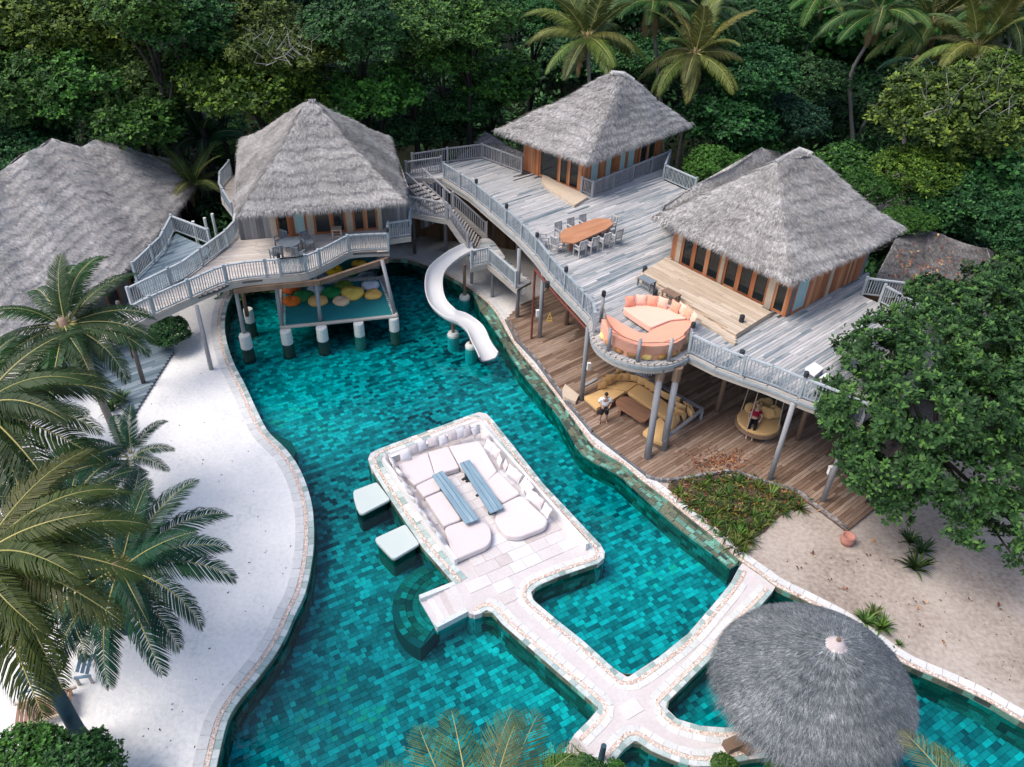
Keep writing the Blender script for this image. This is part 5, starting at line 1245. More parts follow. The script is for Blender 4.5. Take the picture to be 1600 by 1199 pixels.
# round table and chairs on the villa deck
rc = P(455, 398, VZ)
rt = empty('round_table', rc, 'dark round timber table on the middle villa deck', 'table')
b = MB(); b.lathe([(0, .70), (.56, .70), (.58, .72), (.56, .745), (0, .745)], rc, 20); b.build('tabletop', 'chair_blue', rt)
for i in (-1, 1):
    for j in (-1, 1): piece('leg', rc+[i*.33, j*.33, .35], (.06, .06, .70), 0, 'chair_blue', rt)
first = True; cb = make_chair('chair_blue')
for k, (x, y, a, lab) in enumerate(((441, 388, 2.6, 'dark chair behind the left of the round table on the villa deck'), (482, 390, -2.5, 'dark chair at the right of the round table on the villa deck'), (433, 408, .7, 'dark chair at the near left of the round table by the villa railing'), (468, 409, -.5, 'dark chair at the near right of the round table by the villa railing'))):
    c = P(x, y, VZ); put_chair(cb, c, a+0.0, lab, 'dark chairs round the villa table')
def stool(loc, sz, rz, m, label, cat='stool'):
    t = empty('side_table', loc, label, cat); t.rotation_euler = (0, 0, 0); loc = np.array(loc); c_, s_ = math.cos(rz), math.sin(rz)
    piece('top', loc+[0, 0, sz[2]-.03], (sz[0], sz[1], .06), rz, m, t)
    for i in (-1, 1):
        for j in (-1, 1):
            x, y = i*(sz[0]/2-.05), j*(sz[1]/2-.05); piece('leg', loc+[x*c_-y*s_, x*s_+y*c_, (sz[2]-.06)/2], (.07, .07, sz[2]-.06), rz, m, t)
    for j in (-1, 1): piece('stretcher', loc+[-j*(sz[1]/2-.05)*s_, j*(sz[1]/2-.05)*c_, .14], (sz[0]-.1, .04, .05), rz, m, t)
    return t
stool(P(527, 371, VZ), (.55, .5, .55), .2, 'deck_pale', 'small pale timber stool by the middle villa doors')
stool(P(1009, 449, UZ+.12), (.85, .45, .45), D1, 'chair_blue', 'left dark slatted side table below the raised platform', 'side table')
stool(P(1047, 470, UZ+.12), (.85, .45, .45), D1, 'post_brown', 'right brown slatted side table beside the coral daybed', 'side table')
for k, (x, y) in enumerate(((1007, 426), (1023, 463), (1158, 503), (1158, 558), (855, 450))):
    z = UZ+.25 if k in (2,) else UZ
    b = MB(); b.lathe([(0, .34), (.10, .34), (.12, .31), (.12, .03), (.09, 0)], P(x, y, z), 10)
    top('bollard_lamp', b, 'black', ['black bollard lamp at the left corner of the raised platform', 'black bollard lamp behind the coral daybed pillows', 'black bollard lamp on the near right corner of the raised platform', 'black bollard lamp near the railing right of the daybed', 'black bollard lamp on the deck by the pool-side railing'][k], 'lamp', 'black bollard lamps on the upper deck')
# two white loungers under the big tree
for k, q in enumerate(([(1257,577), (1270,567), (1285,566), (1290,580), (1276,588)], [(1278,592), (1290,582), (1308,586), (1306,598), (1292,603)])):
    q = q[:4] if k == 0 else q[:4]
    w_ = PL([(1257,576), (1273,566), (1288,576), (1273,588)] if k == 0 else [(1279,591), (1290,583), (1309,592), (1290,602)], UZ+.4)
    t = empty('sun_lounger', [*w_[0][:2], UZ], ('left', 'right')[k]+' white-cushioned lounger at the edge of the deck under the big tree', 'lounger', 'white loungers under the big tree')
    pad([*round_poly(w_, .06)] and [np.array([*p[:2], 0]) for p in round_poly(w_, .06)], UZ+.33, UZ+.42, .03).build('cushion', 'white_fabric', t)
    c = sum(w_)/4
    for p in w_: piece('leg', (c[0]+(p[0]-c[0])*.85, c[1]+(p[1]-c[1])*.85, UZ+.16), (.06, .06, .33), 0, 'bluewood', t)

# round coral daybed on the balcony
bc0 = bump_c; dbz = UZ+.42
day = empty('round_daybed', (bc0[0], bc0[1]+.4, UZ), 'round coral daybed in a C shape on the projecting balcony', 'daybed')
# outline in the picture: seat ring with a slot opening to the left
outer = [(944,488), (956,512), (975,526), (1000,534), (1030,535), (1058,527), (1076,514), (1083,500), (1080,492), (1066,482), (1048,476), (1022,473), (1000,471), (980,472), (973,482)]
slot = [(974,483), (982,490), (1010,506), (1018,511), (1019,518), (1012,522), (1000,520), (985,512), (965,498), (950,490)]
ring = PL(outer[:9]+outer[9:], dbz)
q1 = PL([(973,482), (980,474), (1000,471), (1022,473), (1048,477), (1066,484), (1079,497), (1048,500), (1018,512), (995,497)], dbz)
q2 = PL([(944,490), (958,513), (978,527), (1003,535), (1030,536), (1058,528), (1076,515), (1082,500), (1050,502), (1020,514), (1010,522), (996,518), (975,507), (958,496)], dbz)
q3 = None
pad([np.array([*p[:2], 0]) for p in round_poly(q1, .2)], UZ+.12, dbz, .02).build('rear_cushion', 'coral_pale', day)
b = MB(); b.prism(round_poly(q2, .2), UZ+.12, dbz-.01); b.build('front_cushion', 'coral', day)
bk = [np.array([bc0[0]+1.90*math.cos(a), bc0[1]+1.90*math.sin(a), 0]) for a in np.linspace(R(176), R(345), 24)]
bi = [np.array([bc0[0]+1.66*math.cos(a), bc0[1]+1.66*math.sin(a), 0]) for a in np.linspace(R(176), R(345), 24)]
b = MB(); b.prism(bk+bi[::-1], UZ+.02, UZ+.70); b.build('backrest', 'coral', day)
for k, a in enumerate(np.linspace(R(184), R(338), 9)):
    a2_ = a+R(14); pa = [np.array([bc0[0]+1.86*math.cos(x), bc0[1]+1.86*math.sin(x), UZ+.14]) for x in np.linspace(a, a2_, 5)]
    b = MB(); b.tube(pa, [.08, .13, .14, .13, .08], 10); b.build('bolster', 'bolster', day, smooth=True)
dp = [(985, 478), (1001, 476), (1017, 477), (1033, 480), (1052, 486), (1062, 489), (1071, 495), (1080, 503), (1067, 527)]
for k, (x, y) in enumerate(dp):
    w_ = P(x, y, dbz+.05); a = math.atan2(w_[1]-bc0[1]-.3, w_[0]-bc0[0])
    pillow_at((w_[0], w_[1], dbz), .52, a+math.pi/2, R(15), ('coral', 'coral_pale')[k % 2], ('%s coral pillow from the left along the back of the round daybed' % ORD[k]) if k < 8 else 'coral pillow lying near the front rim of the round daybed', 'coral pillows on the round daybed')
gb = empty('glass_balustrade', (bc0[0], bc0[1]-2.1, UZ), 'curved glass balustrade with round grey posts in front of the coral daybed', 'balustrade')
gp = [(938,503), (957,545), (996,565), (1043,563), (1077,546)]
gpw = [P(x, y, UZ) for x, y in gp]
for k, p in enumerate(gpw):
    d = p-np.array([*bc0, UZ]); d[2] = 0; p = np.array([*bc0, UZ])+d/np.linalg.norm(d)*2.08; gpw[k] = p
    b = MB(); hh = 1.35 if k == 0 else 1.12; b.tube([p-[0, 0, .0], p+[0, 0, hh]], [.085, .075], 10); b.build('post', 'post', gb, smooth=True)
    if k in (0, 4): b = MB(); b.lathe([(.0, .24), (.08, .24), (.10, .20), (.10, .0)], p+[0, 0, hh], 10); top('post_lamp', b, 'black', 'black lamp on the %s post of the curved glass balustrade' % ('left' if k == 0 else 'right'), 'lamp', 'black post lamps')
for a, c in zip(gpw, gpw[1:]):
    b = MB(); b.bar(a*.95+c*.05+[0, 0, .52], a*.05+c*.95+[0, 0, .52], .015, .84); b.build('glass_panel', 'glass', gb)
    b = MB(); b.bar(a*.95+c*.05+[0, 0, .95], a*.05+c*.95+[0, 0, .95], .025, .02); b.build('rim', 'post_brown', gb)

# ------------------------------------------------------------------ lower lounge
LZd = .12
def E66(x, y): return (880+x/6.66, 560+y/6.66)
sofa = empty('corner_sofa', P(*E66(430, 470), LZd), 'large mustard U-shaped corner sofa on a timber base under the round balcony', 'sofa')
sq = [([(215,400), (450,300), (650,345), (480,455), (350,520)], 'left_seat'), ([(440,300), (560,235), (780,255), (665,340)], 'corner_seat'), ([(668,345), (780,262), (990,395), (1200,560), (1130,660), (985,565)], 'long_seat'), ([(825,765), (1010,610), (1060,665), (1035,890), (940,850)], 'end_seat'), ([(1120,690), (1180,560), (1290,600), (1100,780), (1060,830), (1040,880), (1062,665)], 'end_rest')]
for q, nm in sq[:4]:
    w_ = [P(*E66(*p), LZd+.42) for p in q]; pad([np.array([*p[:2], 0]) for p in round_poly(w_, .08)], LZd+.24, LZd+.42, .02).build('seat_cushion', 'mustard', sofa)
    c = sum(w_)/len(w_); b = MB(); b.prism([c+(p-c)*.93 for p in w_], LZd, LZd+.24); b.build('base', 'deck_warm', sofa)
# timber rail round the back: picture points on its top edge
br = PL([E66(215,285), E66(430,165), E66(570,90), E66(770,140)], LZd+.6)
bk1 = PL([E66(215,290), E66(350,215)], LZd+.5)
bkr = PL([E66(740,130), E66(880,205), E66(1180,380), E66(1450,530)], LZd+.62); bkr2 = PL([E66(1450,530), E66(1060,840)], LZd+.62)
for pth in (bk1, bkr, bkr2):
    for a, c in zip(pth[:-1], pth[1:]):
        b = MB(); b.bar(a, c, .14, .10); b.build('back_rail', 'post', sofa)
for p in (bk1[0], bkr[2], bkr[3], bkr2[1]): piece('leg', (p[0], p[1], LZd+.28), (.12, .12, .56), 0, 'post', sofa)
spil = [(400,270,.3), (450,235,.25), (490,205,.2), (550,190,.15), (590,115,.1), (640,190,0), (700,125,-.05), (745,200,-.1), (830,235,-.4), (905,280,-.5), (960,310,-.5), (1070,375,-.6), (1160,430,-.6), (1225,500,-.6), (1310,495,-.8), (1215,545,-.7), (1355,540,-1.2), (1320,570,-1.4), (1275,600,-1.8), (1200,640,-2.0), (1160,690,-2.0)]
for k, (x, y, a) in enumerate(spil):
    w_ = P(*E66(x, y+30), LZd+.5); pillow_at((w_[0], w_[1], LZd+.41), .56+rr.uniform(-.06, .06), a+rr.uniform(-.2, .2), R(14)+rr.uniform(-.1, .2), 'mustard', 'mustard pillow, %s from the left along the back of the corner sofa' % (ORD[k] if k < 20 else 'last'), 'mustard pillows on the corner sofa')
ct = [P(*E66(x, y), LZd+.40) for x, y in ((540,445), (600,395), (680,400), (925,545), (920,600), (850,660), (810,660), (560,500))]
t = empty('coffee_table', [*(sum(ct)/8)[:2], LZd], 'low oval dark timber coffee table in front of the corner sofa', 'table')
b = MB(); b.prism(round_poly(ct, .15), LZd+.33, LZd+.40); b.build('tabletop', 'tabledark', t)
c = sum(ct)/8
for f in (-.55, .55):
    p = c+(ct[3]-ct[0])*f*.6; piece('leg', (p[0], p[1], LZd+.165), (.14, .7, .33), math.atan2(*(ct[3]-ct[0])[[1, 0]]), 'tabledark', t)
# small pale box step near the posts
b = MB(); b.prism(PL([E66(20,265), E66(165,380), E66(130,450), E66(0,400), E66(-10,330)], LZd+.2), LZd, LZd+.2); top('box_seat', b, 'deck_pale', 'low pale timber box left of the corner sofa by the pool kerb', 'box')
# pale patch of boards right of the sofa posts
b = MB(); b.box((0, 0, 0), (.1, .1, .1))
for k, (x, y, zz, lab) in enumerate(((840,490,1.6,'white lamp box on the post beside the red pipe'), (920,573,1.6,'small white lamp box on the post left of the balcony'), (817,455,1.9,'white lamp box on the post at the end of the ramp'), (1297,735,1.5,'white lamp box on the tall post nearest the big tree'))):
    g_ = P(x, y, zz); b = MB(); b.box(g_+[0, 0, .0], (.16, .12, .38), .3); b.box(g_+[0, 0, .2], (.19, .15, .03), .3); top('lamp_box', b, 'lampwhite', lab, 'lamp')
# caution stand, a small yellow triangle
g_ = P(858.5, 502, LZd); b = MB(); t_ = [g_+[-.16, 0, .02], g_+[.16, 0, .02], g_+[0, .05, .5]]
for a, c in zip(t_, t_[1:]+t_[:1]): b.bar(a, c, .04, .05, upv=(0, 1, 0))
b.bar(g_+[-.12, .03, .17], g_+[.12, .03, .17], .04, .05, upv=(0, 1, 0)); top('floor_sign', b, 'yellow_sign', 'small yellow triangular floor sign on the lower deck near the pipe', 'floor sign')
# hanging round bed with pillows
hb = P(*(1080+525/5, 560+500/5), .62); hr = .98
bed = empty('hanging_daybed', (hb[0], hb[1], LZd), 'round hanging daybed with a mustard mattress in the shade under the deck', 'daybed')
b = MB(); b.lathe([(0, .12), (hr*.95, .12), (hr, .08), (hr, -.06), (hr*.96, -.1), (0, -.1)], hb-[0, 0, .0], 32); b.build('mattress', 'mustard', bed, smooth=False)
b = MB(); b.lathe([(hr+.02, .02), (hr+.07, .02), (hr+.07, -.16), (hr-.1, -.2), (0, -.2)], hb, 32); b.build('frame', 'post_brown', bed)
for a in (.6, 2.3, 3.9, 5.5):
    b = MB(); b.tube([hb+[hr*math.cos(a), hr*math.sin(a), 0], hb+[.75*math.cos(a), .75*math.sin(a), 3.6]], .02, 6); b.build('rope', 'deck_pale', bed)
def roundpillow(loc, r_, m, lab, lean, yaw):
    b = MB(); b.lathe([(0, .10), (r_*.7, .095), (r_*.95, .05), (r_, 0), (r_*.95, -.05), (r_*.7, -.095), (0, -.10)], (0, 0, 0), 18)
    V = np.array(b.v); me = mesh_np('round_pillow', V, b.f, smooth=True); o = link('round_pillow', me, m, None, loc, (lean, 0, yaw)); tag(o, lab, 'pillow', 'round pillows on the hanging daybed')
for k, (x, y) in enumerate(((455,385), (515,370), (550,350), (590,345), (560,410), (605,425), (640,405), (660,420))):
    w_ = P(1080+x/5, 560+y/5+6, .85); roundpillow((w_[0], w_[1], .78+.26), .27, 'mustard', '%s round mustard pillow from the left on the hanging daybed' % ORD[k], R(62), rr.uniform(-.6, .5))
# loungers on the sand at lower left
def lounger(a, c, wdt, z, m, label, back=.4):
    a, c = P(*a, z), P(*c, z); d = (c-a); L_ = np.linalg.norm(d[:2]); d /= L_; an = math.atan2(d[1], d[0]); n_ = np.array([-d[1], d[0], 0])
    t = empty('sun_lounger', [*a[:2], 0], label, 'lounger')
    for s_ in (-1, 1):
        b = MB(); b.bar(a+n_*s_*wdt/2, c+n_*s_*wdt/2, .06, .09); b.build('side_rail', 'deck_pale' if m != 'bluewood' else m, t)
        for f in (.12, .88):
            p = a+d*L_*f+n_*s_*wdt/2; piece('leg', (p[0], p[1], (z-.04)/2), (.07, .07, z-.04), an, 'fascia', t)
    k = int(L_*(1-back)/.12)
    for i in range(k): p = a+d*(L_*back+.06+i*.12); piece('slat', (p[0], p[1], z+.03), (.095, wdt-.06, .02), an, m, t)
    k = int(L_*back/.12)
    for i in range(k):
        f = L_*back-.06-i*.12; p = a+d*f; rise = (L_*back-f)*.75; piece('slat', (p[0], p[1], z+.03+rise), (.11, wdt-.06, .02), an, 'bluewood', t, ry=.62)
    return t
lounger((40,1052), (62,1112), 1.0, .34, 'tabledark', 'brown timber sun lounger on the sand behind the leaning palm trunk', .35) if False else None
lg = lounger((20,1120), (118,1092), .85, .34, 'tabledark', 'brown timber sun lounger on the sand behind the leaning palm trunk', .05)
lg = lounger((30,1072), (72,1058), .6, .42, 'bluewood', 'blue-grey raised lounger back showing behind the palm fronds', .9)
lg = lounger((120,1044), (146,1040), .75, .40, 'bluewood', 'small blue-grey lounger end on the sand right of the palm fronds', .9)
# terracotta pot, sand debris
g_ = P(1322, 849, 0); b = MB(); b.lathe([(.0, 0), (.20, 0), (.27, .15), (.28, .30), (.24, .40), (.26, .44), (.22, .44), (.20, .36), (0, .34)], g_, 20); top('clay_pot', b, 'terracotta', 'round pinkish clay pot on the sand at the corner of the lower deck', 'pot', smooth=True)

# ------------------------------------------------------------------ people
def skinned(name, joints, edges, m, parent=None, root=0, sub=2):
    me = bpy.data.meshes.new(name); me.from_pydata([j[0] for j in joints], edges, [])
    o = bpy.data.objects.new(name, me); COL.objects.link(o); o.parent = parent; me.materials.append(MT[m])
    md = o.modifiers.new('skin', 'SKIN'); md.use_smooth_shade = True
    for i, j in enumerate(joints):
        r_ = j[1]; me.skin_vertices[0].data[i].radius = (r_, r_) if not hasattr(r_, '__len__') else r_
        me.skin_vertices[0].data[i].use_root = (i == root)
    s_ = o.modifiers.new('sub', 'SUBSURF'); s_.levels = s_.render_levels = sub
    return o
def hand(J, E, i, d, side):
    """five unequal bent fingers from the wrist joint i, pointing along d"""
    d = Vector(d).normalized(); s_ = d.cross(Vector((0, 0, 1)));  s_ = s_.normalized() if s_.length > .1 else Vector((1, 0, 0)); w_ = Vector(J[i][0])
    J.append((tuple(w_+d*.07), (.035, .02))); p = len(J)-1; E.append((i, p))
    for k, (o_, l) in enumerate(((-.03, .065), (-.01, .08), (.01, .075), (.03, .055))):
        a = w_+d*.09+s_*o_; J.append((tuple(a), .010)); E.append((p, len(J)-1)); J.append((tuple(a+d*l*.6+Vector((0, 0, -.01))), .009)); E.append((len(J)-2, len(J)-1)); J.append((tuple(a+d*l+Vector((0, 0, -.03))), .008)); E.append((len(J)-2, len(J)-1))
    a = w_+d*.03+s_*.045*side; J.append((tuple(a), .012)); E.append((i, len(J)-1)); J.append((tuple(a+d*.05+s_*.01*side), .009)); E.append((len(J)-2, len(J)-1))
def face(parent, c, r_, m_skin, m_hair, fwd, tilt=0, long=False):
    """a head with brow, eyes, nose, mouth, ears and hair; fwd is the way it looks in plan"""
    b = MB(); n = 16; prof = []
    V = []; F = []
    for i in range(13):
        th_ = math.pi*i/12
        for k in range(n):
            a = 2*math.pi*k/n; x, y, z = math.sin(th_)*math.cos(a), math.sin(th_)*math.sin(a), math.cos(th_)
            jaw = 1-.22*max(0, -z)**1.2; x, y = x*jaw*.80, y*jaw*.92
            nose = .16*math.exp(-((x/.16)**2+((z+.12)/.24)**2)) if y > .3 else 0
            eye = -.06*(math.exp(-(((abs(x)-.3)/.14)**2+((z-.06)/.12)**2))) if y > .3 else 0
            mouth = .05*math.exp(-((x/.26)**2+((z+.50)/.07)**2)) if y > .3 else 0
            V.append((x*r_, (y+nose+eye+mouth)*r_, z*r_*1.22))
    F = [(i*n+k, i*n+(k+1) % n, (i+1)*n+(k+1) % n, (i+1)*n+k) for i in range(12) for k in range(n)]
    def place(V): 
        a = math.atan2(fwd[1], fwd[0])-math.pi/2; M = Matrix.Rotation(a, 3, 'Z') @ Matrix.Rotation(tilt, 3, 'X')
        return [tuple(M @ Vector(v)+Vector(c)) for v in V]
    link('head', mesh_np('head', place(V), [f[::-1] for f in F], smooth=True), m_skin, parent)
    b = MB()
    for s_ in (-1, 1): b.lathe([(0, .28*r_), (.14*r_, .2*r_), (.16*r_, -.1*r_), (0, -.25*r_)], (s_*.80*r_, -.02*r_, 0), 8)
    link('ears', mesh_np('ears', place(b.v), b.f, smooth=True), m_skin, parent)
    b = MB()
    for s_ in (-1, 1): b.box((s_*.3*r_, .83*r_, .08*r_), (.16*r_, .08*r_, .07*r_))
    for s_ in (-1, 1): b.box((s_*.3*r_, .86*r_, .24*r_), (.26*r_, .06*r_, .05*r_))
    link('eyes', mesh_np('eyes', place(b.v), b.f), 'hair', parent)
    Vh = [(x*1.10, y*1.08-(.02*r_), z*1.06+.02*r_) for x, y, z in V]; Fh = []
    for f in F:
        m_ = np.mean([Vh[i] for i in f], axis=0)
        if m_[2] > .50*r_ or (m_[1] < .25*r_ and m_[2] > (-.35 if not long else -1.1)*r_): Fh.append(f[::-1])
    link('hair', mesh_np('hair', place(Vh), Fh, smooth=True), m_hair, parent)
# standing man, white T-shirt, holding a camera-like remote in front
fx = P(942, 660, LZd)
man = empty('person', fx, 'standing man in a white T-shirt and black shorts holding a small dark device', 'person'); man.rotation_euler = (0, 0, math.pi+.1)
J = [((0, 0, .93), (.15, .10)), ((0, .01, 1.15), (.145, .095)), ((0, 0, 1.38), (.17, .10)), ((0, .0, 1.50), .055), ((0, .01, 1.58), .055)]
E_ = [(0, 1), (1, 2), (2, 3), (3, 4)]
for s_ in (-1, 1):
    i = len(J); J += [((s_*.10, 0, .85), .095), ((s_*.13, .02, .48), .062), ((s_*.15, -.01, .26), .055), ((s_*.16, -.03, .08), .035), ((s_*.17, .05, .035), .035), ((s_*.185, .14, .025), .028)]
    E_ += [(0, i)]+[(i+k, i+k+1) for k in range(5)]
    i = len(J); J += [((s_*.20, 0, 1.40), .062), ((s_*.29, .0, 1.14), .045), ((s_*.14, .26, 1.08), .032)]; E_ += [(2, i), (i, i+1), (i+1, i+2)]
    hand(J, E_, i+2, (-s_*.7, .5, .02), s_)
skinned('body', J, E_, 'skin', man)
J = [((0, 0, .88), (.175, .125)), ((0, 0, 1.12), (.175, .12)), ((0, 0, 1.38), (.195, .125)), ((0, 0, 1.46), (.10, .08))]; E_ = [(0, 1), (1, 2), (2, 3)]
for s_ in (-1, 1): i = len(J); J += [((s_*.21, 0, 1.40), .085), ((s_*.28, 0, 1.20), .075)]; E_ += [(2, i), (i, i+1)]
skinned('t_shirt', J, E_, 'white_cloth', man)
J = [((0, 0, .93), (.165, .12))]; E_ = []
for s_ in (-1, 1): i = len(J); J += [((s_*.105, 0, .82), .115), ((s_*.135, .02, .45), .095)]; E_ += [(0, i), (i, i+1)]
skinned('shorts', J, E_, 'black_cloth', man)
face(man, (0, .02, 1.64), .105, 'skin', 'hair', (0, 1), tilt=-.25)
b = MB(); b.box((fx[0], fx[1]-.33, LZd+1.10), (.18, .07, .10), .2); b.box((fx[0], fx[1]-.36, LZd+1.19), (.05, .05, .12), .2); top('camera', b, 'black', 'small dark device held in both hands by the standing man', 'camera')
b = MB(); b.box((fx[0]+.01, fx[1]-.135, LZd+1.27), (.13, .012, .16), .05); bb = b
# woman reclining on the hanging bed
wl0 = hb+np.array([-.28, -.15, .12])
wom = empty('person', (wl0[0], wl0[1], LZd), 'woman in a crimson top and black trousers reclining on the hanging daybed', 'person'); wom.rotation_euler = (0, 0, 2.75)
zz = wl0[2]-LZd
J = [((0, 0, zz+.12), (.14, .11)), ((0, -.16, zz+.26), (.115, .09)), ((0, -.32, zz+.44), (.14, .085)), ((0, -.40, zz+.54), .045), ((0, -.43, zz+.61), .045)]; E_ = [(0, 1), (1, 2), (2, 3), (3, 4)]
for s_ in (-1, 1):
    i = len(J); J += [((s_*.10, .08, zz+.12), .09), ((s_*.12, .50, zz+.16), .06), ((s_*.13, .62, zz-.22), .042), ((s_*.13, .68, zz-.40), .03), ((s_*.13, .80, zz-.44), .026)]; E_ += [(0, i)]+[(i+k, i+k+1) for k in range(4)]
    i = len(J); J += [((s_*.17, -.33, zz+.44), .05), ((s_*.30, -.20, zz+.24), .036), ((s_*.24, .02, zz+.20), .027)]; E_ += [(2, i), (i, i+1), (i+1, i+2)]
    hand(J, E_, i+2, (-s_*.2, .9, -.1), s_)
skinned('body', J, E_, 'skin_pale', wom)
J = [((0, -.04, zz+.16), (.155, .125)), ((0, -.18, zz+.29), (.135, .11)), ((0, -.33, zz+.46), (.16, .10))]; E_ = [(0, 1), (1, 2)]
for s_ in (-1, 1): i = len(J); J += [((s_*.18, -.32, zz+.44), .07), ((s_*.24, -.26, zz+.34), .06)]; E_ += [(2, i), (i, i+1)]
skinned('top', J, E_, 'red_cloth', wom)
J = [((0, .0, zz+.13), (.15, .12))]; E_ = []
for s_ in (-1, 1): i = len(J); J += [((s_*.10, .10, zz+.13), .105), ((s_*.12, .50, zz+.17), .075), ((s_*.13, .64, zz-.25), .055)]; E_ += [(0, i), (i, i+1), (i+1, i+2)]
skinned('trousers', J, E_, 'black_cloth', wom)
face(wom, (0, -.46, zz+.70), .098, 'skin_pale', 'hair_brown', (0, 1), tilt=.2, long=True)
MT['trunkdark'] = mat('dark_bark', [(0, (.015, .014, .012)), (1, (.05, .045, .04))], .9, .1, 3, .5)
# ------------------------------------------------------------------ broadleaf trees
def leaf_mesh(name, pos, nrm, size, up_, per=7, spread=1.0, droop=0.0, wid=.42):
    """rosettes of pointed leaves: pos (N,3) centres facing nrm (N,3)"""
    N_ = len(pos)
    nrm = nrm/np.linalg.norm(nrm, axis=1)[:, None]
    ref = np.tile(np.array([0.3, .1, .9]), (N_, 1)); a_ = np.cross(nrm, ref); a_ /= np.linalg.norm(a_, axis=1)[:, None]+1e-6; b_ = np.cross(nrm, a_)
    P_ = np.repeat(pos, per, 0); Nn = np.repeat(nrm, per, 0); A = np.repeat(a_, per, 0); B = np.repeat(b_, per, 0); M = N_*per
    th_ = RS.uniform(0, 2*np.pi, M); el = RS.uniform(.15, .85, M)
    d = (A*np.cos(th_)[:, None]+B*np.sin(th_)[:, None])*np.cos(el)[:, None]*spread+Nn*np.sin(el)[:, None]; d[:, 2] -= droop; d /= np.linalg.norm(d, axis=1)[:, None]
    s_ = np.cross(d, Nn); s_ /= np.linalg.norm(s_, axis=1)[:, None]+1e-6; nn = np.cross(s_, d)
    l = size*RS.uniform(.6, 1.25, M)[:, None]; w = l*wid*RS.uniform(.8, 1.2, M)[:, None]*.5
    p0 = P_+d*l*.12+RS.normal(0, size*.12, (M, 3)); m1 = p0+d*l*.55+s_*w+nn*l*.05; m2 = p0+d*l*.55-s_*w+nn*l*.05; tip = p0+d*l-nn*l*.06
    V = np.stack([p0, m1, tip, m2], 1).reshape(-1, 3)
    rn = np.clip(np.repeat(RS.beta(1.6, 2.0, N_), per)+RS.uniform(-.12, .12, M), .001, .999)
    return mesh_np(name, V, np.arange(M*4).reshape(-1, 4), rn)
def crown_points(nlobe, n, flat=.75, lob=.42, seed=1, rag=.10):
    rs = np.random.RandomState(seed); P_, N_ = [], []
    L = []
    for k in range(nlobe):
        v = rs.normal(0, 1, 3); v[2] = abs(v[2])*.9-.25; v /= np.linalg.norm(v); r_ = rs.uniform(.5, .88)
        L.append((v*np.array([1, 1, flat])*r_, lob*rs.uniform(.65, 1.2)))
    L.append((np.zeros(3), .6))
    cnt = 0; out = []
    wts = np.array([l[1]**2 for l in L]); wts /= wts.sum()
    for (c, r_), w_ in zip(L, wts):
        m_ = int(n*w_*1.7); v = rs.normal(0, 1, (m_, 3)); v /= np.linalg.norm(v, axis=1)[:, None]
        p = c+v*r_*np.array([1, 1, .72])*(1+rs.normal(0, rag, m_))[:, None]
        ok = np.ones(m_, bool)
        for c2, r2 in L:
            if c2 is c: continue
            q = (p-c2)/np.array([1, 1, .72]); ok &= (np.linalg.norm(q, axis=1) > r2*.82)
        ok &= ~((v[:, 2] < -.35) & (rs.uniform(0, 1, m_) < .75))
        P_.append(p[ok]); N_.append((v*np.array([1, 1, 1])+np.array([0, 0, .55]))[ok])
    return np.concatenate(P_), np.concatenate(N_)
CR = []
for k, (nl, n, fl_, lb_, sz, per, wd_) in enumerate(((60, 4600, .75, .23, .072, 6, .5), (80, 5000, .9, .19, .060, 6, .5), (46, 3400, .7, .26, .095, 6, .55), (90, 5000, .62, .18, .062, 6, .45))):
    p, n_ = crown_points(nl, n, fl_, lb_, 20+k, .20); CR.append(leaf_mesh('crown', p, n_, sz, 1, per, wid=wd_))
def trunk_mesh():
    b = MB(); b.tube([(0, 0, 0), (.02, .03, .3), (-.02, 0, .6), (.02, .02, 1.0)], [.042, .034, .028, .016], 8)
    for k in range(6):
        a = k*1.05; z = .55+.05*k; b.tube([(0, 0, z), (.06*math.cos(a), .06*math.sin(a), z+.12), (.14*math.cos(a), .14*math.sin(a), z+.22)], [.018, .012, .006], 6)
    return mesh_np('trunk', b.v, b.f, smooth=True)
TRK = trunk_mesh()
COLS = {'x': (0, 0, 0), 'olive': (.062, .105, .014), 'yellow': (.066, .10, .022), 'mid': (.042, .112, .022), 'deep': (.026, .09, .026), 'dark': (.026, .078, .028), 'blue': (.028, .085, .048), 'pale': (.06, .12, .03), 'bright': (.045, .122, .022)}
def tree(x, y, top_z, r_px, kind, col, label, group=None, sz=.8, name='tree', cat='tree'):
    """crown centre at the place the photograph shows at (x, y) at height top_z"""
    c = P(x, y, top_z); dist = math.sqrt(c[0]**2+c[1]**2+(CH-top_z)**2); r_ = r_px*dist/1220
    t = empty(name, (c[0], c[1], 0), label, cat, group)
    k = COLS[col]; j = [1+rr.uniform(-.10, .10) for _ in range(3)]
    o = link('crown', CR[kind], 'leaf', t, (0, 0, top_z), (0, 0, rr.uniform(0, 6.28)), (r_*1.15, r_*1.15, r_*sz*1.15), color=tuple(a*b_ for a, b_ in zip(k, j)))
    h = max(top_z, .3); link('trunk', TRK, 'trunkdark', t, (0, 0, 0), (0, 0, rr.uniform(0, 6)), (h*.55, h*.55, h*.92))
    return t
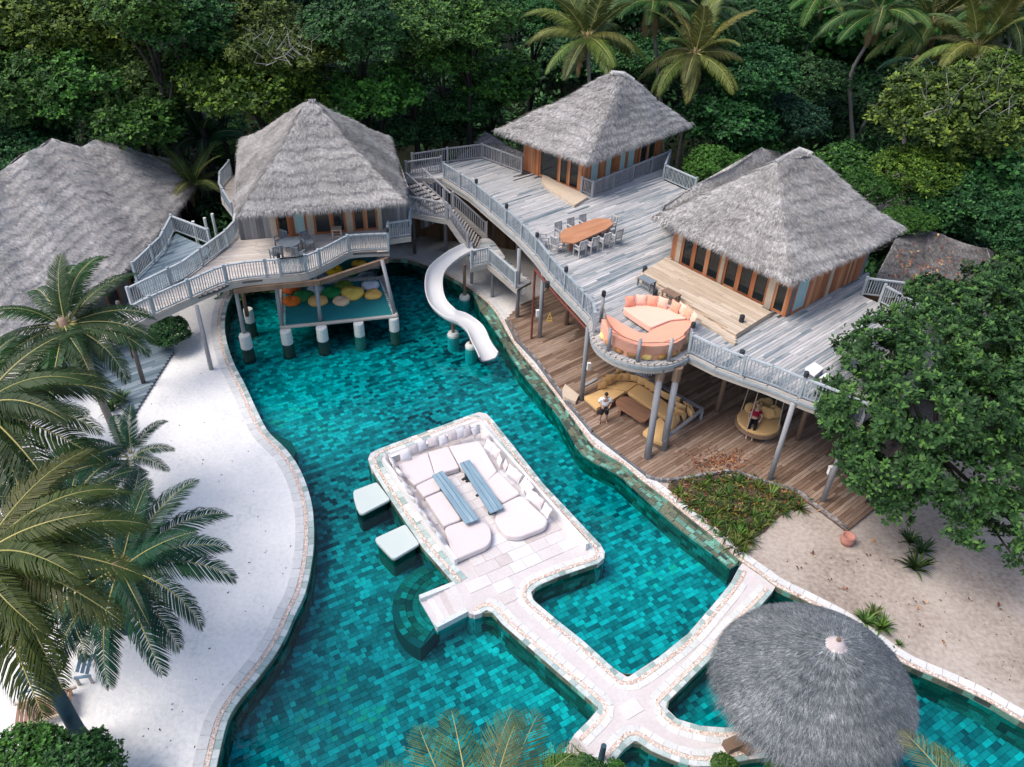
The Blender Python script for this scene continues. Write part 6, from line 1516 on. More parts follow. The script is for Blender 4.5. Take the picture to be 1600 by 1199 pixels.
T = [
 (35, 40, 10.5, 95, 0, 'olive', 'olive-green tree filling the top left corner'),
 (40, 150, 8, 75, 1, 'mid', 'mid-green tree at the left edge above the broad thatch'),
 (130, 45, 11, 80, 1, 'olive', 'olive tree just right of the top left corner'),
 (15, 215, 5, 60, 2, 'dark', 'dark tree at the left edge touching the broad thatch'),
 (130, 130, 8.5, 70, 0, 'mid', 'leafy green tree above the left peak of the broad thatch'),
 (212, 120, 8.5, 78, 3, 'pale', 'pale green layered tree above the right slope of the broad thatch'),
 (215, 195, 6.5, 62, 2, 'bright', 'bright large-leaved tree right behind the broad thatch roof'),
 (280, 40, 12, 72, 1, 'deep', 'deep green tree at the top, left of the yellow-green one'),
 (225, 20, 13, 55, 0, 'mid', 'rounded green treetop at the upper edge between olive and deep green ones'),
 (385, 45, 11.5, 70, 1, 'yellow', 'yellow-green tree with pale twigs at the top'),
 (445, 75, 11, 75, 3, 'yellow', 'yellowish feathery tree above the middle villa roof'),
 (400, 140, 8.5, 85, 0, 'olive', 'broad olive tree directly behind the left of the villa roof'),
 (480, 135, 8.0, 55, 1, 'olive', 'olive treetop touching the peak of the middle villa'),
 (330, 110, 9, 50, 2, 'mid', 'mid-green tree between the pale layered and the yellow-green trees'),
 (592, 150, 8, 62, 2, 'bright', 'bright green large-leaved tree right of the middle villa peak'),
 (560, 50, 12, 68, 0, 'deep', 'deep green tree at the top, left of the centre'),
 (640, 40, 12, 75, 3, 'pale', 'grey-green tree at the top near the centre'),
 (690, 90, 9.5, 66, 1, 'mid', 'leafy green tree right of centre top above the dark gap'),
 (735, 35, 12, 60, 0, 'mid', 'green tree at the top left of the golden palms'),
 (770, 130, 7.5, 62, 2, 'mid', 'large-leaved tree left of the upper pavilion roof'),
 (720, 170, 6, 48, 0, 'deep', 'deep green tree behind the upper deck corner railing'),
 (665, 190, 5, 62, 1, 'dark', 'dark tree in the shadow between middle villa and upper deck'),
 (610, 210, 5, 45, 0, 'dark', 'dark shrub-like tree tucked behind the middle villa roof'),
 (835, 25, 11, 50, 1, 'deep', 'deep green treetop behind the left golden palm'),
 (1180, 40, 9.5, 75, 3, 'deep', 'deep green tree right of the golden palms at the top'),
 (1165, 120, 8.5, 62, 0, 'deep', 'leafy deep green tree right of the right golden palm'),
 (1130, 190, 6, 60, 2, 'deep', 'glossy dark tree between upper pavilion and leaning palm trunk'),
 (1225, 190, 5.5, 52, 1, 'blue', 'bluish green tree behind the peak of the main pavilion'),
 (1260, 130, 6.5, 52, 0, 'dark', 'dark tree between the two leaning palm trunks at the right'),
 (1120, 262, 4.8, 40, 0, 'bright', 'light green bush-like tree between the two right pavilions'),
 (1175, 228, 4.5, 34, 2, 'mid', 'small green tree at the rear ridge of the main pavilion'),
 (1330, 262, 5.5, 42, 2, 'bright', 'bright green small tree just right of the main pavilion peak'),
 (1360, 300, 5.5, 40, 1, 'mid', 'green tree against the right slope of the main pavilion'),
 (1500, 195, 8.5, 95, 1, 'yellow', 'big yellow-flecked tree with bare twigs at the upper right'),
 (1445, 270, 6.5, 62, 3, 'olive', 'olive tree hanging over the dark leaf-littered thatch'),
 (1560, 140, 9.5, 60, 0, 'olive', 'olive treetop at the right edge below the palms'),
 (1575, 260, 6.5, 75, 2, 'deep', 'deep green tree at the right edge beside the yellow-flecked one'),
 (1500, 320, 5.5, 55, 0, 'dark', 'dark tree in shadow above the leaf-littered thatch'),
 (1590, 360, 5, 60, 1, 'dark', 'dark tree at the right edge level with the leaf-littered thatch'),
 (1420, 345, 5.2, 32, 3, 'mid', 'green branch cluster overhanging the main pavilion eave'),
 (1600, 40, 9, 60, 1, 'dark', 'dark treetop in the upper right corner behind the palms'),
]
for a in T: tree(*a, group='broadleaf trees round the villas')
# dim trees farther back that close the view
bk_ = [(20, -10), (170, -30), (330, -25), (480, -20), (620, -30), (770, -20), (900, -25), (1030, -15), (1130, -30), (1260, -10), (1350, 10), (1450, -20), (1560, -30)]
for k, (x, y) in enumerate(bk_):
    tree(x, y, 8.5, 110, k % 4, 'dark' if k % 2 else 'deep', 'dim tree deep in the grove at the very top, %s from the left' % ORD[k], 'dim trees at the back of the grove', sz=.9)
bk2 = [(700, 120), (880, 100), (1000, 90), (1290, 90), (1330, 40), (1380, 140), (1440, 100), (1340, 190), (1400, 200), (640, 120), (545, 100), (330, 200), (20, 260)]
for k, (x, y) in enumerate(bk2):
    c = P(x, y, 4.5); tree(x, y, (4.5, 2.5)[x > 1270 or k == 11], 60 if k != 11 else 40, (k+1) % 4, 'dark', 'dark understorey tree in the gaps between crowns, %s from a row of thirteen' % ORD[k], 'dark understorey trees', sz=.8)
# undergrowth that hides the forest floor
pts = []
for k in range(1500):
    x, y = RS.uniform(-55, 60), RS.uniform(50, 120); pts.append((x, y, RS.uniform(.2, 3.2)))
for k in range(200): pts.append((RS.uniform(19, 34), RS.uniform(33, 52), RS.uniform(.2, 2.0)))
for k in range(160): pts.append((RS.uniform(-21, -15.5), RS.uniform(40, 54), RS.uniform(.1, .8)))
pts = np.array(pts); big = np.repeat(pts, 14, 0)+RS.normal(0, .9, (len(pts)*14, 3))*[1, 1, .4]; big[:, 2] = np.abs(big[:, 2])
o = link('undergrowth', leaf_mesh('undergrowth', big, np.tile([0, 0, 1.], (len(big), 1))+RS.normal(0, .4, big.shape), .5, 1, 5), 'leaf', None, kind='stuff', color=COLS['dark']); tag(o, 'dark leafy undergrowth on the forest floor behind the villas', 'undergrowth')

# the big near tree at the right
def big_tree():
    c0 = P(1475, 640, 4.6); t = empty('big_tree', (c0[0]+.3, c0[1]-.2, 0), 'big dark green tree with glossy leaf rosettes overhanging the deck at the right', 'tree')
    lob = []
    rs = np.random.RandomState(5)
    spots_ = [(1362,555,5.6,48),(1342,615,5.2,42),(1385,518,5.8,36),(1420,560,6.4,60),(1350,640,4.8,60),(1400,700,4.4,60),(1450,640,6.2,70),(1480,520,6.2,55),(1540,480,6.0,50),(1560,560,6.5,65),(1520,640,6.3,70),(1590,640,6.0,70),(1480,730,4.8,60),(1560,740,4.8,60),(1370,745,3.6,38),(1430,770,3.4,36),(1590,810,4.0,50),(1530,790,3.8,42),(1600,540,6.0,55),(1330,690,3.8,34),(1620,720,5.0,70),(1640,600,6,80),(1470,470,5.2,38),(1525,830,3.4,30),(1585,855,3.2,30),(1320,650,4.6,30),(1345,715,4.0,32),(1460,455,5.4,30),(1395,790,3.0,24),(1555,445,5.6,40),(1600,470,5.8,50),(1440,490,6.0,40),(1600,420,5.0,36)]
    PP, NN = [], []
    L = []
    for (x, y, z, r_) in spots_:
        c = P(x, y, z); L.append((c, .92*r_*np.linalg.norm(c-[0, 0, CH])/1220))
    for c, r_ in L:
        n = int(260*r_*r_*1.2); v = rs.normal(0, 1, (n, 3)); v /= np.linalg.norm(v, axis=1)[:, None]; v = v[v[:, 2] > -.5]
        p = c+v*r_*np.array([1.05, 1.05, .48])*(1+rs.normal(0, .15, len(v)))[:, None]; ok = (np.sin(p[:, 0]*2.9+p[:, 2]*2)+np.sin(p[:, 1]*3.3-p[:, 0]*1.1)+np.sin((p[:, 0]+p[:, 1])*1.7+1)) > -1.05
        for c2, r2 in L:
            if c2 is c: continue
            q = (p-c2)/np.array([1, 1, .48]); ok &= np.linalg.norm(q, axis=1) > r2*.7
        PP.append(p[ok]); NN.append((v+np.array([0, -.2, .6]))[ok])
    PP = np.concatenate(PP); NN = np.concatenate(NN); PP = PP-org(t)
    o = link('crown', leaf_mesh('crown', PP, NN, .20, 1, 9, wid=.5), 'leaf', t, color=(.036, .088, .026))
    b = MB(); base = np.array([t.location[0], t.location[1], -.05]); b.tube([base, base+[.1, 0, 1.5], base+[0, .1, 3.2]], [.26, .2, .16], 10)
    for c, r_ in L[::2]: b.tube([base+[0, .1, 2.6], (base+[0, 0, 3.4])*.5+c*.5-[0, 0, .5], c-[0, 0, .3]], [.11, .07, .03], 7)
    b.build('trunk', 'trunkdark', t, smooth=True)
    return t
big_tree()
# bare twigs on the yellow-flecked tree
b = MB()
for k in range(46):
    p = P(rr.uniform(1440, 1590), rr.uniform(110, 190), rr.uniform(8.8, 10.8)); d = np.array([rr.uniform(-1, 1), rr.uniform(-.6, .6), rr.uniform(.3, 1.2)]); q = p+d*rr.uniform(.6, 1.3); e = q+np.array([rr.uniform(-.6, .6), 0, rr.uniform(.2, .7)])
    b.tube([p, q, e], [.022, .013, .006], 5); b.tube([q, q+(p-e)*.3+[0, 0, .5]], [.012, .005], 4)
tw_ = b.build('bare_twigs', 'twig', None, kind='stuff'); tag(tw_, 'bare grey twigs rising from the yellow-flecked tree', 'twigs')
b = MB()
for k in range(26):
    p = P(rr.uniform(395, 490), rr.uniform(45, 105), rr.uniform(11.5, 12.6)); d = np.array([rr.uniform(-1, 1), rr.uniform(-.6, .6), rr.uniform(.1, .8)]); q = p+d*rr.uniform(.6, 1.2); b.tube([p, q, q+np.array([rr.uniform(-.6, .6), 0, .4])], [.018, .01, .005], 5)
tw_ = b.build('bare_twigs', 'twig', None, kind='stuff'); tag(tw_, 'pale twigs showing in the yellow-green tree at the top', 'twigs')

# ------------------------------------------------------------------ palms
def frond_mesh(L_=1.0, curve=1.2, n=100, fall=.75, seed=0, lw=.0145, ll=.26, tipcurl=.3, fold=.35):
    """a pinnate leaf of unit length starting along +X and bending down; two meshes: midrib and leaflets"""
    rs = np.random.RandomState(seed); S_ = np.linspace(0, 1, 15); th_ = -curve*S_**1.5
    x = np.concatenate([[0], np.cumsum(np.cos(th_[:-1])/14)]); z = np.concatenate([[0], np.cumsum(np.sin(th_[:-1])/14)]); y = .05*np.sin(S_*2.2)*rs.choice([-1, 1])
    path = np.stack([x, y, z], 1)*L_
    b = MB(); b.tube(path, list(np.interp(S_, [0, .1, 1], [.017, .010, .002])*L_), 5)
    rib = mesh_np('midrib', b.v, b.f, smooth=True)
    V, F, RN = [], [], []
    for i in range(n):
        s_ = .10+.90*(i/(n-1))**.95
        for sd_ in (-1, 1):
            ss = min(1, s_+rs.uniform(-.008, .008)); p = np.array([np.interp(ss, S_, path[:, k]) for k in range(3)]); t = np.array([np.interp(ss+.02, S_, path[:, k])-np.interp(ss-.04, S_, path[:, k]) for k in range(3)]); t /= np.linalg.norm(t)
            side = np.array([-t[1], t[0], 0])*sd_; side /= np.linalg.norm(side)+1e-6; u_ = np.cross(t, side)*sd_; u_ = u_ if u_[2] > 0 else -u_
            env = math.sin(math.pi*min(1, (ss*.86+.12)))**.6; l = ll*L_*env*rs.uniform(.85, 1.1)
            fwd_ = .35+.75*ss; d0 = side+t*fwd_+u_*fold; d0 /= np.linalg.norm(d0); w = lw*L_*(.6+.4*env)
            d1_ = d0+np.array([0, 0, -fall*rs.uniform(.7, 1.3)]); d1_ /= np.linalg.norm(d1_); d2_ = d1_+np.array([0, 0, -fall*1.4*rs.uniform(.6, 1.3)]); d2_ /= np.linalg.norm(d2_)
            q0 = p; q1 = q0+d0*l*.3; q2 = q1+d1_*l*.4; q3 = q2+d2_*l*.3
            wv = t*w*.5; k = len(V)
            V += [q0-wv*.5, q0+wv*.5, q1-wv, q1+wv, q2-wv*.8, q2+wv*.8, q3]
            F += [(k, k+1, k+3, k+2), (k+2, k+3, k+5, k+4), (k+4, k+5, k+6)]; r_ = min(.99, max(.01, rs.uniform(.15, .75)+.2*ss)); RN += [r_]*3
    me = mesh_np('leaflets', V, F, RN)
    return rib, me
FR = {'arch': [frond_mesh(1, 1.2, seed=1), frond_mesh(1, 1.45, seed=2, fall=.85), frond_mesh(1, .95, seed=3, fall=.6)], 'hang': [frond_mesh(1, 1.0, seed=4, fall=1.1), frond_mesh(1, .8, seed=5, fall=1.0)], 'up': [frond_mesh(1, .7, seed=6, fall=.35), frond_mesh(1, .55, seed=7, fall=.3)]}
def palm(cx, cy, cz, base, L_, fr_, col, label, group=None, tr=.16, dead=2, trunk_m='bark', nuts=True, young=False, via=None):
    """crown at height cz where the photograph shows (cx, cy); base = picture point of the foot; fr_ = list of (azimuth deg in plan, rise deg, length factor)"""
    c = P(cx, cy, cz); g_ = P(base[0], base[1], 0) if base else np.array([c[0], c[1], 0])
    if base is not None and base[1] < 300:
        via = [P(x, y, CH-(CH)*(c[1]+.4)/P(x, y, 0)[1]) for x, y in (via or [])+[base]]
        d = via[-1]-(via[-2] if len(via) > 1 else c); g_ = via[-1]+d/max(.3, -d[2])*via[-1][2]; g_[2] = 0
    else: via = None
    t = empty('palm_tree', (g_[0], g_[1], 0), label, 'palm tree', group)
    c_l = c-org(t)
    if via:
        cp = smooth_path([g_-org(t)-[0, 0, .05]]+[p-org(t) for p in via[::-1]]+[c_l], 4); b = MB(); b.tube(cp, [tr*(1-.35*k/len(cp)) for k in range(len(cp))], 8)
        link('trunk', mesh_np('trunk', b.v, b.f, smooth=True), trunk_m, t)
        b = MB(); b.tube([c_l-[0, 0, .5], c_l-[0, 0, .1], c_l+[0, 0, .35]], [tr*.8, tr*1.5, tr*.7], 9); link('crown_shaft', mesh_np('crown_shaft', b.v, b.f, smooth=True), 'post_brown', t)
    elif base is not None or not young:
        pts = []; m_ = np.array([0, 0, 0.])
        for k in range(13):
            f = k/12; lean = np.array([c_l[0], c_l[1], 0])*(f**1.35); pts.append(np.array([0, 0, -.05])+lean+np.array([0, 0, c_l[2]*f]))
        b = MB(); b.tube(pts, [tr*(1.35 if k == 0 else 1-.35*k/12)*(1+(.05 if k % 2 else 0)) for k in range(13)], 10)
        link('trunk', mesh_np('trunk', b.v, b.f, smooth=True), trunk_m, t)
        b = MB(); b.tube([c_l-[0, 0, .5], c_l-[0, 0, .1], c_l+[0, 0, .35]], [tr*.8, tr*1.5, tr*.7], 9); link('crown_shaft', mesh_np('crown_shaft', b.v, b.f, smooth=True), 'post_brown', t)
    for az, el, lf_ in fr_:
        kind = 'up' if el > 50 else ('arch' if el > -5 else 'hang'); rib, me = FR[kind][rr.randrange(len(FR[kind]))]
        L2 = L_*lf_; a = R(az); p = c_l+np.array([math.cos(a)*tr*.7, math.sin(a)*tr*.7, .1])
        cc = tuple(k*rr.uniform(.8, 1.2) for k in col)
        f = link('frond', me, 'frond', t, p, (rr.uniform(-.3, .3), -R(el), a), (L2, L2, L2), color=cc)
        mr_ = link('midrib', rib, 'rachis', f)
    for k in range(dead):
        rib, me = FR['hang'][k % 2]; a = rr.uniform(0, 6.28); f = link('dry_frond', me, 'deadfrond', t, c_l, (0, R(60), a), (L_*.55,)*3); link('midrib', rib, 'deadfrond', f)
    if nuts:
        for k in range(6):
            a = k*1.05; b = MB(); b.lathe([(0, .13), (.09, .08), (.11, 0), (.08, -.09), (0, -.12)], (0, 0, 0), 8)
            link('coconut', mesh_np('coconut', b.v, b.f, smooth=True), 'coconut', t, c_l+np.array([math.cos(a)*.26, math.sin(a)*.26, -.22]))
    return t
def ring_fr(n, el0, el1, l0=.85, l1=1.1, skip=()):
    out = []
    for k in range(n):
        az = 360*k/n+rr.uniform(-12, 12)
        if any(a <= az % 360 <= b_ for a, b_ in skip): continue
        out.append((az, rr.uniform(el0, el1), rr.uniform(l0, l1)))
    return out
G_mid = (.045, .095, .028); G_dk = (.015, .055, .03); G_fr = (.022, .058, .016); G_frdk = (.012, .052, .032)
palm(918, 60, 11.2, (925, 250), 4.4, ring_fr(13, -12, 25)+ring_fr(8, 40, 70), (.11, .135, .04), 'golden-green palm behind the left side of the upper pavilion roof')
palm(1086, 85, 10.2, (1062, 235), 4.0, ring_fr(13, -25, 15)+ring_fr(8, 35, 70), (.12, .14, .04), 'golden-green palm with a pale trunk right of the upper pavilion roof', dead=4)
palm(1018, 5, 12.5, (1030, 130), 4.2, ring_fr(12, -15, 25)+ring_fr(6, 40, 70), G_mid, 'palm at the top edge between the two golden palms')
palm(1100, 20, 12.0, (1110, 150), 4.0, ring_fr(12, -10, 25)+ring_fr(6, 40, 70), G_mid, 'darker palm rising behind the right golden palm')
palm(1283, -8, 12.0, (1222, 205), 3.8, ring_fr(12, -20, 25)+ring_fr(5, 40, 70), G_mid, 'palm with a long straight leaning trunk at the top right', tr=.17, via=[(1266, 50), (1250, 110)])
palm(1375, 20, 12.0, (1334, 238), 4.4, ring_fr(13, -20, 25)+ring_fr(6, 40, 70), G_mid, 'palm whose curved trunk bends like a bow at the upper right', tr=.17, via=[(1355, 68), (1330, 115), (1329, 170)])
palm(1455, 38, 11.0, (1338, 222), 4.6, ring_fr(13, -20, 25)+ring_fr(6, 40, 70), (.10, .13, .045), 'palm leaning far right from the same foot as the bow-trunked one', tr=.16, via=[(1388, 142), (1355, 185)])
palm(1432, 95, 9.5, (1412, 245), 2.6, ring_fr(8, -10, 20), G_dk, 'slim palm with an upright trunk right of the leaning pair', tr=.17, via=[(1422, 150), (1414, 190)])
palm(1528, 75, 10.8, (1540, 260), 4.4, ring_fr(14, -20, 25)+ring_fr(7, 40, 70), (.13, .14, .05), 'largest palm at the upper right, with golden coconuts')
palm(1572, 25, 12.5, (1590, 200), 4.2, ring_fr(12, -15, 25)+ring_fr(6, 40, 70), G_mid, 'palm at the top right corner')
palm(318, 222, 4.6, (318, 275), 3.2, ring_fr(12, 5, 40)+ring_fr(8, 45, 75), G_dk, 'young palm between the broad thatch and the middle villa', nuts=False)
palm(300, 292, 3.0, (300, 330), 2.8, ring_fr(10, 0, 40)+ring_fr(5, 45, 75), (.09, .115, .035), 'low golden palm clump between the broad thatch and the villa balcony', nuts=False, dead=1)
# front palms at the left
FL_ = 3.3
palm(102, 512, 8.3, (192, 705), 3.0, [(0, 10, 1), (30, 18, 1.0), (60, 35, 1.0), (85, 45, 1.1), (110, 40, 1.15), (140, 30, 1), (165, 12, 1.05), (195, 5, 1), (225, -5, 1), (255, -10, 1.05), (280, -8, 1.1), (305, -5, 1.15), (330, 0, 1.05), (350, 5, 1), (100, 62, .8), (20, 55, .75), (200, 50, .8), (310, 25, .9)], G_fr, 'palm with a silvery crown centre in front of the broad thatch', dead=1)
palm(-35, 640, 9.3, (-60, 900), 3.6, [(0, 12, 1), (18, 15, 1.05), (-15, 8, 1.1), (-30, 0, 1.15), (40, 20, 1), (65, 30, 1), (-48, -5, 1.1), (-70, -8, 1), (90, 30, .9), (8, 35, .85), (-22, 30, .9), (150, 10, 1), (230, 10, 1)], (.028, .054, .014), 'palm at the left edge whose long fronds arch over the sand', dead=1)
palm(-30, 868, 9.6, (131, 1160), 3.5, [(2, 12, 1), (22, 20, 1), (-14, 8, 1.05), (-34, 3, 1.1), (-55, -2, 1.15), (45, 30, .95), (-75, -5, 1.1), (-95, -8, 1), (70, 30, .9), (10, 38, .8), (-25, 32, .85), (-45, 28, .9)], (.052, .070, .013), 'lowest yellow-green palm at the left edge, on the dark leaning trunk', dead=1, trunk_m='bark_dark', tr=.21)
palm(188, 890, 5.6, (200, 985), 3.05, [(0, 12, 1.05), (20, 25, 1.0), (45, 30, 1.1), (60, 45, 1.0), (95, 40, 1), (130, 25, 1), (160, 15, 1), (-15, 5, 1.0), (-35, 0, 1.0), (-60, -5, 1.1), (-80, -10, 1.05), (-110, -8, 1), (200, 5, 1), (230, 0, 1), (75, 60, .8), (10, 45, .8), (-45, 25, .8)], G_frdk, 'dark green palm spreading widest over the middle of the left sand', trunk_m='bark_dark', tr=.17, dead=2)
palm(110, 800, 3.6, None, 3.0, ring_fr(13, 0, 40), G_dk, 'dark palm on the ground left of the widest dark green palm', nuts=False, dead=0, young=True)
palm(105, 935, 3.2, None, 2.8, ring_fr(12, 0, 40), (.03, .06, .02), 'shaded palm under the lowest yellow-green fronds', nuts=False, dead=0, young=True)
palm(205, 715, 2.2, None, 2.4, [(0, 30, .7), (60, 40, .8), (120, 35, 1), (180, 25, 1), (220, 20, 1), (260, 10, 1), (300, 15, 1), (340, 20, .8), (90, 60, .8), (200, 50, .8)], G_dk, 'low dark young palm on the sand between the tall front palms', nuts=False, dead=0, young=True)
palm(60, 770, 3.5, None, 3.2, ring_fr(12, 0, 40), G_dk, 'dark palm in the shade below the long arching fronds', nuts=False, dead=0, young=True)
palm(40, 640, 3.0, None, 3.2, ring_fr(12, 0, 40), G_dk, 'shaded palm on the ground behind the arching fronds at the left', nuts=False, dead=0, young=True)
FR['arch'] = FR['hang'] = FR['up'] = [frond_mesh(1, .8, n=44, seed=21, fall=.3, lw=.012, ll=.30, fold=.2), frond_mesh(1, 1.0, n=42, seed=22, fall=.35, lw=.012, ll=.28, fold=.2)]
palm(752, 1352, 6.5, (780, 1400), 2.8, [(20, 25, 1), (45, 30, 1.05), (62, 32, 1.1), (80, 35, 1.05), (100, 35, 1.05), (120, 30, 1.05), (145, 25, 1), (170, 20, .9), (70, 55, .9)], (.075, .115, .045), 'palm whose pale frond tips rise over the bottom edge of the pool', dead=0)
palm(1545, 1310, 4.5, (1560, 1400), 2.6, [(125, 35, 1.0), (100, 30, .8), (150, 30, .9)], (.13, .15, .05), 'palm frond tips entering at the bottom right corner', dead=0)

# ------------------------------------------------------------------ low plants
def strap_mesh(n=40, L_=1.0, seed=0, w=.075, el=(20, 80)):
    rs = np.random.RandomState(seed); V, F, RN = [], [], []
    for i in range(n):
        a = rs.uniform(0, 6.28); e = R(rs.uniform(*el)); l = L_*rs.uniform(.6, 1.1); d = np.array([math.cos(a)*math.cos(e), math.sin(a)*math.cos(e), math.sin(e)]); s_ = np.array([-math.sin(a), math.cos(a), 0])
        p = np.array([math.cos(a), math.sin(a), 0])*.04; k = len(V); ww = w*rs.uniform(.7, 1.2)
        for j in range(4):
            f = j/3; wv = s_*ww*(.6, 1, .8, .05)[j]/2; V += [p-wv, p+wv]; p = p+d*l/3; d = d+np.array([0, 0, -.38]); d /= np.linalg.norm(d)
        F += [(k+2*j, k+2*j+1, k+2*j+3, k+2*j+2) for j in range(3)]; RN += [rs.uniform(.05, .99)]*3
    return mesh_np('leaves', V, F, RN)
STR = [strap_mesh(seed=s_) for s_ in range(3)]; STW = strap_mesh(seed=9, w=.11, n=40, el=(25, 80))
def plant(x, y, r_px, col, label, group, me=None, name='strap_leaved_plant', z=0):
    c = P(x, y, z+.1); d = np.linalg.norm(c-[0, 0, CH]); s_ = r_px*d/1220
    o = link(name, me or STR[rr.randrange(3)], 'leaf', None, (c[0], c[1], z), (0, 0, rr.uniform(0, 6.28)), (s_, s_, s_), color=tuple(k*rr.uniform(.8, 1.25) for k in col)); tag(o, label, 'plant', group); return o
GB = 'strap-leaved plants in the triangular bed'
bed_xy = [(1063,768),(1095,757),(1115,750),(1150,752),(1185,760),(1205,770),(1230,778),(1250,790),(1080,785),(1098,780),(1120,772),(1140,770),(1160,775),(1180,783),(1200,788),(1222,793),(1100,803),(1118,800),(1138,795),(1158,797),(1178,805),(1196,806),(1118,820),(1135,815),(1152,815),(1172,822),(1188,820),(1135,835),(1155,832),(1168,840),(1150,850),(1163,858)]
def lab_bed(k, x, y):
    row = 'back row along the log edging' if y < 795 and (x > 1180 or y < 777) else ('near tip of the bed' if y > 828 else ('kerb side of the bed' if x < 1125 else 'middle of the bed'))
    same = [q for q in bed_xy if ('back row along the log edging' if q[1] < 795 and (q[0] > 1180 or q[1] < 777) else ('near tip of the bed' if q[1] > 828 else ('kerb side of the bed' if q[0] < 1125 else 'middle of the bed'))) == row]
    same.sort(); i = same.index((x, y)); return 'strap-leaved plant in the %s, %s from the left' % (row, ORD[i])
for k, (x, y) in enumerate(bed_xy): plant(x, y+3, rr.uniform(20, 27), (.06, .105, .022), lab_bed(k, x, y), GB)
bedp = PL([(1045,757),(1112,744),(1163,746),(1242,770),(1262,786),(1225,802),(1210,815),(1195,832),(1172,845),(1165,862),(1150,860),(1120,836),(1080,803),(1040,772)], .0)
b = MB(); b.prism(bedp, -.05, .035); bo = b.build('planting_soil', 'soil', None); bo['kind'] = 'structure'
# low reddish stems and small leaves between the plants
bp = [(p[0], p[1]) for p in bedp]; xs = [p[0] for p in bp]; ys = [p[1] for p in bp]; pp = []
while len(pp) < 420:
    x, y = rr.uniform(min(xs), max(xs)), rr.uniform(min(ys), max(ys))
    if inside(x, y, bp): pp.append((x, y, .07))
pp = np.array(pp)
o = link('bed_litter', leaf_mesh('bed_litter', pp, np.tile([0, 0, 1.], (len(pp), 1)), .12, 1, 4, wid=.35), 'litter', None, kind='stuff'); tag(o, 'reddish fallen leaves and stems covering the planted bed', 'leaf litter')
o = link('ground_cover', leaf_mesh('ground_cover', pp[::2]+[.1, .1, .06], np.tile([0, 0, 1.], (len(pp[::2]), 1)), .2, 1, 5, wid=.3), 'leaf', None, kind='stuff', color=(.08, .10, .035)); tag(o, 'small green leaves between the plants of the triangular bed', 'ground cover')
GS = (.08, .13, .035)
for x, y, r_, lab in ((1352, 972, 26, 'left half of the bright strap-leaved clump above the umbrella roof'), (1378, 980, 26, 'right half of the bright strap-leaved clump above the umbrella roof'), (1365, 960, 22, 'rear part of the strap-leaved clump above the umbrella roof'), (1405, 1005, 10, 'small seedling on the sand below the bright clump')):
    plant(x, y, r_, GS, lab, 'strap-leaved plants on the right sand', STW)
for x, y, r_, lab in ((1430, 888, 34, 'dark strap-leaved plant in the shade under the big tree'), (1440, 862, 28, 'shaded plant behind the dark one under the big tree'), (1420, 845, 24, 'dim plant nearest the deck corner under the big tree')):
    plant(x, y, r_, (.03, .06, .02), lab, 'strap-leaved plants on the right sand', STW)
def bush(x, y, z, r_px, col, label, kind=2, sz=.8, group=None): return tree(x, y, z, r_px, kind, col, label, group, sz, 'bush', 'bush')
bush(265, 518, .9, 28, 'dark', 'round dark bush on the sand under the villa bridge')
for x, y, r_, lab in ((188, 628, 26, 'green spiky bush beside the blue boardwalk'), (175, 640, 24, 'green spiky bush half under the front palm')): plant(x, y, r_, (.05, .10, .03), lab, 'spiky bushes by the boardwalk', STW)
bush(30, 1205, 1.5, 48, 'mid', 'leafy bush cut by the bottom left corner'); bush(105, 1212, 1.5, 50, 'deep', 'leafy bush at the bottom edge right of the corner bush')
bush(915, 1206, .8, 24, 'deep', 'dark leafy bush at the bottom edge beside the mooring post'); bush(962, 1205, .6, 16, 'mid', 'small bush at the bottom edge right of the mooring post')
bush(1130, 1202, .6, 18, 'mid', 'small bush at the bottom edge under the curved path'); bush(1212, 1204, .6, 14, 'mid', 'tiny bush at the bottom edge beside the umbrella roof'); bush(880, 1215, .8, 26, 'mid', 'bush at the bottom edge beside the timber steps')
bush(360, 240, 2.2, 32, 'bright', 'light green leafy shrub beside the left of the villa roof', 2, .9); bush(352, 212, 2.5, 24, 'bright', 'small light shrub above the villa balcony', 2, .9)
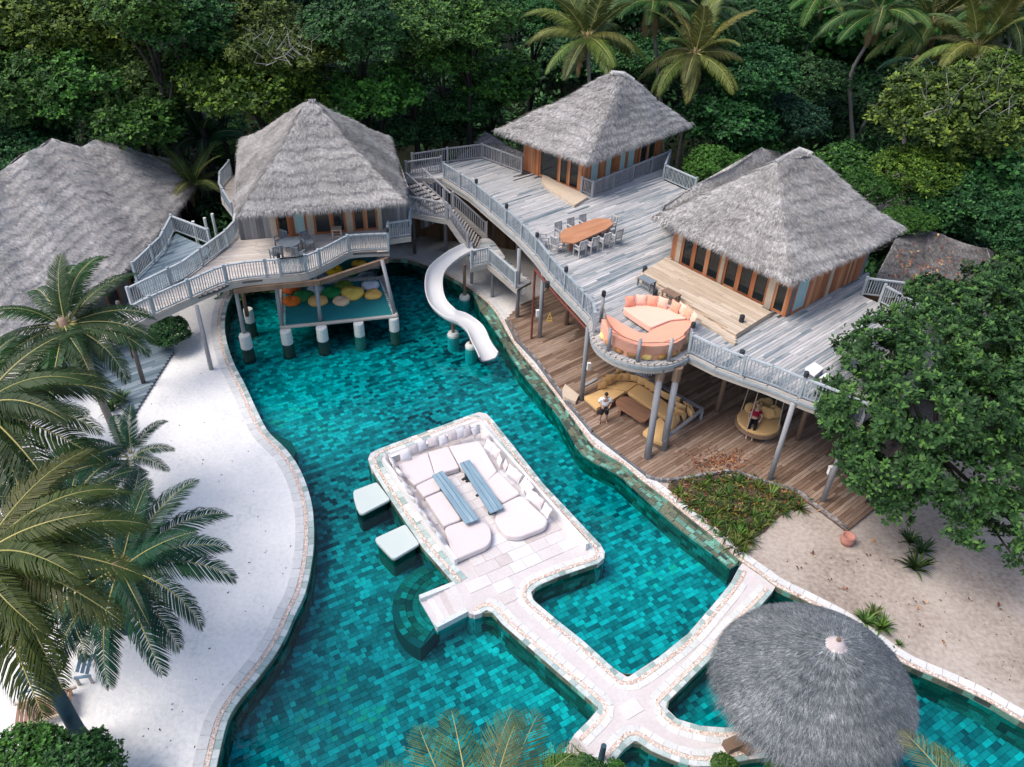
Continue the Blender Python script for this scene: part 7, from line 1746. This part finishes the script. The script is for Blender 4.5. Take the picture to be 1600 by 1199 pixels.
# fallen leaves: on the right sand, the dark thatch and the deck
LM = leaf_mesh('fallen_leaf', np.array([[0., 0, .02]]), np.array([[0, 0, 1.]]), .17, 1, 2, wid=.6)
fl_pts = [(1320,877),(1270,870),(1358,870),(1372,876),(1250,890),(1312,920),(1298,908),(1322,924),(1428,938),(1447,944),(1432,955),(1560,952),(1262,803),(1400,1015),(1440,980),(1370,930),(1243,985),(1248,934),(1275,800),(1365,850),(1475,1009),(1516,940)]
def ordw(i): return ORD[i] if i < 20 else ('twenty-'+ORD[i-20])
for k, (x, y) in enumerate(fl_pts):
    c = P(x, y, 0); o = link('fallen_leaf', LM, 'litter', None, c, (0, 0, rr.uniform(0, 6)), (rr.uniform(.7, 1.2),)*3); tag(o, 'dry orange-brown leaf on the beige sand at the right, %s from the left' % ordw(sorted(fl_pts).index((x, y))), 'leaf', 'fallen leaves on the right sand')
pp = []
for k in range(170):
    x, y = rr.gauss(1445, 48), rr.gauss(425, 26)
    if not inside(x, y, [(1355,455),(1415,380),(1450,365),(1530,390),(1580,432),(1540,480),(1470,495)]): continue
    zt = 4.6-(y-(372+abs(x-1440)*.12))*.018; pp.append(P(x, y, max(2.7, min(4.7, zt))+.12))
pp = np.array(pp); o = link('thatch_litter', leaf_mesh('thatch_litter', pp, np.tile([0, -.4, 1.], (len(pp), 1)), .15, 1, 2, wid=.6), 'litter', None, kind='stuff'); tag(o, 'orange fallen leaves strewn over the dark thatch at the right', 'fallen leaves')
pp = []
for k in range(260):
    x, y = rr.gauss(1125, 26), rr.gauss(723, 9); pp.append(P(x, y, LZd+.02))
pp = np.array(pp); o = link('deck_litter', leaf_mesh('deck_litter', pp, np.tile([0, 0, 1.], (len(pp), 1)), .13, 1, 2, wid=.4), 'litter', None, kind='stuff'); tag(o, 'scatter of small brown leaves on the lower deck above the planted bed', 'fallen leaves')
# specks on the sand
b = MB()
for k in range(170):
    x, y = (rr.uniform(215, 460), rr.uniform(560, 1180)) if k % 2 else (rr.uniform(1190, 1600), rr.uniform(830, 1090)); c = P(x, y, .008)
    if inside(c[0], c[1], hole_xy): continue
    b.box(c, (rr.uniform(.02, .09), rr.uniform(.015, .04), .015), rr.uniform(0, 3), rr.random())
o = b.build('sand_debris', 'soil', None, kind='stuff'); tag(o, 'tiny dark twigs and specks scattered on the sand', 'debris')
